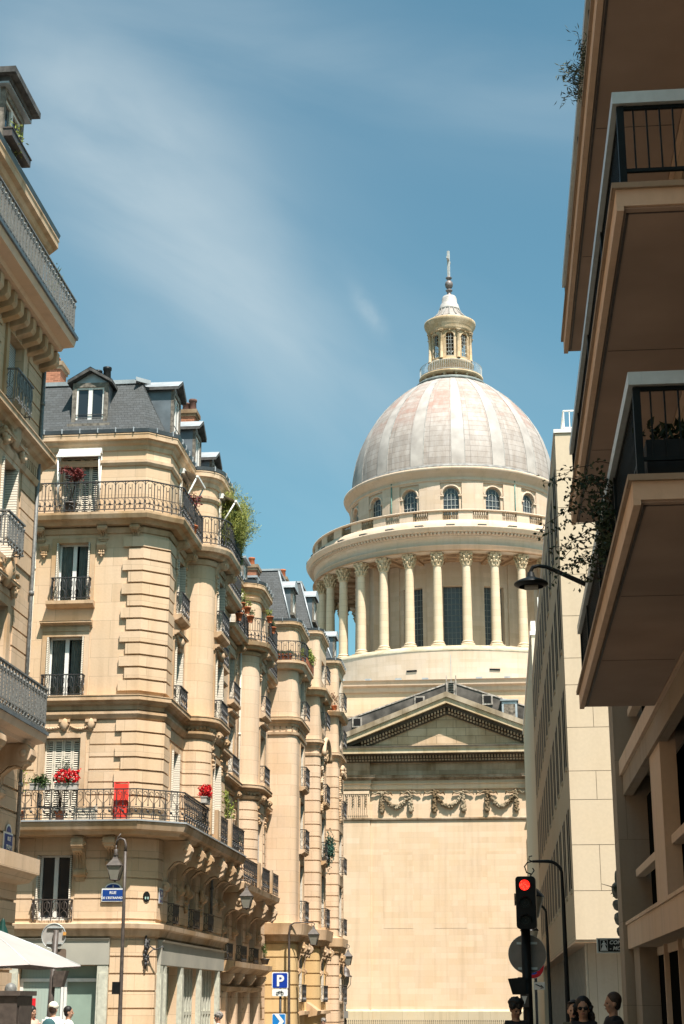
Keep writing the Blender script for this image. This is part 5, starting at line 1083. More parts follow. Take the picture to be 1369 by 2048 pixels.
# ---------------------------------------------------------------- second bowed building
b3=T('terraced_building','limestone terraced building with a round bow and red clay pots on its upper balcony','building',(-11.2,69,-.8))
W3=-10.9
LO3=Path([(-22,62.86),(W3,62.86),(W3,75.3)]); UP3=rounded([(-22,62.86,0),(W3,62.86,0),(W3,66.35,.12),(-10.08,66.35,.66),(-10.08,69.8,.6),(W3,69.8,.12),(W3,75.3,0)])
YF=[(63.9,65.3)]; YBW=[(67.3,68.6)]; YR=[(71.6,72.8)]
def o3s(za,zb): return ey(UP3,YF+YR,za,zb,W3)+ey(UP3,YBW,za,zb,-10.08)
k1,k2,k3,k4=o3s(6.35,9.0),o3s(10.5,12.6),o3s(13.5,15.5),o3s(16.55,18.3)
k0=ey(LO3,[(63.8,64.9),(67.1,68.5),(70.6,71.9)],3.3,5.3,W3); kd=ey(LO3,[(64.2,65.6),(67.2,68.8),(71,72.2)],-.7,2.2,W3)
mb=MB(); wall(mb,LO3,-1,6.05,k0+kd,rev=.35); wall(mb,UP3,6.05,18.9,k1+k2+k3+k4,rev=.26); mb.build('wall',S_B3,b3)
mb=MB(); mb.sweep(Path([(-21,63.4),(-11.9,63.4),(-11.9,75)]),[(0,-1),(0,18.8)],closed=False); mb.build('interior',M_DARK,b3)
mb=MB(); courses(mb,UP3,6.5,9.7,.42,.05,.03,k1,s0=UP3.loc((W3,63)),mar=.2); courses(mb,LO3,-.6,2.8,.5,.05,.04,kd,s0=LO3.loc((W3,63)),mar=.15); courses(mb,LO3,3.5,5.6,.5,.05,.03,k0,s0=LO3.loc((W3,63)),mar=.15); mb.build('rustication',S_B3,b3)
mb=MB(); mb.sweep(UP3,cornice(.5,.22,19.05)); mb.sweep(UP3,[(-.01,18.3),(.06,18.3),(.1,18.42),(-.01,18.44)]); mb.build('top_cornice',S_B2T,b3); gutter(b3,UP3,19.06,.2)
mb=MB(); mb.sweep(UP3,[(-.01,15.9),(.06,15.9),(.1,16.02),(-.01,16.04)]); mb.sweep(UP3,[(-.02,16.1),(.3,16.12),(.35,16.24),(.46,16.26),(.5,16.42),(-.02,16.48)]); mb.build('balcony_slab',S_B2T,b3)
mb=MB(); mb.sweep(UP3,cornice(.4,.32,10.35)); mb.sweep(UP3,[(-.01,9.75),(.08,9.75),(.14,9.88),(-.01,9.9)]); mb.build('mid_cornice',S_B2T,b3)
mb=MB(); s=UP3.loc((-10.7,66.35))
while s<UP3.loc((W3,69.8)): o,t,n=UP3.at(s); mb.blob((o[0]+n[0]*.05,o[1]+n[1]*.05,10.0+.05*sin(s*9)),.08,5,jit=.3); s+=.14
mb.build('carved_frieze',S_B2T,b3,kind='stuff')
mb=MB(); LB3=Path([(W3,62.9),(W3,73.2)]); mb.sweep(LB3,[(-.02,5.72),(.7,5.74),(.8,5.84),(.94,5.9),(.98,6.1),(-.02,6.14)]); mb.build('balcony_slab',S_B2T,b3)
RL=Path([(W3,62.95),(W3+.9,62.95),(W3+.9,73.1)]); 
rail(b3,RL.sub(0,RL.loc((W3+.9,66.6))),6.14,.95,'scroll'); rail(b3,RL.sub(RL.loc((W3+.9,68.3)),RL.loc((W3+.9,70.3))),6.14,.95,'scroll'); rail(b3,RL.sub(RL.loc((W3+.9,70.8)),RL.len),6.14,.95,'scroll')
for a_,c_ in((66.65,67.1),(70.35,70.75)): mb=MB(); mb.box(W3+.78,W3+1.0,a_,c_,6.14,7.15); mb.build('stone_pier',S_B2T,b3)
UR3=Path(UP3.mit(.44)); rail(b3,UR3.sub(UR3.loc((W3+.5,62.9)),UR3.len-.05),16.46,1.0,'arch')
for ops in(k2,k3):
    for s0,s1,za,zb in ops: balconette(b3,UP3,s0,s1,za,.75,.26)
for s0,s1,za,zb in k0: balconette(b3,LO3,s0,s1,3.2,.65,.22,'small')
for ops in(k2,k3):
    for s0,s1,za,zb in ops: mb=MB(); surround(mb,UP3,s0,s1,za,zb,.15,.05,head=ops is k2); mb.build('window_surround',S_B2T,b3)
for ops in(k1,k2,k3,k4):
    for i,(s0,s1,za,zb) in enumerate(ops): window(b3,UP3,s0,s1,za,zb,'roller' if i==2 else wk(),rev=.24,far=True)
for s0,s1,za,zb in k0: window(b3,LO3,s0,s1,za,zb,'roller',rev=.3,far=True)
for y in(63.3,66.0,69.6,72.6): mb=MB(); console(mb,LO3,LO3.loc((W3,y)),.34,5.72,1.7,.9); mb.build('console',S_B2T,b3)
for x,y in((W3,65.6),(-10.08,67.1),(-10.08,68.9)):
    mb=MB(); console(mb,UP3,UP3.loc((x,y)),.26,16.1,.6,.4); garland(mb,UP3,UP3.loc((x,y)),15.3,.2,.4,.05,.06,7); mb.build('bracket',S_B2T,b3)
    mb=MB(); console(mb,UP3,UP3.loc((x,y)),.24,9.95,.6,.32); garland(mb,UP3,UP3.loc((x,y)),9.2,.2,.4,.06,.07,7); mb.build('bracket',S_B2T,b3)
mb=MB(); mb.sweep(Path([(W3,62.9),(W3,73.6)]),[(-.02,2.7),(.3,2.74),(.5,2.9),(.6,2.94),(.62,3.14),(-.02,3.2)]); mb.sweep(Path([(W3,63.5),(W3,72.8)]),[(-.02,2.0),(.25,2.05),(.3,2.2),(-.02,2.25)]); mb.build('ground_cornice',S_B2T,b3)
for y in(63.7,66.2,69.4,72.4):
    mb=MB(); mb.ob((W3,y),(0,1),(1,0),-.22,.22,-.02,.22,-.9,1.99); mb.prism((W3,y),(0,1),(1,0),[(-.01,2.26),(.3,2.3),(.5,2.55),(.5,2.69),(-.01,2.69)],.26); mb.build('pilaster',S_B3,b3)
mb=MB()
for s0,s1,za,zb in kd: p,q_=LO3.off(s0,-.3),LO3.off(s1,-.3); mb.poly([(*p,za),(*q_,za),(*q_,zb),(*p,zb)])
mb.build('door',mat('dark green door paint',(.03,.045,.035),.4,.2,4),b3)
mb=MB(); mb.poly([(*p,19.0) for p in UP3.p]+[(-22,75.3,19.0)]); mb.build('roof_deck',M_ZINC,b3)
RP3=Path([(-22,63.1),(W3-.4,63.1),(W3-.4,75.3)]); mansard(b3,RP3,19.05,2.4,1.6)
for y in(65.2,69.5,73): dormer(b3,(W3-.35,y),(0,1),(1,0),1.2,19.5,20.9,1.5,'flat')
# ---------------------------------------------------------------- building with rounded corner and two shallow bays
b4=T('terraced_building','rounded corner limestone building with a thick stone balcony band and two window bays','building',(-10.8,83,-.8))
PA=rounded([(-22,75.4,0),(-9.52,75.4,.5),(-9.52,79.4,.35),(-10.1,79.4,.1),(-10.1,82.4,.1),(-9.2,82.4,.3),(-9.2,86.0,.3),(-10.0,86.0,.1),(-10.0,91.3,0)])
def e4(ys,za,zb,x): return ey(PA,ys,za,zb,x)
A4,B4=[(77.0,78.4)],[(83.5,85.1)]
lv=[(1.6,3.9),(5.25,7.9),(8.6,10.9),(11.6,13.7)]
op4=[]; 
for za,zb in lv: op4+=e4(A4,za,zb,-9.48)+e4(B4,za,zb,-9.2)
top4=e4(A4,15.0,17.0,-9.48)+e4(B4,15.6,17.6,-9.2)+e4(A4,17.75,19.0,-9.48)+e4(B4,18.1,19.9,-9.2)
UPB=S_B4
mb=MB(); wall(mb,PA,4.3,19.2,[o for o in op4 if o[2]>4]+top4,rev=.25); mb.build('wall',UPB,b4)
mb=MB(); wall(mb,PA,-1,4.3,[o for o in op4 if o[2]<4],rev=.3); courses(mb,PA,-.7,4.2,.62,.06,.05,[o for o in op4 if o[2]<4],s0=PA.loc((-12,75.4)),mar=.12); mb.build('ground_floor_wall',S_OCH,b4)
mb=MB(); P2b=PA.sub(PA.loc((-10.1,81.6)),PA.len); wall(mb,P2b,19.2,20.4); mb.build('wall',UPB,b4)
mb=MB(); courses(mb,PA,5.5,14.0,.62,.06,.035,[o for o in op4 if o[2]>4],s0=PA.loc((-10.1,81)),mar=.2); mb.build('rustication',UPB,b4)
S4=PA.loc((-13,75.4)); PB=PA.sub(S4,PA.len)
mb=MB(); mb.sweep(PB,[(-.02,4.3),(.15,4.3),(.25,4.55),(.38,4.6),(.42,4.95),(.44,5.1),(-.02,5.15)]); mb.build('balcony_slab',S_B2T,b4)
mb=MB(); mb.sweep(PB,cornice(.45,.24,14.75)); mb.sweep(PB,[(-.01,13.85),(.08,13.9),(.1,14.02),(-.01,14.04)]); mb.build('mid_cornice',S_B2T,b4)
mb=MB(); mb.sweep(PB,[(-.01,17.05),(.25,17.08),(.32,17.3),(.4,17.34),(.4,17.46),(-.01,17.5)]); mb.build('balcony_slab',S_B2T,b4)
P4a=PA.sub(S4,PA.loc((-10.1,81.8))); mb=MB(); mb.sweep(P4a,cornice(.4,.18,19.45)); mb.sweep(P2b,cornice(.4,.18,20.55)); mb.build('top_cornice',S_B2T,b4); gutter(b4,P4a,19.45,.14); gutter(b4,P2b,20.56,.14)
mb=MB(); s=PA.loc((-10.6,75.4))
for i in range(7): o,t,n=PA.at(s+i*.3); mb.ob(o,t,n,-.05,.05,0,.035,14.1,14.3) if 0 else mb.ob(o,t,n,-.03,.03,-.01,.03,14.06,14.34)
mb.build('fluting',S_DIRT,b4)
for o in op4+top4:
    s0,s1,za,zb=o; window(b4,PA,s0,s1,za,zb,wk(),rev=.22,far=True)
    if za>4: balconette(b4,PA,s0,s1,za,.95 if 14>za>5 else .75,.3,'small')
    elif za<4: balconette(b4,PA,s0,s1,za,.8,.2,'small')
for o in op4[2:]: mb=MB(); surround(mb,PA,*o,.14,.04,head=False); mb.build('window_surround',S_B2T,b4)
for y,x in((76.6,-9.48),(78.8,-9.48),(83.1,-9.2),(85.5,-9.2)):
    mb=MB(); console(mb,PA,PA.loc((x,y)),.26,4.3,1.6,.36); mb.build('console',S_B2T,b4)
    mb=MB(); console(mb,PA,PA.loc((x,y)),.2,17.05,.5,.3); mb.build('bracket',S_B2T,b4)
mb=MB()    # arched carved pediment of the second bay
A_=[(84.3+1.5*cos(pi-pi*i/14),13.95+1.05*sin(pi*i/14)) for i in range(15)]
mb.tube([(-8.98,y,z) for y,z in A_],.13,6)
rnd=random.Random(8)
for i in range(60): a=rnd.uniform(0,pi); r=rnd.uniform(0,1); mb.blob((-9.1,84.3+1.2*r*cos(a),13.9+.85*r*sin(a)),.13,5,jit=.3)
for i in range(26): mb.blob((-9.1,83.1+.1*sin(i),13.8-i*.11),.1,5,jit=.3)
mb.build('carved_pediment',S_B2T,b4)
mb=MB(); mb.prism((-9.42,80.2),(0,1),(1,0),[(-.01,.9),(.5,1.0),(.55,1.2),(-.01,1.6)],1.6); mb.build('door_hood',S_B2T,b4)
mb=MB(); mb.sweep(PA.sub(PA.loc((-9.42,77)),PA.len),[(-.01,1.0),(.3,1.05),(.3,1.2),(-.01,1.22)]); mb.build('string_course',S_B2T,b4)
mb=MB(); mb.poly([(*p,19.35) for p in PA.p]+[(-22,91.3,19.35)]); mb.build('roof_deck',M_ZINC,b4)
# slate slopes facing the viewer, stepped along the street
def slope(b,x0,x1,y,z0,h,ins,depth):
    mb=MB(); mb.poly([(x0,y,z0),(x1,y,z0),(x1-ins*.62,y+ins,z0+h),(x0,y+ins,z0+h)]); mb.poly([(x1,y,z0),(x1,y+depth,z0),(x1-ins*.62,y+depth,z0+h),(x1-ins*.62,y+ins,z0+h)]); mb.build('roof',S_SLATE,b)
    mb=MB(); mb.box(x0,x1-ins*.62+.06,y+ins-.06,y+depth,z0+h,z0+h+.1); mb.tube([(x1,y-.01,z0+.02),(x1-ins*.62,y+ins-.01,z0+h)],.05,4); mb.build('roof_cap',M_ZINC,b)
slope(b4,-13.5,-9.9,75.8,19.5,3.0,1.3,6.5); slope(b4,-13.5,-9.6,82.6,20.7,2.9,1.3,8)
for x,y,z in((-10.05,77.8,20.3),(-9.75,84.6,21.5)): dormer(b4,(x,y),(0,1),(1,0),1.3,z,z+1.3,1.5,'curved')
chimney(b4,-11.8,-10.9,81.2,82.1,20,23.1,[(-11.6,81.6,.5),(-11.1,81.6,.5)]); chimney(b3,-12.6,-11.4,74.2,75.2,20,21.9,[(-12.3,74.6,.45),(-11.7,74.6,.45)])
body(b4,S_B4,-22,-20,75.6,91,-1,19.3)
# ---------------------------------------------------------------- last building of the row
b5=T('terraced_building','narrow limestone building at the end of the left row, right before the church wall','building',(-10,94,-.8))
PE=rounded([(-22,91.4,0),(-9.12,91.4,.3),(-9.12,94.9,.3),(-22,94.9,0)])
op5=ey(PE,[(92.3,93.8)],1.6,3.9,-9.12); l5=[(5.2,7.9),(8.6,10.9),(11.8,14.0),(15.9,17.7),(18.1,20.0)]
for za,zb in l5: op5+=ey(PE,[(92.3,93.8)],za,zb,-9.12)
mb=MB(); wall(mb,PE,-1,20.6,op5,rev=.25); mb.build('wall',S_B4,b5)
mb=MB(); courses(mb,PE,5.5,14.6,.62,.06,.035,op5,mar=.2,s1=PE.loc((-10,94.9))); courses(mb,PE,-.7,4.2,.62,.06,.05,op5,mar=.2,s1=PE.loc((-10,94.9))); mb.build('rustication',S_B4,b5)
mb=MB(); mb.sweep(PE,cornice(.45,.22,15.4)); mb.sweep(PE,[(-.01,17.5),(.25,17.52),(.35,17.75),(-.01,17.85)]); mb.sweep(PE,cornice(.4,.18,20.8)); mb.build('cornices',S_B2T,b5); gutter(b5,PE,20.8,.14)
mb=MB(); mb.sweep(PE,[(-.02,4.2),(.12,4.2),(.2,4.5),(.28,4.55),(.3,5.0),(-.02,5.1)]); mb.build('balcony_slab',S_B2T,b5)
for s0,s1,za,zb in op5: window(b5,PE,s0,s1,za,zb,wk(),rev=.22,far=True); balconette(b5,PE,s0,s1,za,.9,.3,'small')
mb=MB(); rnd=random.Random(5)
for i in range(50): a=rnd.uniform(0,pi); r=rnd.uniform(.2,1); mb.blob((-8.95,93.1+.8*r*cos(a),14.2+.6*r*sin(a)),.13,5,jit=.3)
for i in range(22): mb.blob((-9.05,92.1,14-i*.12),.1,5,jit=.3)
mb.build('carving',S_B2T,b5)
for y in(92.0,94.3): mb=MB(); console(mb,PE,PE.loc((-9.12,y)),.26,4.2,1.5,.26); mb.build('console',S_B2T,b5)
mb=MB(); mb.poly([(-22,91.4,20.7),(-9,91.4,20.7),(-9.3,94.9,20.7),(-22,94.9,20.7)]); mb.build('roof_deck',M_ZINC,b5); slope(b5,-13,-9.45,91.7,20.85,1.9,1.2,3); dormer(b5,(-9.5,93.2),(0,1),(1,0),1.2,21.3,22.5,1.3,'curved')

for nm,b_,x,y,z0,z1,r_,m_ in (('downpipe',b2,-10.68,59.9,4.1,19.6,.05,M_IRONG),('downpipe',b2,-15.15,49.9,7.2,16.6,.04,M_SHUT),('downpipe',b3,-10.78,66.2,6.2,18.6,.05,M_SHUT),('downpipe',b1,-10.72,35.2,4.8,16.7,.045,M_IRONG),('downpipe',b4,-10.0,81.7,5.2,19.2,.05,M_SHUT)):
    mb=MB(); mb.tube([(x,y,z0),(x,y,z1)],r_,6); [mb.tube([(x,y,z),(x,y,z+.1)],r_*1.4,6) for z in(z0+1.5,(z0+z1)/2,z1-1.2)]; mb.build(nm,m_,b_)
# ================================================================ right side: near apartment building with deep balconies
b6=T('apartment_building','shaded apartment building at the right with deep cream balconies and black railings','building',(2.6,14,0))
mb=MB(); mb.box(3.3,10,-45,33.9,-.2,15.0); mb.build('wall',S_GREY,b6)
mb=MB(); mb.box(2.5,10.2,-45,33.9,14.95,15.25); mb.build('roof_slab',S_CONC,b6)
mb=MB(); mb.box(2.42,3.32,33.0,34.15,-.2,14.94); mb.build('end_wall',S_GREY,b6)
for y0,y1 in((25.9,27.7),(19.4,21.2),(12.4,14.2),(5,7)):
    for z0,z1 in((3.17,5.98),(6.42,8.95),(9.42,11.95),(12.45,14.94)): mb=MB(); mb.box(2.62,2.88,y0,y1,z0,z1); mb.build('pier',S_CONC,b6)
for zb in(6.1,9.12,12.13):
    mb=MB(); mb.box(2.5,3.31,-45,33,zb-.02,zb+.28); mb.build('floor_edge',S_CONC,b6)
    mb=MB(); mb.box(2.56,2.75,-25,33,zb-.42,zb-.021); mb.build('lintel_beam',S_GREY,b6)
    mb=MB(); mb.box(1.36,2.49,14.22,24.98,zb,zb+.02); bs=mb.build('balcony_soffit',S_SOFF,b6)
    mb=MB(); mb.box(1.33,2.495,14.19,25.0,zb+.021,zb+.2); mb.box(1.33,1.40,14.19,25.0,zb-.03,zb+.02); mb.build('balcony_slab',S_CONC,b6)
    mb=MB(); mb.box(1.29,2.49,14.15,25.04,zb+.201,zb+.26); mb.build('coping',S_GREY,b6)
    mb=MB(); X0,X1,Y0_,Y1_=1.42,2.45,14.26,24.9
    for q in(.42,1.12): mb.box(X0-.02,X0+.02,Y0_,Y1_,zb+q,zb+q+.035); mb.box(X0,X1,Y0_-.02,Y0_+.02,zb+q,zb+q+.035)
    for y in[Y0_+i*.12 for i in range(int((Y1_-Y0_)/.12)+1)]: mb.box(X0-.007,X0+.007,y-.012,y+.012,zb+.44,zb+1.13)
    for x in[X0+.13*i for i in range(1,8)]: mb.box(x-.008,x+.008,Y0_-.008,Y0_+.008,zb+.44,zb+1.13)
    for y in(Y0_,17.,20,23,Y1_): mb.box(X0-.035,X0+.035,y-.035,y+.035,zb+.26,zb+1.15)
    rr=mb.build('railing',M_RAILD,b6)
    mb=MB(); mb.box(X0-.075,X0+.05,Y0_-.075,Y1_+.05,zb+1.16,zb+1.29); mb.box(X0+.051,X1,Y0_-.075,Y0_+.05,zb+1.16,zb+1.29); mb.build('handrail',M_ALU,rr)
mb=MB(); mb.box(2.5,3.31,4,33,2.66,3.12); mb.box(2.47,3.31,4,33,3.121,3.18); mb.build('spandrel',S_CONC,b6)
for y0,y1 in((27.75,32.9),(21.25,25.85),(14.3,19.35)):
    for z0,z1 in((3.19,5.65),(6.42,8.68),(9.42,11.7)):
        mb=MB(); mb.box(3.02,3.04,y0-1.9,y1,z0,z1); wn=mb.build('window',M_GLASSK,b6); mb=MB(); mb.box(2.72,2.9,y0,y1,z0+.86,z0+1.0); 
        for y in(y0+1.5,y0+3.1): mb.box(2.93,3.0,y-.03,y+.03,z0+1.01,z1)
        mb.build('frame',S_CONC,wn)
mb=MB(); mb.box(2.96,3.0,14,31.6,.2,2.55); sh=mb.build('shop_window',M_GLASSK,b6); mb=MB()
for y in(16,18.8,21.6,24.4,27.2,29.6): mb.box(2.86,2.95,y-.04,y+.04,-.1,2.65)
mb.box(2.93,2.958,14,31.6,2.5,2.65); mb.build('mullion',S_CONC,sh)
mb=MB(); mb.box(2.6,2.95,31.6,33,-.1,2.655); mb.box(2.6,3.31,4,31.6,-.1,.2); mb.build('shop_pier',S_GREY,b6)
mb=MB(); mb.box(2.52,2.6,18.4,19.4,7.4,8.6); mb.build('privacy_screen',S_GREY,b6)
for zb in(6.1,9.12,12.13):      # drip groove, cast joints and small rust runs under each balcony
    mb=MB(); mb.box(1.43,1.455,14.3,24.9,zb-.006,zb-.001); mb.box(1.43,2.45,14.3,14.325,zb-.006,zb-.001); mb.build('drip_groove',M_IRONB,b6)
    for y in(17.8,21.4):
        mb=MB(); mb.box(1.47,2.44,y,y+.012,zb-.004,zb-.0005); mb.build('slab_joint',M_IRONB,b6)
# planter on the lowest balcony
pl=T('balcony_planter','dark planter with leafy plants behind the railing at the near end of the lowest balcony','planter',(1.9,14.6,6.36))
mb=MB(); mb.box(1.5,2.3,14.4,14.8,6.37,6.78); mb.build('box',M_BLACK,pl); mb=MB(); foliage(mb,(1.85,14.6,6.9),(.42,.22,.14),160,.12,.06); mb.build('foliage',M_LEAFD,pl)
# creeper spilling over the lowest balcony rail
rnd=random.Random(21)
cr_=T('climbing_plant','leafy creeper spilling over the lowest balcony railing and reaching into the street','climbing plant',(1.35,18,6.6))
mb=MB(); lf=MB()
for i in range(20):
    y=rnd.uniform(16.9,19.2); z=7.45-(y-16.9)*.1+rnd.uniform(-.9,.15); L=rnd.uniform(.3,.82)*(1.0 if i%3 else .6); pts=[]; x=1.36; zz=z
    dz=rnd.uniform(-.05,.35)
    for k in range(9): t=k/8; pts.append((x-L*t,y+.25*t*rnd.uniform(.6,1.2)*(1 if i%2 else -1),zz+dz*t*(1-t)*2-.18*t*t*L+.02*sin(k*2+i)))
    mb.tube(pts,[.007*(1-.6*k/8) for k in range(9)],4,cap=False)
    for k,p in enumerate(pts[1:]):
        for j in range(4): lf.leaf((p[0]+rnd.gauss(0,.035),p[1]+rnd.gauss(0,.05),p[2]+rnd.gauss(0,.03)),.062,.036,rnd,-.4)
foliage(lf,(1.34,18.0,6.9),(.10,1.3,.62),400,.08,.045,26,rnd,-.2); foliage(lf,(1.26,17.9,7.3),(.2,.9,.28),70,.08,.045,12,rnd,0)
mb.build('stem',M_BARK,cr_); lf.build('foliage',M_LEAFD,cr_)
ol=T('potted_tree','small silvery olive tree leaning out over the topmost balcony edge','potted tree',(1.7,17.0,12.4))
mb=MB(); pot(mb,(1.7,17.5,12.4),.22,.4); mb.build('pot',M_TERRA,ol); mb=MB(); lf=MB()
mb.tube([(1.7,17.5,12.6),(1.68,17.5,13.2)],[.03,.022],5)
for i in range(26):
    L=rnd.uniform(.3,.8); a=rnd.uniform(-.5,2.3); b=rnd.uniform(-1.4,1.4); d=(-cos(a)*.75 if a<1.4 else -.3,sin(b)*.5,sin(a)*.45+.0); o=(1.5+rnd.uniform(-.2,.1),17.5+rnd.uniform(-.4,.4),12.45+rnd.uniform(-.1,.3))
    pts=[(o[0]+d[0]*L*t*.65,o[1]+d[1]*L*t,o[2]+d[2]*L*t+.08*t*t) for t in(0,.25,.5,.75,1)]; mb.tube(pts,[.008,.007,.005,.004,.002],4,cap=False)
    for p in pts[1:]:
        for j in range(9): lf.leaf((p[0]+rnd.gauss(0,.035),p[1]+rnd.gauss(0,.035),p[2]+rnd.gauss(0,.035)),.085,.016,rnd,.1)
mb.build('trunk',M_BARK,ol); lf.build('foliage',M_LEAFS,ol)
# ================================================================ stone clad block with window strips
b7=T('office_block','modern office block clad in large pale stone panels with rows of narrow windows','building',(2,43,0))
X7=1.92; ZR=[3.19,4.43,5.61,6.79,7.55,8.72,9.88,10.62,11.8,12.98,13.71,14.92,16.03,17.14]
mb=MB(); mb.box(X7+.02,7.6,43.02,80,3.22,17.1); core=mb.build('joint_core',S_GREY,b7)
for i,(a,c_) in enumerate(zip(ZR,ZR[1:])):
    mb=MB(); xs=[X7]; st=1.28; x=X7+(.72 if i%2 else 1.36)
    while x<7.5: xs.append(x); x+=st
    xs.append(7.62)
    for p,q in zip(xs,xs[1:]): mb.box(p+.006,q-.006,42.97,43.019,a+.007,c_-.007)
    mb.build('cladding_panel',S_PANEL,b7)
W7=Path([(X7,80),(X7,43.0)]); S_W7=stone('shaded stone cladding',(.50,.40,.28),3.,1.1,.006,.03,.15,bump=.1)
sills=[4.5,7.78,11.05,14.3]; ops=[]
for k in range(12):
    y=43.9+k*3.0
    for z in sills: ops+= [(W7.loc((X7,y+1.95)),W7.loc((X7,y)),z,z+2.25)]
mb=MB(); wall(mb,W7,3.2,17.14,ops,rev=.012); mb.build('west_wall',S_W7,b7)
def proto_window():
    W=1.95; a=MB(); a.poly([(0,0,0),(0,W,0),(0,W,2.25),(0,0,2.25)]); f=MB()
    for y0,y1 in((0,.07),(W-.07,W),(W/2-.12,W/2+.12)): f.box(-.009,0,y0,y1,0,2.25)
    f.box(-.009,0,.07,W-.07,2.19,2.25); f.box(-.009,0,.07,W-.07,0,.06)
    s=MB(); s.box(-.05,0,-.05,.3,-.10,.0); s.box(-.015,0,.3,W+.05,-.07,.0)
    return a.mesh('window'),f.mesh('frame'),s.mesh('sill')
pw,pf,ps_=proto_window(); pw.materials.append(mat('dull dark glazing',(.022,.021,.020),.7,.3,.4,spec=.0)); pf.materials.append(mat('beige metal window frame',(.34,.29,.22),.6,.1,3)); ps_.materials.append(S_W7)
for z in sills:
    for k in range(12):
        o=bpy.data.objects.new('window',pw); sc.collection.objects.link(o); o.parent=b7; o.location=(X7+.010-ORG[b7][0],43.9+k*3.0-ORG[b7][1],z)
        for nm,me in(('frame',pf),('sill',ps_)): q=bpy.data.objects.new(nm,me); sc.collection.objects.link(q); q.parent=o
mb=MB(); mb.box(X7+.0,7.6,43.0,80,3.14,3.19); mb.build('overhang_soffit',S_CONC,b7)
mb=MB(); mb.box(X7-.03,7.65,42.93,80,17.145,17.25); mb.build('roof_edge',M_WHITE,b7)
mb=MB(); 
for q in(.1,.62): mb.box(2.2,7.5,43.16,43.2,17.25+q,17.29+q); mb.box(2.18,2.22,43.2,79.6,17.25+q,17.29+q)
for i in range(30): mb.box(2.2+i*.16,2.225+i*.16,43.17,43.19,17.25,17.88)
for i in range(120): mb.box(2.19,2.21,43.3+i*.3,43.325+i*.3,17.25,17.88)
mb.build('roof_railing',M_WHITE,b7)
mb=MB(); mb.box(2.26,3.55,43.95,44.15,-.6,3.139); mb.box(3.9,7.6,43.95,44.15,-.6,3.139); mb.build('lower_wall',stone('pale grey lower wall',(.40,.36,.31),.55,9,.01,.02,.2,bump=.1),b7)
mb=MB(); mb.box(3.55,3.9,44.3,44.35,-.6,3.139); mb.box(2.46,2.5,44.16,80,-.6,3.139); gp_=mb.build('ground_glazing',M_GLASS,b7); mb=MB()
for i in range(70): mb.box(2.30,2.45,44.4+i*.5,44.45+i*.5,-.8,3.139)
mb.box(2.2,2.25,43.95,44.15,-.6,3.139); mb.build('fins',mat('pale metal fins',(.42,.39,.33),.5,.08,4),gp_)
b8=T('white_building','white rendered building rising just above the far end of the office block roof','building',(2,80.1,-.8))
mb=MB(); mb.box(1.97,9,80.05,112,-1,19.55); mb.build('wall',stone('white render',(.66,.58,.44),30,30,.0,.02,.15),b8); mb=MB(); mb.box(1.9,9.05,79.98,112,19.551,19.75); mb.box(2.35,2.4,80.3,80.35,19.75,21.6); mb.box(1.95,2.2,80.1,80.4,19.75,20.3); mb.build('parapet',M_WHITE,b8)
# wall sign and stacked planters between the two right hand buildings
sg=T('shop_sign','black sign with a white framed walking figure and cut off white letters at the right','sign',(2.6,36.2,2.95))
mb=MB(); mb.box(2.07,3.3,36.2,36.34,2.68,2.99); mb.build('sign_case',M_ALU,sg); mb=MB(); mb.box(2.1,3.3,36.18,36.199,2.705,2.965); mb.build('panel',M_BLACK,sg)
M_LET=mat('white sign lettering',(.62,.62,.60),.5,.03,4)
def text(parent,s,loc,size,m=M_LET,rot=(R(90),0,0),shear=0,bold=.0,name='lettering',align='LEFT'):
    cu=bpy.data.curves.new(name,'FONT'); cu.body=s; cu.size=size; cu.extrude=.003; cu.shear=shear; cu.offset=bold; cu.align_x=align
    t_=bpy.data.objects.new('tmp',cu); sc.collection.objects.link(t_); dg=bpy.context.evaluated_depsgraph_get(); me=bpy.data.meshes.new_from_object(t_.evaluated_get(dg)); bpy.data.objects.remove(t_)
    o=bpy.data.objects.new(name,me); me.materials.clear(); me.materials.append(m); sc.collection.objects.link(o); o.parent=parent; p=ORG[parent]; o.location=tuple(a-b for a,b in zip(loc,p)); o.rotation_euler=rot; return o
text(sg,'CON',(2.335,36.17,2.86),.115,shear=.25,bold=.002); text(sg,'- MO',(2.335,36.17,2.735),.115,shear=.25,bold=.002)
mb=MB(); 
for a in((2.14,2.30,2.72,2.73),(2.14,2.30,2.945,2.955),(2.14,2.148,2.73,2.945),(2.292,2.30,2.73,2.945)): mb.box(a[0],a[1],36.165,36.179,a[2],a[3])
mb.blob((2.222,36.17,2.915),.018,8,(1,.3,1)); mb.poly([(2.205,36.168,2.895),(2.24,36.168,2.895),(2.25,36.168,2.83),(2.29,36.168,2.735),(2.15,36.168,2.735),(2.19,36.168,2.83)]); mb.tube([(2.205,36.168,2.89),(2.17,36.168,2.84)],.009,4); mb.tube([(2.24,36.168,2.89),(2.275,36.168,2.84)],.009,4); mb.build('walking_figure',M_LET,sg)
tt=T('hanging_planters','stack of weathered grey planters with a bare twig, above the black sign','planters',(2.72,37.2,3.1))
M_WST=mat('mossy grey planter',(.16,.15,.125),.9,.3,7)
for i,(z,h,w_) in enumerate(((4.08,.42,.07),(3.88,.36,.16),(3.62,.24,.17),(3.3,.28,.16),(3.05,.22,.13))):
    mb=MB(); x=2.66+.012*i; mb.lathe([(w_*.5,z),(w_*.8,z+h*.15),(w_,z+h*.55),(w_*.9,z+h*.85),(w_*.6,z+h),(w_*.3,z+h)],(x,37.2),8,sm=False); mb.build('planter',M_WST,tt)
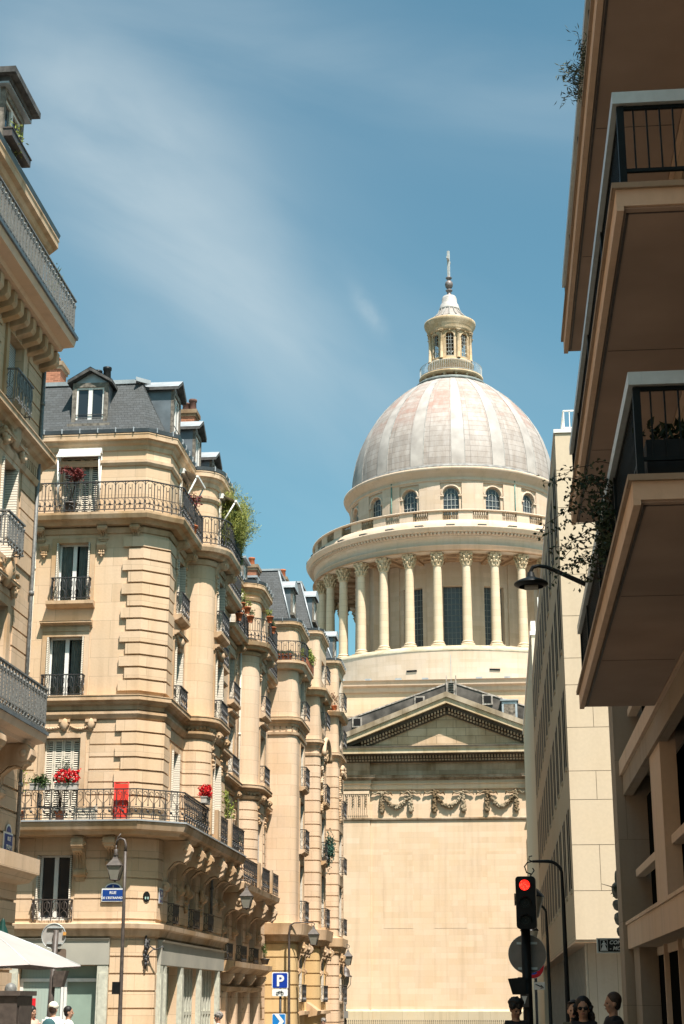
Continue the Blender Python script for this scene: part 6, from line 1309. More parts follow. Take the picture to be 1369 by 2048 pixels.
mb=MB(); mb.tube([(2.66,37.1,4.1),(2.5,37.05,4.14),(2.28,37,4.2)],[.012,.01,.005],4); mb.build('twig',M_BARK,tt); mb=MB(); foliage(mb,(2.62,37.08,4.05),(.12,.1,.12),60,.07,.03); mb.build('foliage',M_LEAFD,tt)
# ================================================================ street lamps, signals and signs
def disc(mb,c,r,th,n=32,axis='y'):
    mb.tube([(c[0],c[1],c[2]),(c[0],c[1]+th,c[2])],r,n,sm=False)
hl=T('street_lamp','black disc lamp on a long arm reaching out from the right building','street lamp',(2.5,28,8.5))
mb=MB(); mb.tube([(2.62,28,8.42),(1.85,28,8.78),(1.15,28,9.13),(1.0,28,9.2),(.86,28,9.22),(.76,28,9.2),(.72,28,9.12),(.72,28,9.04)],[.055,.05,.04,.036,.034,.034,.034,.04],8); mb.build('arm',M_BLACK,hl)
mb=MB(); mb.lathe([(.02,9.12),(.06,9.1),(.075,9.02),(.12,8.99),(.23,8.95),(.305,8.90),(.31,8.875),(.28,8.85),(.22,8.83)],(.72,28),32); hd=mb.build('lamp_head',M_BLACK,hl,org=(.72,28,8.9)); mb=MB(); mb.box(.60,.84,27.86,28.1,8.80,8.832); mb.build('diffuser',mat('dull lamp lens',(.22,.2,.16),.5,.1,5),hd)
def lantern(parent,c,s=1.,name='lantern'):
    """four sided Paris lantern hanging with its top ring at c"""
    x,y,z=c; o=MB(); a=.235*s; b=.135*s; zt=z-.34*s; zb=zt-.42*s
    mb=MB(); 
    def ring(r,zz): return [(x+r*cos(pi/4+j*pi/2),y+r*sin(pi/4+j*pi/2),zz) for j in range(4)]
    R0,R1,R2,R3=ring(a*1.42,zt),ring(a*.62,zt+.17*s),ring(a*.5,zt+.2*s),ring(a*.25,zt+.3*s)
    for A,B in((R0,R1),(R1,R2),(R2,R3)):
        for j in range(4): mb.poly([A[j],A[(j+1)%4],B[(j+1)%4],B[j]])
    mb.poly(R3); mb.poly(R0[::-1]); mb.tube([(x,y,zt+.28*s),(x,y,z)],.02*s,6); mb.blob((x,y,zt+.31*s),.045*s,8)
    ln_=mb.build(name,M_IRONB,parent,org=c)
    mb=MB(); T0,B0=ring(a*1.25,zt-.002),ring(b*1.25,zb)
    for j in range(4): mb.tube([T0[j],B0[j]],.014*s,4); mb.tube([T0[j],T0[(j+1)%4]],.014*s,4); mb.tube([B0[j],B0[(j+1)%4]],.016*s,4)
    mb.blob((x,y,zb-.03*s),.035*s,8); mb.build('lantern_frame',M_IRONB,ln_)
    mb=MB(); T0,B0=ring(a*1.22,zt-.004),ring(b*1.22,zb)
    for j in range(4): mb.poly([T0[j],T0[(j+1)%4],B0[(j+1)%4],B0[j]])
    mb.build('lamp_glass',mat('milky lantern glass',(.26,.245,.20),.3,.08,3,spec=.6),ln_); return ln_
def hook(x,y,z,r,dirx=1): return [(x+dirx*r*sin(a),y,z+r*cos(a)) for a in [pi*1.55*i/10 for i in range(11)]]
sl1=T('street_lamp','tall brown lamp post with hooked top and hanging lantern before the blue street sign','street lamp',(-10.96,47,-.35))
mb=MB(); mb.tube([(-10.96,47,-.4),(-10.96,47,0),(-10.97,47,1.6),(-10.98,47,4.2),(-11.0,47,5.9)],[.11,.08,.06,.05,.045],10); mb.tube([(-11.0,47,5.9),(-10.99,47,6.1),(-11.04,47,6.24),(-11.16,47,6.28),(-11.26,47,6.22),(-11.28,47,6.1)],[.045,.04,.036,.034,.03,.026],8); mb.tube([(-11.28,47,6.1),(-11.24,47,6.32),(-11.15,47,6.42)],.02,6); mb.tube([(-11.28,47,6.1),(-11.28,47,5.88)],.02,6); mb.build('pole',M_IRONB,sl1)
mb=MB(); mb.lathe([(.02,5.98),(.07,5.95),(.045,5.86),(.09,5.8),(.03,5.74)],(-11.28,47),10); mb.build('finial',M_IRONB,sl1); lantern(sl1,(-11.28,47,5.82),.98)
mb=MB(); mb.box(-11.2,-10.98,46.85,47.0,1.86,2.2); mb.build('signal_box',M_BLACK,sl1)
sl2=T('street_lamp','wall bracket lantern with scroll hook beside the second bowed building','street lamp',(-10.75,61.9,6.0))
mb=MB(); mb.tube([(-10.85,61.9,4.6),(-10.8,61.9,5.6),(-10.72,61.9,6.0),(-10.5,61.9,6.08),(-9.9,61.9,6.1),(-9.72,61.9,6.12)],.025,6); mb.tube([(-9.72,61.9,6.12),(-9.55,61.9,6.05),(-9.52,61.9,5.9),(-9.66,61.9,5.84),(-9.72,61.9,5.92)],.02,6); mb.build('bracket',M_IRONB,sl2); lantern(sl2,(-9.68,61.9,5.86),1.05)
sl3=T('street_lamp','thin brown lamp post with hanging lantern before the ochre rounded corner','street lamp',(-9.85,76,-.8))
mb=MB(); mb.tube([(-9.7,75,-.8),(-9.7,75,.8),(-9.72,75,4.6),(-9.66,75,5.0),(-9.5,75,5.1),(-9.1,75,5.12),(-8.62,75,5.1)],[.1,.075,.055,.05,.03,.026,.024],8); mb.tube(hook(-8.62,75,5.03,.07),.02,6); mb.build('pole',M_IRONB,sl3); lantern(sl3,(-8.58,75,4.96),1.1)
sl4=T('street_lamp','small lantern hanging from a bracket on the last building before the church wall','street lamp',(-9.1,93.5,4.5))
mb=MB(); mb.tube([(-9.15,93.5,4.62),(-8.9,93.5,4.7),(-8.74,93.5,4.72)],.025,6); mb.tube(hook(-8.74,93.5,4.62,.1),.02,6); mb.build('bracket',M_IRONB,sl4); lantern(sl4,(-8.72,93.5,4.45),1.1)
sl5=T('street_lamp','round headed street lamp on a pole in front of the church wall','street lamp',(-9.1,95,-.8))
x,y=-9.1,95.8; mb=MB(); mb.tube([(x,y,-.8),(x,y,1.0),(x,y,2.2)],[.09,.06,.045],8); mb.tube([(x,y,2.2),(x-.3,y,2.55),(x-.34,y,3.0)],.02,5); mb.tube([(x,y,2.2),(x+.3,y,2.55),(x+.34,y,3.0)],.02,5); mb.build('pole',M_IRONB,sl5)
mb=MB(); mb.lathe([(.40,2.98),(.40,3.03),(.28,3.1),(.26,3.3),(.18,3.45),(.08,3.5),(.07,3.62),(.1,3.68),(.02,3.76)],(x,y),20); mb.build('lamp_cap',M_IRONB,sl5); mb=MB(); mb.lathe([(.24,2.98),(.22,2.7),(.12,2.42),(.03,2.36)],(x,y),16); mb.build('lamp_glass',mat('milky lantern glass',(1,1,1)),sl5)
sb=T('sign_back','grey backs of road signs fixed to the pole of the round headed lamp','sign',(-9.1,95.6,1.2))
mb=MB(); mb.box(-9.38,-8.98,95.6,95.63,1.45,1.95); mb.box(-9.32,-8.92,95.6,95.63,.7,1.1); mb.tube([(-9.18,95.61,1.27),(-9.18,95.63,1.27)],.17,20,sm=False); mb.build('plates',mat('galvanised sign back',(.26,.25,.23),.5,.12,5,metal=.2),sb); mb=MB(); mb.tube([(-9.2,95.68,-.8),(-9.2,95.68,1.95)],.035,6); mb.build('pole',M_IRON,sb)
def curved_lamp(label,x,y,ztop,reach,g=0):
    t=T('street_lamp',label,'street lamp',(x,y,g)); mb=MB(); r=.28
    pts=[(x,y,g),(x,y,g+1.2),(x,y,g+1.25),(x-.01,y,ztop-r-.6)]+[(x-.01-r+r*cos(a),y,ztop-r+r*sin(a)) for a in [pi/2*i/6 for i in range(1,7)]]+[(x-reach,y,ztop)]
    mb.tube(pts,[.085,.075,.055,.042]+[.034]*6+[.026],8); mb.tube([(x-reach,y,ztop),(x-reach-.1,y,ztop-.02),(x-reach-.16,y,ztop-.1),(x-reach-.12,y,ztop-.22),(x-reach-.02,y,ztop-.25),(x-reach+.03,y,ztop-.18),(x-reach,y,ztop-.13)],.014,5); mb.tube([(x-reach,y,ztop),(x-reach-.07,y,ztop+.03),(x-reach-.06,y,ztop+.1),(x-reach,y,ztop+.11)],.012,5)
    mb.build('pole',M_BLACK,t); mb=MB(); xx=x-reach-.04; mb.tube([(xx,y,ztop-.25),(xx,y,ztop-.42)],.014,5); mb.lathe([(.02,ztop-.38),(.07,ztop-.42),(.05,ztop-.46),(.06,ztop-.5),(.14,ztop-.55),(.24,ztop-.66),(.26,ztop-.7)],(xx,y),14); mb.build('lamp_cap',M_BLACK,t)
    mb=MB(); mb.lathe([(.24,ztop-.7),(.13,ztop-1.1),(.02,ztop-1.13)],(xx,y),8); mb.build('lamp_glass',mat('milky lantern glass',(1,1,1)),t); return t
curved_lamp('nearer of two tall black lamp posts with curved arms beside the signal',1.27,33,4.38,.6,-.2)
curved_lamp('farther of two tall black lamp posts with curved arms behind the traffic light',1.26,45,4.2,.45,-.42)
# traffic light
tl=T('traffic_light','black traffic light glowing red on a dark pole in front of the church wall','traffic light',(.43,29.15,-.13))
mb=MB(); mb.tube([(.43,29.15,-.13),(.43,29.15,1.2),(.43,29.15,1.25),(.43,29.15,3.0)],[.11,.1,.088,.082],16); mb.build('pole',M_BLACK,tl)
hx0,hx1,hz0,hz1=.275,.625,2.89,3.79
mb=MB(); rc=.06; P=[]
for cx_,cz_,a0 in((hx1-rc,hz1-rc,0),(hx0+rc,hz1-rc,90),(hx0+rc,hz0+rc,180),(hx1-rc,hz0+rc,270)): P+=[(cx_+rc*cos(R(a0+18*i)),cz_+rc*sin(R(a0+18*i))) for i in range(6)]
f0=[(x,28.88,z) for x,z in P]; f1=[(x+.02,29.16,z) for x,z in P]; mb.poly(f0); mb.poly(f1[::-1])
for i in range(len(P)): j=(i+1)%len(P); mb.poly([f0[j],f0[i],f1[i],f1[j]])
mb.box(.25,.275,28.95,29.1,3.3,3.5); hs=mb.build('signal_housing',M_BLACK,tl,org=(.45,29,2.89))
for i,z in enumerate((3.64,3.34,3.04)):
    mb=MB(); xc=.435; n=20
    ring=[(xc+.092*cos(2*pi*k/n),28.872,z+.092*sin(2*pi*k/n)) for k in range(n)]; mb.poly(ring[::-1]); 
    for k in range(n): a=ring[k]; b=ring[(k+1)%n]; mb.poly([a,b,(b[0],28.88,b[2]),(a[0],28.88,a[2])])
    if i==0:
        le=mb.build('red_lens',mat('glowing red lens',(1.0,.018,.010),.3,.0,40,emit=1.1,c2=(.8,.012,.006)),hs); mb=MB(); rr=random.Random(2)
        for q in range(40): a=rr.uniform(0,6.28); r=.085*math.sqrt(rr.random()); mb.blob((xc+r*cos(a),28.87,z+r*sin(a)),.007,4,(1,.4,1))
        mb.build('lens_facets',mat('bright lens facet',(1,.07,.035),.3,0,4,emit=1.3),le)
    else:
        le=mb.build('dark_lens',mat('unlit signal lens',(.008,.012,.011),.35,.1,5,spec=.25),hs); mb=MB(); mb.tube([(xc+.06*cos(2*pi*k/16),28.868,z+.06*sin(2*pi*k/16)) for k in range(17)],.003,4,cap=False); mb.blob((xc,28.87,z),.012,6); mb.build('lens_ring',mat('dim lens ring',(.05,.055,.05),.4,.1,5),le)
    mb=MB(); m_=14
    for k in range(m_):   # visor hood
        a0,a1=R(-20+220*k/m_),R(-20+220*(k+1)/m_); r=.108; A=(xc+r*cos(a0),z+r*sin(a0)); B=(xc+r*cos(a1),z+r*sin(a1)); d0,d1=.06+.14*max(0,sin((a0+R(20))*pi/R(220))),.06+.14*max(0,sin((a1+R(20))*pi/R(220)))
        mb.poly([(A[0],28.88,A[1]),(B[0],28.88,B[1]),(B[0],28.88-d1,B[1]-.02),(A[0],28.88-d0,A[1]-.02)],None,True)
    mb.tube([(xc+.108*cos(R(a_)),28.872-.2*max(0,sin(R((a_+20)*180/220))),z+.108*sin(R(a_))-.02) for a_ in range(-15,70,12)],.0045,4,cap=False)  # bead added along one side of the rim for a highlight edge
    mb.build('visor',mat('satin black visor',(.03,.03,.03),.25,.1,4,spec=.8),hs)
rs=T('road_sign','grey back of a large round road sign fixed behind the traffic light pole','sign',(.45,29.3,2.2))
mb=MB(); mb.tube([(.45,29.28,2.475),(.45,29.30,2.475)],.33,40,sm=False); mb.build('sign_plate',mat('grey sign back',(.24,.215,.19),.5,.08,5,metal=.15),rs)
mb=MB(); mb.box(.27,.63,29.25,29.28,2.64,2.68); mb.box(.28,.62,29.25,29.28,2.21,2.25); mb.build('rail',M_ALU,rs); mb=MB(); mb.tube([(.45+.33*cos(2*pi*i/40),29.285,2.475+.33*sin(2*pi*i/40)) for i in range(41)],.006,4,cap=False); mb.build('rim',M_ALU,rs)
M_RED=mat('traffic red',(.65,.02,.03),.4,.04,4); M_BLUE=mat('traffic blue',(.02,.10,.50),.4,.04,4); M_SGW=mat('sign white',(.75,.74,.70),.4,.03,4)
ns=T('road_sign','round red and blue sign with small arrow plate behind the traffic light pole','sign',(.68,34.2,-.2))
mb=MB(); mb.tube([(.68,34.2,-.25),(.68,34.2,2.5)],.03,8); mb.build('pole',M_IRON,ns); mb=MB(); c_=(.62,34.1,2.36); mb.tube([(c_[0],34.12,c_[2]),(c_[0],34.14,c_[2])],.245,36,sm=False); sp=mb.build('sign_plate',M_SGW,ns)
mb=MB(); n=36; 
for i in range(n): a,b=2*pi*i/n,2*pi*(i+1)/n; mb.poly([(c_[0]+r*cos(t),34.115,c_[2]+r*sin(t)) for r,t in((.235,a),(.235,b),(.165,b),(.165,a))])
for q in(-1,1): d=(cos(q*pi/4),sin(q*pi/4)); e=(-d[1]*.026,d[0]*.026); mb.poly([(c_[0]+d[0]*s+e[0]*u,34.112-.001*q,c_[2]+d[1]*s+e[1]*u) for s,u in((-.18,-1),(.18,-1),(.18,1),(-.18,1))])
mb.build('red_cross',M_RED,sp); mb=MB(); mb.poly([(c_[0]+.17*cos(2*pi*i/n),34.118,c_[2]+.17*sin(2*pi*i/n)) for i in range(n)]); mb.build('blue_field',M_BLUE,sp)
mb=MB(); mb.box(.64,.86,34.1,34.12,1.9,2.05); ap=mb.build('arrow_plate',M_SGW,ns); mb=MB(); mb.tube([(.67,34.09,2.01),(.8,34.09,1.95)],.008,4); mb.tube([(.78,34.09,1.99),(.83,34.09,1.94),(.77,34.09,1.925)],.008,4); mb.build('arrow',M_BLACK,ap)
pd=T('pedestrian_signal','black pedestrian signal seen from the side below the round sign back','signal',(.25,29.1,1.9))
mb=MB(); mb.box(.27,.40,28.95,29.2,1.79,2.08); mb.box(.39,.44,29.05,29.12,2.02,2.05); mb.poly([(.27,28.95,1.80),(.27,29.2,1.80),(.27,29.2,2.07),(.27,28.95,2.07)]); 
Q=[(.095,2.055),(.27,2.07),(.27,1.79),(.17,1.79)]; mb.poly([(x,28.95,z) for x,z in Q]); mb.poly([(x,29.2,z) for x,z in Q]); mb.poly([(.095,28.95,2.055),(.27,28.95,2.07),(.27,29.2,2.07),(.095,29.2,2.055)]); mb.poly([(.17,28.95,1.79),(.27,28.95,1.79),(.27,29.2,1.79),(.17,29.2,1.79)]); mb.build('housing',M_BLACK,pd)
ts=T('small_sign','small brown plate with a white downward triangle under the pedestrian signal','sign',(.37,29,1.7))
mb=MB(); mb.box(.30,.445,28.98,29.0,1.58,1.8); tp=mb.build('plate',M_IRONB,ts); mb=MB(); mb.poly([(.325,28.975,1.765),(.42,28.975,1.765),(.37,28.975,1.63)]); tw=mb.build('triangle',M_SGW,tp)
# parking sign and chevron
pk=T('parking_sign','square blue parking sign with white letter P above a white bicycle plate','sign',(-6.06,45,-.4))
mb=MB(); mb.tube([(-6.06,45.03,-.5),(-6.06,45.03,2.46)],.035,8); mb.build('pole',M_IRON,pk)
def rsq(x0,x1,z0,z1,r,y): 
    P=[]
    for cx_,cz_,a0 in((x1-r,z1-r,0),(x0+r,z1-r,90),(x0+r,z0+r,180),(x1-r,z0+r,270)): P+=[(cx_+r*cos(R(a0+30*i)),y,cz_+r*sin(R(a0+30*i))) for i in range(4)]
    return P
def plate(parent,name,x0,x1,z0,z1,r,y,m,th=.02):
    mb=MB(); A=rsq(x0,x1,z0,z1,r,y); B=rsq(x0,x1,z0,z1,r,y+th); mb.poly(A); mb.poly(B[::-1])
    for i in range(len(A)): j=(i+1)%len(A); mb.poly([A[j],A[i],B[i],B[j]])
    return mb.build(name,m,parent)
p1_=plate(pk,'sign_plate',-6.29,-5.84,1.995,2.43,.04,44.96,M_SGW); plate(p1_,'blue_field',-6.265,-5.865,2.02,2.405,.03,44.95,mat('deep sign blue',(.006,.04,.30),.35,.03,4),.008)
text(p1_,'P',(-6.165,44.944,2.07),.40,M_SGW,bold=.012)
for c__ in[p1_.children[-1]]: c__.location=(-6.165+6.06,44.944-45,2.07+.4)
p2_=plate(pk,'bicycle_plate',-6.28,-5.85,1.80,1.985,.03,44.96,M_SGW); mb=MB()
for x in(-6.13,-6.0): mb.tube([(x+.035*cos(2*pi*i/12),44.95,1.875+.035*sin(2*pi*i/12)) for i in range(13)],.006,4,cap=False)
mb.tube([(-6.13,44.95,1.875),(-6.09,44.95,1.93),(-6.02,44.95,1.93),(-6.065,44.95,1.875),(-6.09,44.95,1.93)],.006,4,cap=False); mb.tube([(-6.02,44.95,1.95),(-6.0,44.95,1.875)],.006,4,cap=False); mb.build('bicycle_symbol',M_BLACK,p2_)
cv=T('chevron_sign','blue and white chevron sign standing below the parking sign','sign',(-6.06,44.8,-.4))
q_=plate(cv,'sign_plate',-6.25,-5.88,.95,1.345,.03,44.8,M_SGW); plate(q_,'blue_field',-6.235,-5.895,.965,1.33,.02,44.79,mat('bright sign blue',(.01,.18,.50),.4,.04,4),.008)
mb=MB(); mb.poly([(-6.19,44.785,1.33),(-6.07,44.785,1.33),(-5.92,44.785,1.15),(-6.04,44.785,.97),(-6.16,44.785,.97),(-6.04,44.785,1.15)]); mb.build('chevron',M_SGW,q_); mb=MB(); mb.tube([(-6.06,44.84,-.45),(-6.06,44.84,1.3)],.03,8); mb.build('pole',M_IRON,cv)
# left sign cluster
lc=T('road_sign','round sign seen from behind on a brown pole above the white parasols','sign',(-11.6,42,-.37))
mb=MB(); mb.tube([(-11.66,42.05,-.4),(-11.66,42.05,1.2),(-11.6,42.05,3.45)],[.09,.085,.07],10); mb.build('pole',M_IRONB,lc)
mb=MB(); mb.tube([(-11.68,42.12,3.3),(-11.68,42.14,3.3)],.32,40,sm=False); mb.build('sign_plate',mat('pale sign back',(.42,.40,.37),.5,.08,5,metal=.2),lc); mb=MB(); mb.tube([(-11.68+.32*cos(2*pi*i/40),42.11,3.3+.32*sin(2*pi*i/40)) for i in range(41)],.012,4,cap=False); mb.box(-11.85,-11.45,42.07,42.11,3.5,3.54); mb.box(-11.85,-11.45,42.07,42.11,3.1,3.14); mb.build('rim',M_ALU,lc)
mb=MB(); mb.box(-11.42,-11.34,42.06,42.1,3.32,3.4); mb.build('sticker',mat('orange sticker',(.6,.3,.08),.5,.05,4),lc)
plate(lc,'square_sign_back',-11.66,-11.34,2.55,2.98,.05,42.16,mat('brown mirror back',(.16,.12,.09),.5,.2,4))
sg2=T('pedestrian_signal','brown pedestrian signal box with visor on the pole under the parasol tip','signal',(-11.45,42,2.2))
mb=MB(); mb.box(-11.58,-11.42,41.9,42.2,2.02,2.42); Q=[(-11.42,2.42),(-11.24,2.43),(-11.35,2.03),(-11.42,2.02)]
for y in(41.9,42.2): mb.poly([(x,y,z) for x,z in Q])
mb.poly([(-11.42,41.9,2.42),(-11.24,41.9,2.43),(-11.24,42.2,2.43),(-11.42,42.2,2.42)]); mb.poly([(-11.24,41.9,2.43),(-11.35,41.9,2.03),(-11.35,42.2,2.03),(-11.24,42.2,2.43)]); mb.build('housing',M_IRONB,sg2)
def parasol(label,apex,z0,half,y,ang,m):
    t=T('parasol',label,'parasol',(apex[0],apex[1],0),'white cafe parasols'); mb=MB(); n=8
    rim=[(apex[0]+half*1.0*cos(ang+2*pi*i/n),apex[1]+half*sin(ang+2*pi*i/n),z0) for i in range(n)]; k=7
    def rib(i,tt):
        p=rim[i%n]; return (apex[0]+(p[0]-apex[0])*tt,apex[1]+(p[1]-apex[1])*tt,apex[2]+(p[2]-apex[2])*(tt**1.12))
    for i in range(n):
        for j in range(k):
            t0,t1=j/k,(j+1)/k; A,B,C_,D=rib(i,t0),rib(i,t1),rib(i+1,t1),rib(i+1,t0)
            mid1=tuple((B[q]+C_[q])/2-(.035*t1 if q==2 else 0) for q in range(3)); mid0=tuple((A[q]+D[q])/2-(.035*t0 if q==2 else 0) for q in range(3))
            mb.poly([A,B,mid1,mid0],None,True); mb.poly([mid0,mid1,C_,D],None,True)
    cn=mb.build('canopy',m,t,org=apex); mb=MB()
    for i in range(n): mb.tube([rib(i,.05),rib(i,.5),rib(i,.99)],.012,4); 
    mb.build('rib',M_ALU,cn); mb=MB(); mb.tube([(apex[0],apex[1],0),(apex[0],apex[1],apex[2]+.05)],.03,10); mb.blob((apex[0],apex[1],apex[2]+.08),.05,8); mb.build('pole',M_ALU,t); mb=MB(); mb.lathe([(.3,.13),(.3,.2),(.05,.24),(.04,.3)],(apex[0],apex[1]),20); mb.build('base',M_IRON,t)
M_CAN=mat('off white canvas',(.35,.31,.295),.9,.04,2)
parasol('larger white parasol whose tip reaches to the brown sign pole',(-8.75,27.0,2.92),2.24,1.76,27,R(0),M_CAN); parasol('smaller white parasol edge below the larger one at the left frame',(-9.7,26.9,2.75),2.25,1.62,27,R(0),M_CAN)
kb=T('street_cabinet','dark brown street cabinet in the lower left corner','cabinet',(-7.6,24,.13))
mb=MB(); mb.box(-9.0,-7.16,24.0,24.8,.13,1.76); bd=mb.build('body',M_IRONB,kb); mb=MB(); mb.box(-9.05,-7.11,23.95,24.85,1.761,1.83); mb.build('roof',M_IRONB,kb)
mb=MB(); mb.box(-8.2,-7.5,23.97,23.999,.3,1.62); mb.box(-7.159,-7.14,24.1,24.7,.3,1.62); mb.build('door',M_IRONB,bd)
mb=MB(); mb.lathe([(.09,1.83),(.09,1.87),(.07,1.92),(.02,1.95)],(-7.42,24.5),14); mb.build('dome_knob',M_IRONG,kb)
rp_=T('poster','small red poster on the shopfront behind the street cabinet','poster',(-12.9,49.9,1.5)); mb=MB(); mb.box(-14.55,-14.36,50.1,50.12,1.0,1.75); mb.build('sheet',M_RED,rp_)
gl=T('wall_lantern','dark green lantern head fixed low on the far left building','lantern',(-10.6,34,3)); mb=MB(); mb.lathe([(.02,3.36),(.05,3.3),(.06,3.22),(.12,3.1),(.14,2.95),(.12,2.9),(.10,2.6)],(-10.55,34),12); mb.build('cap',mat('bottle green enamel',(.01,.045,.035),.3,.1,4),gl); mb=MB(); mb.lathe([(.11,2.88),(.11,2.75),(.1,2.72)],(-10.55,34),12); mb.build('glass',M_SGW,gl)
# street name plates, mosaic, wall bracket
sp1=T('street_sign','blue enamel street name plate reading rue de l\'estrapade on the chamfered corner building','street sign',(-12.0,49.9,4.65))
S_BL=mat('enamel blue',(.012,.05,.22),.3,.05,4)
plate(sp1,'white_border',-12.38,-11.66,4.63,5.04,.02,49.9,M_SGW); pb=plate(sp1,'blue_plate',-12.35,-11.69,4.66,4.99,.01,49.89,S_BL,.008)
mb=MB(); mb.poly([(-12.02+.26*cos(pi*i/12),49.9,5.045+.15*sin(pi*i/12)) for i in range(13)]); mb.poly([(-12.02+.22*cos(pi*i/12),49.895,5.05+.11*sin(pi*i/12)) for i in range(13)]); ab=mb.build('arched_top',S_BL,sp1); ab.data.materials.append(M_SGW); ab.data.polygons[0].material_index=1
def txt2(par,s,loc,size,rot=(R(90),0,0)): return text(par,s,loc,size,M_SGW,rot,bold=.0015,align='CENTER')
txt2(sp1,'RUE',(-12.02,49.885,4.86),.12); txt2(sp1,"DE L'ESTRAPADE",(-12.02,49.885,4.71),.098); txt2(sp1,'5',(-12.02,49.888,5.06),.08)
sp2=T('street_sign','narrow blue street name plate on the far left building','street sign',(-10.72,35,4.75))
mb=MB(); mb.box(-10.745,-10.72,34.25,34.9,4.74,5.22); mb.build('white_border',M_SGW,sp2); mb=MB(); mb.box(-10.719,-10.712,34.29,34.86,4.78,5.18); mb.build('blue_plate',S_BL,sp2)
mb=MB(); mb.poly([(-10.72,34.575+.22*cos(pi*i/12),5.225+.18*sin(pi*i/12)) for i in range(13)]); mb.poly([(-10.715,34.575+.17*cos(pi*i/12),5.23+.13*sin(pi*i/12)) for i in range(13)]); ab=mb.build('arched_top',S_BL,sp2); ab.data.materials.append(M_SGW); ab.data.polygons[0].material_index=1
txt2(sp2,'RUE',(-10.70,34.575,5.04),.13,(R(90),0,R(90))); txt2(sp2,"D'ULM",(-10.70,34.575,4.86),.13,(R(90),0,R(90)))
sp3=T('street_sign','weathered street name plate on the street side beside the chamfered corner','street sign',(-10.7,51,4.8)); mb=MB(); mb.box(-10.745,-10.73,50.75,51.35,4.62,5.1); mb.build('white_border',M_SGW,sp3); mb=MB(); mb.box(-10.729,-10.722,50.8,51.3,4.66,5.05); mb.build('blue_plate',S_BL,sp3); txt2(sp3,'RUE',(-10.715,51.05,4.9),.12,(R(90),0,R(90))); txt2(sp3,"D'ULM",(-10.715,51.05,4.74),.12,(R(90),0,R(90)))
ms=T('wall_tile','small dark oval tile with two pale patches on the chamfered corner','wall tile',(-11.1,50.2,4.8))
mb=MB(); th_=math.atan2(.62,.7); ux,uy=cos(th_),sin(th_); nx_,ny_=uy,-ux; cx0,cy0=-11.07,50.36
def W3D(a,z,o): return (cx0+ux*a+nx_*o,cy0+uy*a+ny_*o,z)
mb.poly([W3D(.12*cos(2*pi*i/16),4.8+.16*sin(2*pi*i/16),.05) for i in range(16)]); mb.poly([W3D(.12*cos(2*pi*i/16),4.8+.16*sin(2*pi*i/16),.02) for i in range(16)]); 
tb=mb.build('tile',M_BLACK,ms); mb=MB()
for q in(-1,1): mb.poly([W3D(q*.045+.028*cos(2*pi*i/8),4.76+.045*sin(2*pi*i/8),.056) for i in range(8)])
mb.build('pale_patch',mat('pale aqua tile',(.35,.5,.45),.4,.1,4),tb)
br_=T('wall_bracket','empty wrought iron lamp bracket on the chamfered corner above the pavement','bracket',(-11.05,50.3,3)); mb=MB()
mb.tube([W3D(0,3.62,.1),W3D(0,2.62,.1)],.035,6); rnd=random.Random(5)
for i in range(26): mb.blob(W3D(rnd.gauss(0,.035),rnd.uniform(2.75,3.45),.1+rnd.uniform(0,.05)),.045,5,(1,1,1.6),.3)
mb.tube([W3D(.02,3.15,.12),W3D(.1,3.3,.2),W3D(.2,3.2,.3),W3D(.3,3.22,.4),W3D(.4,3.3,.45),W3D(.42,3.2,.46)],.025,5); mb.tube([W3D(.02,2.95,.12),W3D(.08,3.1,.2),W3D(.2,3.24,.3)],.02,5); mb.tube([W3D(.02,3.4,.12),W3D(.1,3.5,.14),W3D(.12,3.42,.14)],.02,5); mb.tube([W3D(.02,2.8,.1),W3D(.12,2.75,.12),W3D(.1,2.9,.12)],.02,5); mb.build('scrollwork',M_IRON,br_)
# ================================================================ things on the balconies
potplant('dark red maple in a pot behind the upper balcony railing of the chamfered building',(-13.95,49.62,17.26),.2,.35,M_IRONB,M_LEAFR,(.55,.4,.3),560,(.12,.06),.75,'potted tree')
potplant('second dark red maple where the upper balcony turns into the street',(-10.35,52.5,17.26),.18,.3,M_TERRA,M_LEAFR,(.3,.4,.42),220,(.12,.06),.55,'potted tree')
bb=T('bamboo','tall feathery yellow green bamboo rising over the curved upper balcony','bamboo',(-9.5,56.6,17.26)); mb=MB(); lf=MB(); rnd=random.Random(9)
for i in range(120):
    a=rnd.uniform(0,6.28); r0=rnd.uniform(0,.3); H=rnd.uniform(1.0,2.35); lean=rnd.uniform(.1,.75)*(1 if H<1.9 else .6); bx,by=-9.62+r0*cos(a)*.5,56.4+rnd.uniform(-1.2,1.2); pts=[]
    for k in range(7): t=k/6; pts.append((bx+lean*cos(a)*t*t+.12*t,by+lean*sin(a)*t*t,17.5+H*t-.35*lean*t**3))
    mb.tube(pts,[.008,.008,.007,.006,.005,.004,.002],3,cap=False)
    for p in pts[2:]:
        for j in range(26): lf.leaf((p[0]+rnd.gauss(0,.10),p[1]+rnd.gauss(0,.10),p[2]+rnd.gauss(0,.09)),.16,.02,rnd,.7)
mb.build('canes',M_LEAFY,bb); lf.build('foliage',mat('feathery bamboo leaves',(.30,.29,.06),.6,.2,3,rand=.8,c2=(.10,.14,.03)),bb)
mb=MB(); mb.box(-9.8,-9.45,55.2,57.6,17.27,17.62); mb.build('trough',M_IRONB,bb)
mb=MB(); foliage(mb,(-9.45,57.3,17.5),(.2,.35,.6),260,.09,.04); mb.build('undergrowth',M_LEAF,bb)
planter_box('white balcony box of green leaves on the long lower railing',(-14.3,49.1,8.0),(1,0),.62,mat('grey white box',(.40,.37,.33),.7,.1,5),M_LEAF,'flower boxes on the long lower balcony',None,520,.3,.16,(.12,.05))
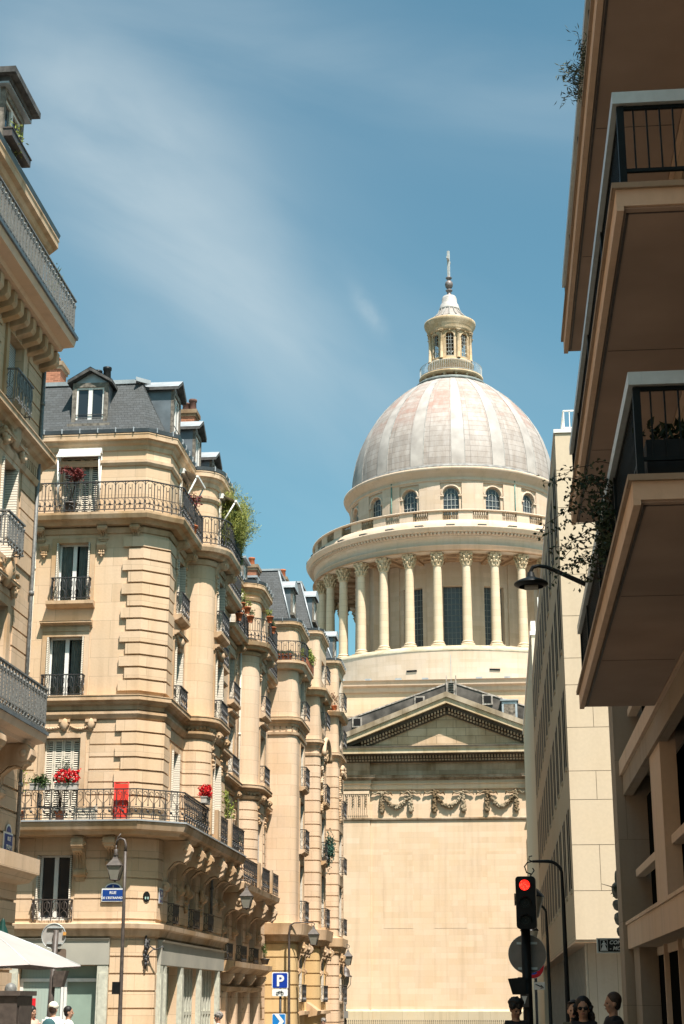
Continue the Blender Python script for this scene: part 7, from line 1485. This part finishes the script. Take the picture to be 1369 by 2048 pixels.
planter_box('white balcony box of scarlet geraniums left of the red folded chair',(-13.45,49.1,8.0),(1,0),.72,mat('grey white box',(.40,.37,.33),.7,.1,5),M_LEAF,'flower boxes on the long lower balcony',M_FLOW,160,.18,.16,(.08,.05))
planter_box('white box of scarlet geraniums where the lower balcony turns the corner',(-9.85,53.6,8.05),(0,1),.7,mat('grey white box',(.40,.37,.33),.7,.1,5),M_LEAF,'flower boxes on the long lower balcony',M_FLOW,150,.18,.16,(.08,.05))
potplant('airy little olive tree in a pot before the closed shutters of the lower balcony',(-13.75,49.55,7.1),.16,.3,M_TERRA,M_LEAFS,(.42,.3,.42),420,(.07,.022),.95,'potted tree')
potplant('yellow green plant at the left end of the lower balcony',(-15.0,49.4,7.1),.16,.3,M_TERRA,M_LEAFY,(.22,.2,.6),160,(.1,.05),.5)
potplant('tall yellow green shrub in a pot at the far end of the lower balcony',(-10.15,60.0,7.1),.2,.35,M_IRONB,M_LEAFY,(.24,.35,.75),420,(.11,.045),.7)
potplant('dark green bushy plant hanging inside the lower balcony railing by the street',(-10.05,61.2,7.1),.16,.2,M_IRONB,M_LEAFD,(.2,.35,.32),300,(.08,.03),.1)
fc=T('folding_chair','red folded sun chair leaning inside the lower balcony railing','chair',(-11.75,49.35,7.08)); mb=MB(); mb.ob((-11.75,49.3),(1,0),(0,1),-.2,.2,0,.03,7.12,8.2); mb.build('canvas',mat('red canvas',(.72,.05,.03),.7,.06,4),fc); mb=MB()
for q in(-.22,.22): mb.tube([(-11.75+q,49.3,7.08),(-11.75+q,49.34,8.26)],.02,6)
mb.tube([(-11.97,49.34,8.25),(-11.53,49.34,8.25)],.02,6); mb.build('frame',mat('red tube',(.6,.04,.03),.5,.05,4),fc)
ac=T('crate','pale slatted crate standing on the lower balcony floor','crate',(-12.9,49.45,7.08)); mb=MB()
for i in range(4): mb.box(-13.25,-12.6,49.4,49.43,7.14+i*.09,7.2+i*.09)
mb.box(-13.27,-13.22,49.39,49.7,7.08,7.55); mb.box(-12.63,-12.58,49.39,49.7,7.08,7.55); mb.box(-13.22,-12.63,49.66,49.69,7.1,7.5); mb.build('slats',M_SHUT,ac)
tq=T('folded_parasol','turquoise folded parasol at the left end of the lower balcony','parasol',(-15.35,49.35,7.08)); mb=MB(); mb.lathe([(.04,7.4),(.11,7.5),(.09,7.9),(.05,8.15),(.02,8.2)],(-15.32,49.35),10); mb.build('cloth',mat('turquoise cloth',(.10,.38,.36),.8,.1,4),tq); mb=MB(); mb.tube([(-15.32,49.35,7.08),(-15.32,49.35,8.25)],.015,6); mb.build('pole',M_IRONG,tq)
bc=T('chair','dark metal chair behind the lower balcony railing under the flower boxes','chair',(-14.2,49.5,7.08)); mb=MB(); mb.box(-14.45,-14.0,49.35,49.7,7.5,7.54); mb.build('seat',M_IRON,bc); mb=MB(); mb.box(-14.45,-14.4,49.35,49.7,7.55,7.95); mb.build('backrest',M_IRON,bc)
for x,y in((-14.43,49.38),(-14.03,49.38),(-14.43,49.67),(-14.03,49.67)): mb=MB(); mb.tube([(x,y,7.08),(x,y,7.5)],.014,5); mb.build('leg',M_IRON,bc)
for i,(y,z,dx) in enumerate(((63.6,17.25,.05),(64.6,17.3,.12),(65.6,17.15,.1),(66.6,17.35,.12),(67.6,17.1,.1))):
    potplant(['orange clay pot of herbs nearest on the upper rail of the second bow','orange clay pot with bushy leaves second along that rail','low orange clay pot third along that rail','orange clay pot of yellow leaves fourth along that rail','orange clay pot farthest along that rail'][i],((-10.4 if y<66 else -9.72)+dx,y,z),.15,.26,M_TERRA,M_LEAFY if i%2 else M_LEAF,(.2,.22,.2),110,(.09,.04),.02,grp='clay pots hung on the upper railing of the second bow')
potplant('fern in a pot on the flat part of the second bowed building upper balcony',(-10.35,62.9,16.6),.15,.3,M_TERRA,M_LEAFY,(.3,.3,.45),200,(.14,.03),.5)
gb=T('balcony_shrub','yellow green shrub with trailing fronds on the curved balcony of the rounded building','shrub',(-9.2,77.6,17.5)); mb=MB(); foliage(mb,(-9.2,77.6,18.1),(.35,1.3,.6),1500,.13,.04,18); mb.build('foliage',M_LEAFY,gb); mb=MB(); mb.box(-9.4,-9.12,76.2,79,17.51,17.8); mb.build('trough',M_TERRA,gb)
rail(b4,Path([(-10.6,75.15),(-9.9,75.15),(-9.45,75.3),(-9.22,75.7),(-9.15,76.2),(-9.15,79.3)]),17.5,.95,'arch')
for i,x in enumerate((-10.5,-10.2,-9.9)): potplant(['leftmost of three clay pots on the curved balcony of the rounded building','middle one of three clay pots on the curved balcony of the rounded building','rightmost of three clay pots on the curved balcony of the rounded building'][i],(x,75.35,17.5),.16,.3,M_TERRA,M_LEAF,(.16,.14,.14),60,(.09,.04),0,grp='clay pots on the curved balcony')
potplant('small conifer in a dark pot at the end of the low window ledge',(-10.45,72.4,3.2),.2,.25,M_IRON,mat('bright green conifer',(.10,.20,.035),.6,.2,3,rand=.8,c2=(.03,.08,.015)),(.18,.2,.42),500,(.06,.02),.1,'potted tree',up=1.5)
iv=T('climbing_plant','blue green ivy hanging from a window railing near the end of the left row','climbing plant',(-8.9,84.3,9)); mb=MB(); foliage(mb,(-8.85,84.4,9.3),(.3,.7,1.0),900,.13,.07,16); mb.build('foliage',M_LEAFT,iv)
rf_=T('potted_plant','reddish plant on the top balcony of the last building of the row','potted plant',(-8.95,91.6,17.85)); mb=MB(); foliage(mb,(-9.35,91.3,18.3),(.35,.3,.6),260,.13,.05); mb.build('foliage',mat('rusty leaves',(.25,.11,.05),.7,.2,3,rand=.8,c2=(.1,.05,.03)),rf_); mb=MB(); pot(mb,(-9.3,91.3,17.85),.16,.25); mb.build('pot',M_TERRA,rf_)
# ================================================================ people
SK={}
def skin(n,c): return mat('skin '+n,c,.55,.06,6)
def remesh(mb,name,m,parent,vox=.012,org=(0,0,0),smooth=3):
    o=bpy.data.objects.new('tmp',mb.mesh('tmp')); sc.collection.objects.link(o)
    r=o.modifiers.new('r','REMESH'); r.mode='VOXEL'; r.voxel_size=vox; r.use_smooth_shade=True
    s=o.modifiers.new('s','SMOOTH'); s.iterations=smooth; s.factor=.5
    dg=bpy.context.evaluated_depsgraph_get(); me=bpy.data.meshes.new_from_object(o.evaluated_get(dg)); bpy.data.objects.remove(o)
    q=bpy.data.objects.new(name,me); me.materials.clear(); me.materials.append(m); sc.collection.objects.link(q); q.parent=parent; return q
def person(label,x,y,z,H,face,skm,top,bot,hair,hm,extra=(),headturn=0,lookdown=0,build=1.):
    t=T('person',label,'person',(x,y,z)); t.rotation_euler=(0,0,face); s=H/1.75   # local: faces -Y
    hd=Matrix.Rotation(headturn,3,'Z')@Matrix.Rotation(lookdown,3,'X'); HC=Vector((0,-.01,1.625))*s
    def hp(v): q=HC+hd@(Vector(v)*s); return tuple(q)
    b=MB(); S=lambda p:tuple(a*s for a in p)
    b.blob(S((0,0,1.0)),.155*s,16,(1,.75,.8)); b.blob(S((0,0,1.18)),.14*s,16,(1,.72,1.1)); b.blob(S((0,0,1.33)),.165*s,16,(1.05,.7,.95)); b.tube([S((-.14,0,1.42)),S((.14,0,1.42))],.065*s,12)
    b.tube([S((0,.01,1.38)),S((0,.0,1.47)),hp((0,.015,-.06))],[.075*s,.056*s,.054*s],14)
    b.blob(hp((0,.015,.035)),.1*s,20,(.78,.95,1.05)); b.blob(hp((0,-.012,-.035)),.078*s,18,(.8,.92,1.12)); b.blob(hp((0,-.045,-.085)),.035*s,10,(1,.8,.7)); b.tube([hp((0,-.085,.02)),hp((0,-.105,-.022))],[.010*s,.016*s],8); b.tube([hp((-.04,-.076,.033)),hp((.04,-.076,.033))],.012*s,8)
    for q in(-1,1):
        b.blob(hp((q*.079,.01,-.005)),.026*s,10,(.45,.8,1.2)); b.blob(hp((q*.04,-.06,-.02)),.024*s,8)
        st=.16*q
        b.tube([S((q*.09,0,.96)),S((q*.10,-.02-st*.3,.52)),S((q*.10,.02+st*.2,.1))],[.088*s,.056*s,.04*s],14); b.blob(S((q*.10,-.02+st*.2,.05)),.05*s,12,(.85,2.3,.9))
        b.tube([S((q*.18,0,1.42)),S((q*.225,.03,1.13)),S((q*.22,-.06,.87))],[.056*s,.042*s,.028*s],12); b.blob(S((q*.22,-.07,.81)),.042*s,10,(.5,.95,1.1))
        for k in range(4): b.tube([S((q*.22,-.10+.021*k,.78)),S((q*.215,-.105+.02*k,.735)),S((q*.205,-.10+.018*k,.70-.004*abs(k-1)))],[.011*s,.010*s,.008*s],6)
        b.tube([S((q*.215,-.105,.82)),S((q*.21,-.13,.785)),S((q*.205,-.135,.755))],[.012*s,.011*s,.009*s],6)
    body_=remesh(b,'body',skm,t,.0095)
    c=MB(); 
    for q in(-1,1): c.tube([S((q*.09,0,1.0)),S((q*.10,-.02-.16*q*.3,.52)),S((q*.10,.02+.16*q*.2,.10))],[.108*s,.078*s,.066*s],14)
    c.blob(S((0,0,1.0)),.17*s,16,(1,.8,.7)); remesh(c,'trousers',bot,t,.016)
    c=MB(); c.blob(S((0,0,1.03)),.17*s,16,(1.02,.8,.75)); c.blob(S((0,0,1.18)),.158*s,16,(1.03*build,.78,1.15)); c.blob(S((0,0,1.335)),.18*s,16,(1.07*build,.75,.85)); c.tube([S((-.155,0,1.415)),S((.155,0,1.415))],.075*s,12)
    for q in(-1,1): c.tube([S((q*.17,0,1.42)),S((q*.215,.02,1.2))],[.075*s,.062*s],12)
    remesh(c,'shirt',top,t,.013)
    for q in(-1,1): c=MB(); c.blob(S((q*.10,-.03+.16*q*.2,.045)),.062*s,12,(.85,2.2,.8)); c.build('shoe',M_BLACK,t) if 0 else remesh(c,'shoe',M_BLACK,t,.012)
    c=MB(); rr=random.Random(int(x*100+y))
    if hair=='short': c.blob(hp((0,.03,.055)),.108*s,18,(.82,.93,.93)); c.blob(hp((0,.045,.0)),.095*s,14,(.86,.75,.9))
    elif hair=='tousled':
        c.blob(hp((0,.03,.055)),.112*s,18,(.86,.95,.98))
        for i in range(46): v=Vector((rr.gauss(0,1),rr.gauss(.2,1),abs(rr.gauss(0,1))+.1)).normalized(); c.blob(hp((v.x*.098,v.y*.105+.02,.05+v.z*.10)),.026*s,6,jit=.3)
    elif hair=='curly':
        for i in range(150): v=Vector((rr.gauss(0,1),rr.gauss(.35,1),rr.gauss(-.2,1))).normalized(); 
        for i in range(190):
            a=rr.uniform(-.3,pi+.3); zz=rr.uniform(-.30,.12); r=.098+.055*max(0,-zz/.3)+rr.uniform(-.01,.015); top_=max(0,zz); c.blob(hp((r*cos(a)*(1-.6*(top_/.12)**2)*1.06,r*sin(a)*.85+.02,zz)),rr.uniform(.014,.03)*s,6,jit=.45)
        c.blob(hp((0,.035,.06)),.11*s,16,(.88,.95,.95))
    elif hair=='bob':
        c.blob(hp((0,.03,.05)),.113*s,18,(.9,.95,.97)); c.blob(hp((0,.05,-.04)),.1*s,16,(.98,.7,1.0))
        for i in range(40): a=rr.uniform(0,pi); c.blob(hp((.1*cos(a),.09*sin(a)+.01,rr.uniform(-.1,.07))),.024*s,6,jit=.3)
    elif hair=='back': c.blob(hp((0,.03,.055)),.108*s,18,(.82,.93,.93)); c.blob(hp((0,.06,-.02)),.09*s,14,(.8,.6,1.1)); c.blob(hp((0,.12,.04)),.05*s,10)
    remesh(c,'hair',hm,t,.008,smooth=1)
    e=MB()
    for q in(-1,1): e.blob(hp((q*.032,-.076,.008)),.011*s,8,(1.3,.6,.8))
    e.build('eyes',M_BLACK,t) if 0 else None
    eo=bpy.data.objects.new('eyes',e.mesh('eyes')); eo.data.materials.append(mat('dark eyes',(.02,.015,.012),.3,.1,9)); sc.collection.objects.link(eo); eo.parent=t
    l=MB(); l.tube([hp((-.022,-.086,-.058)),hp((0,-.093,-.056)),hp((.022,-.086,-.058))],[.004*s,.007*s,.004*s],6); lo=bpy.data.objects.new('mouth',l.mesh('mouth')); lo.data.materials.append(mat('lips',(.30,.10,.08),.5,.1,9)); sc.collection.objects.link(lo); lo.parent=t
    def add(name,g,m): 
        o=bpy.data.objects.new(name,g.mesh(name)); o.data.materials.append(m); sc.collection.objects.link(o); o.parent=t
    for k in extra:
        g=MB()
        if k=='glasses':
            for q in(-1,1): g.blob(hp((q*.034,-.088,.008)),.027*s,10,(1.1,.35,.85))
            g.tube([hp((-.07,-.07,.014)),hp((0,-.094,.016)),hp((.07,-.07,.014))],.005*s,5); add('sunglasses',g,M_BLACK)
        elif k=='cap': g.blob(hp((0,.02,.075)),.113*s,18,(.9,.98,.85)); g.tube([hp((0,-.06,.075)),hp((0,-.17,.055))],[.07*s,.05*s],10); add('cap',g,mat('cream cap',(.68,.63,.52),.8,.05,5))
        elif k=='pack': g.blob(S((0,.2,1.25)),.17*s,14,(1,.65,1.25)); add('backpack',g,mat('teal backpack',(.03,.09,.10),.8,.2,4))
        elif k=='shades_top': g.tube([hp((-.07,-.05,.11)),hp((0,-.08,.12)),hp((.07,-.05,.11))],.014*s,6); add('sunglasses',g,M_BLACK)
    return t
SKL=skin('light',(.52,.31,.21)); SKM=skin('tan',(.36,.20,.13)); HB=mat('black hair',(.012,.010,.009),.55,.2,30); HG=mat('grey hair',(.22,.20,.18),.6,.2,30); HBR=mat('brown hair',(.05,.03,.02),.55,.2,30)
C_=lambda n,c:mat(n,c,.85,.08,5)
person('man with tousled black hair looking down in front of the traffic light pole',.165,22,.0,1.70,R(10),SKM,C_('black shirt cloth',(.015,.015,.017)),C_('dark trousers',(.03,.03,.035)),'tousled',HB,lookdown=R(22),headturn=R(14))
person('woman with long curly dark hair and sunglasses in a black top',.90,19,.13,1.585,R(-4),SKM,C_('black shirt cloth',(1,1,1)),C_('dark trousers',(1,1,1)),'curly',HB,('glasses',))
person('woman with tied back hair half hidden behind the curly haired woman',.845,20.2,.13,1.55,R(-8),SKL,C_('khaki top',(.10,.09,.055)),C_('dark trousers',(1,1,1)),'back',HBR,('shades_top',))
person('man with short dark hair and black t-shirt turned to the left by the right building',1.30,20,.13,1.64,R(-75),SKM,C_('black shirt cloth',(1,1,1)),C_('dark trousers',(1,1,1)),'short',HBR)
person('person with dark bobbed hair and a pink patterned top beside the brown cabinet',-9.52,33,-.07,1.64,R(60),SKM,C_('pink patterned top',(.60,.36,.28)),C_('blue jeans',(.05,.08,.16)),'bob',HB)
person('person in a cream cap and white shirt with a teal backpack seen from behind',-9.08,33,-.07,1.70,R(172),SKL,C_('white shirt cloth',(.72,.70,.66)),C_('blue jeans',(1,1,1)),'short',HBR,('cap','pack'))
person('man with short black hair and a white shirt next to the person in the cap',-9.0,33.9,-.08,1.64,R(100),SKM,C_('white shirt cloth',(1,1,1)),C_('dark trousers',(1,1,1)),'short',HB)
person('grey haired man in a pale shirt walking by the wooden shopfront',-6.9,40,-.2,1.60,R(-80),SKM,C_('pale pink shirt',(.62,.55,.52)),C_('blue jeans',(1,1,1)),'tousled',HG)
person('grey haired passer by far down the street near the blue signs',-6.5,60,-.7,1.74,R(0),SKM,C_('white shirt cloth',(1,1,1)),C_('blue jeans',(1,1,1)),'tousled',HG)
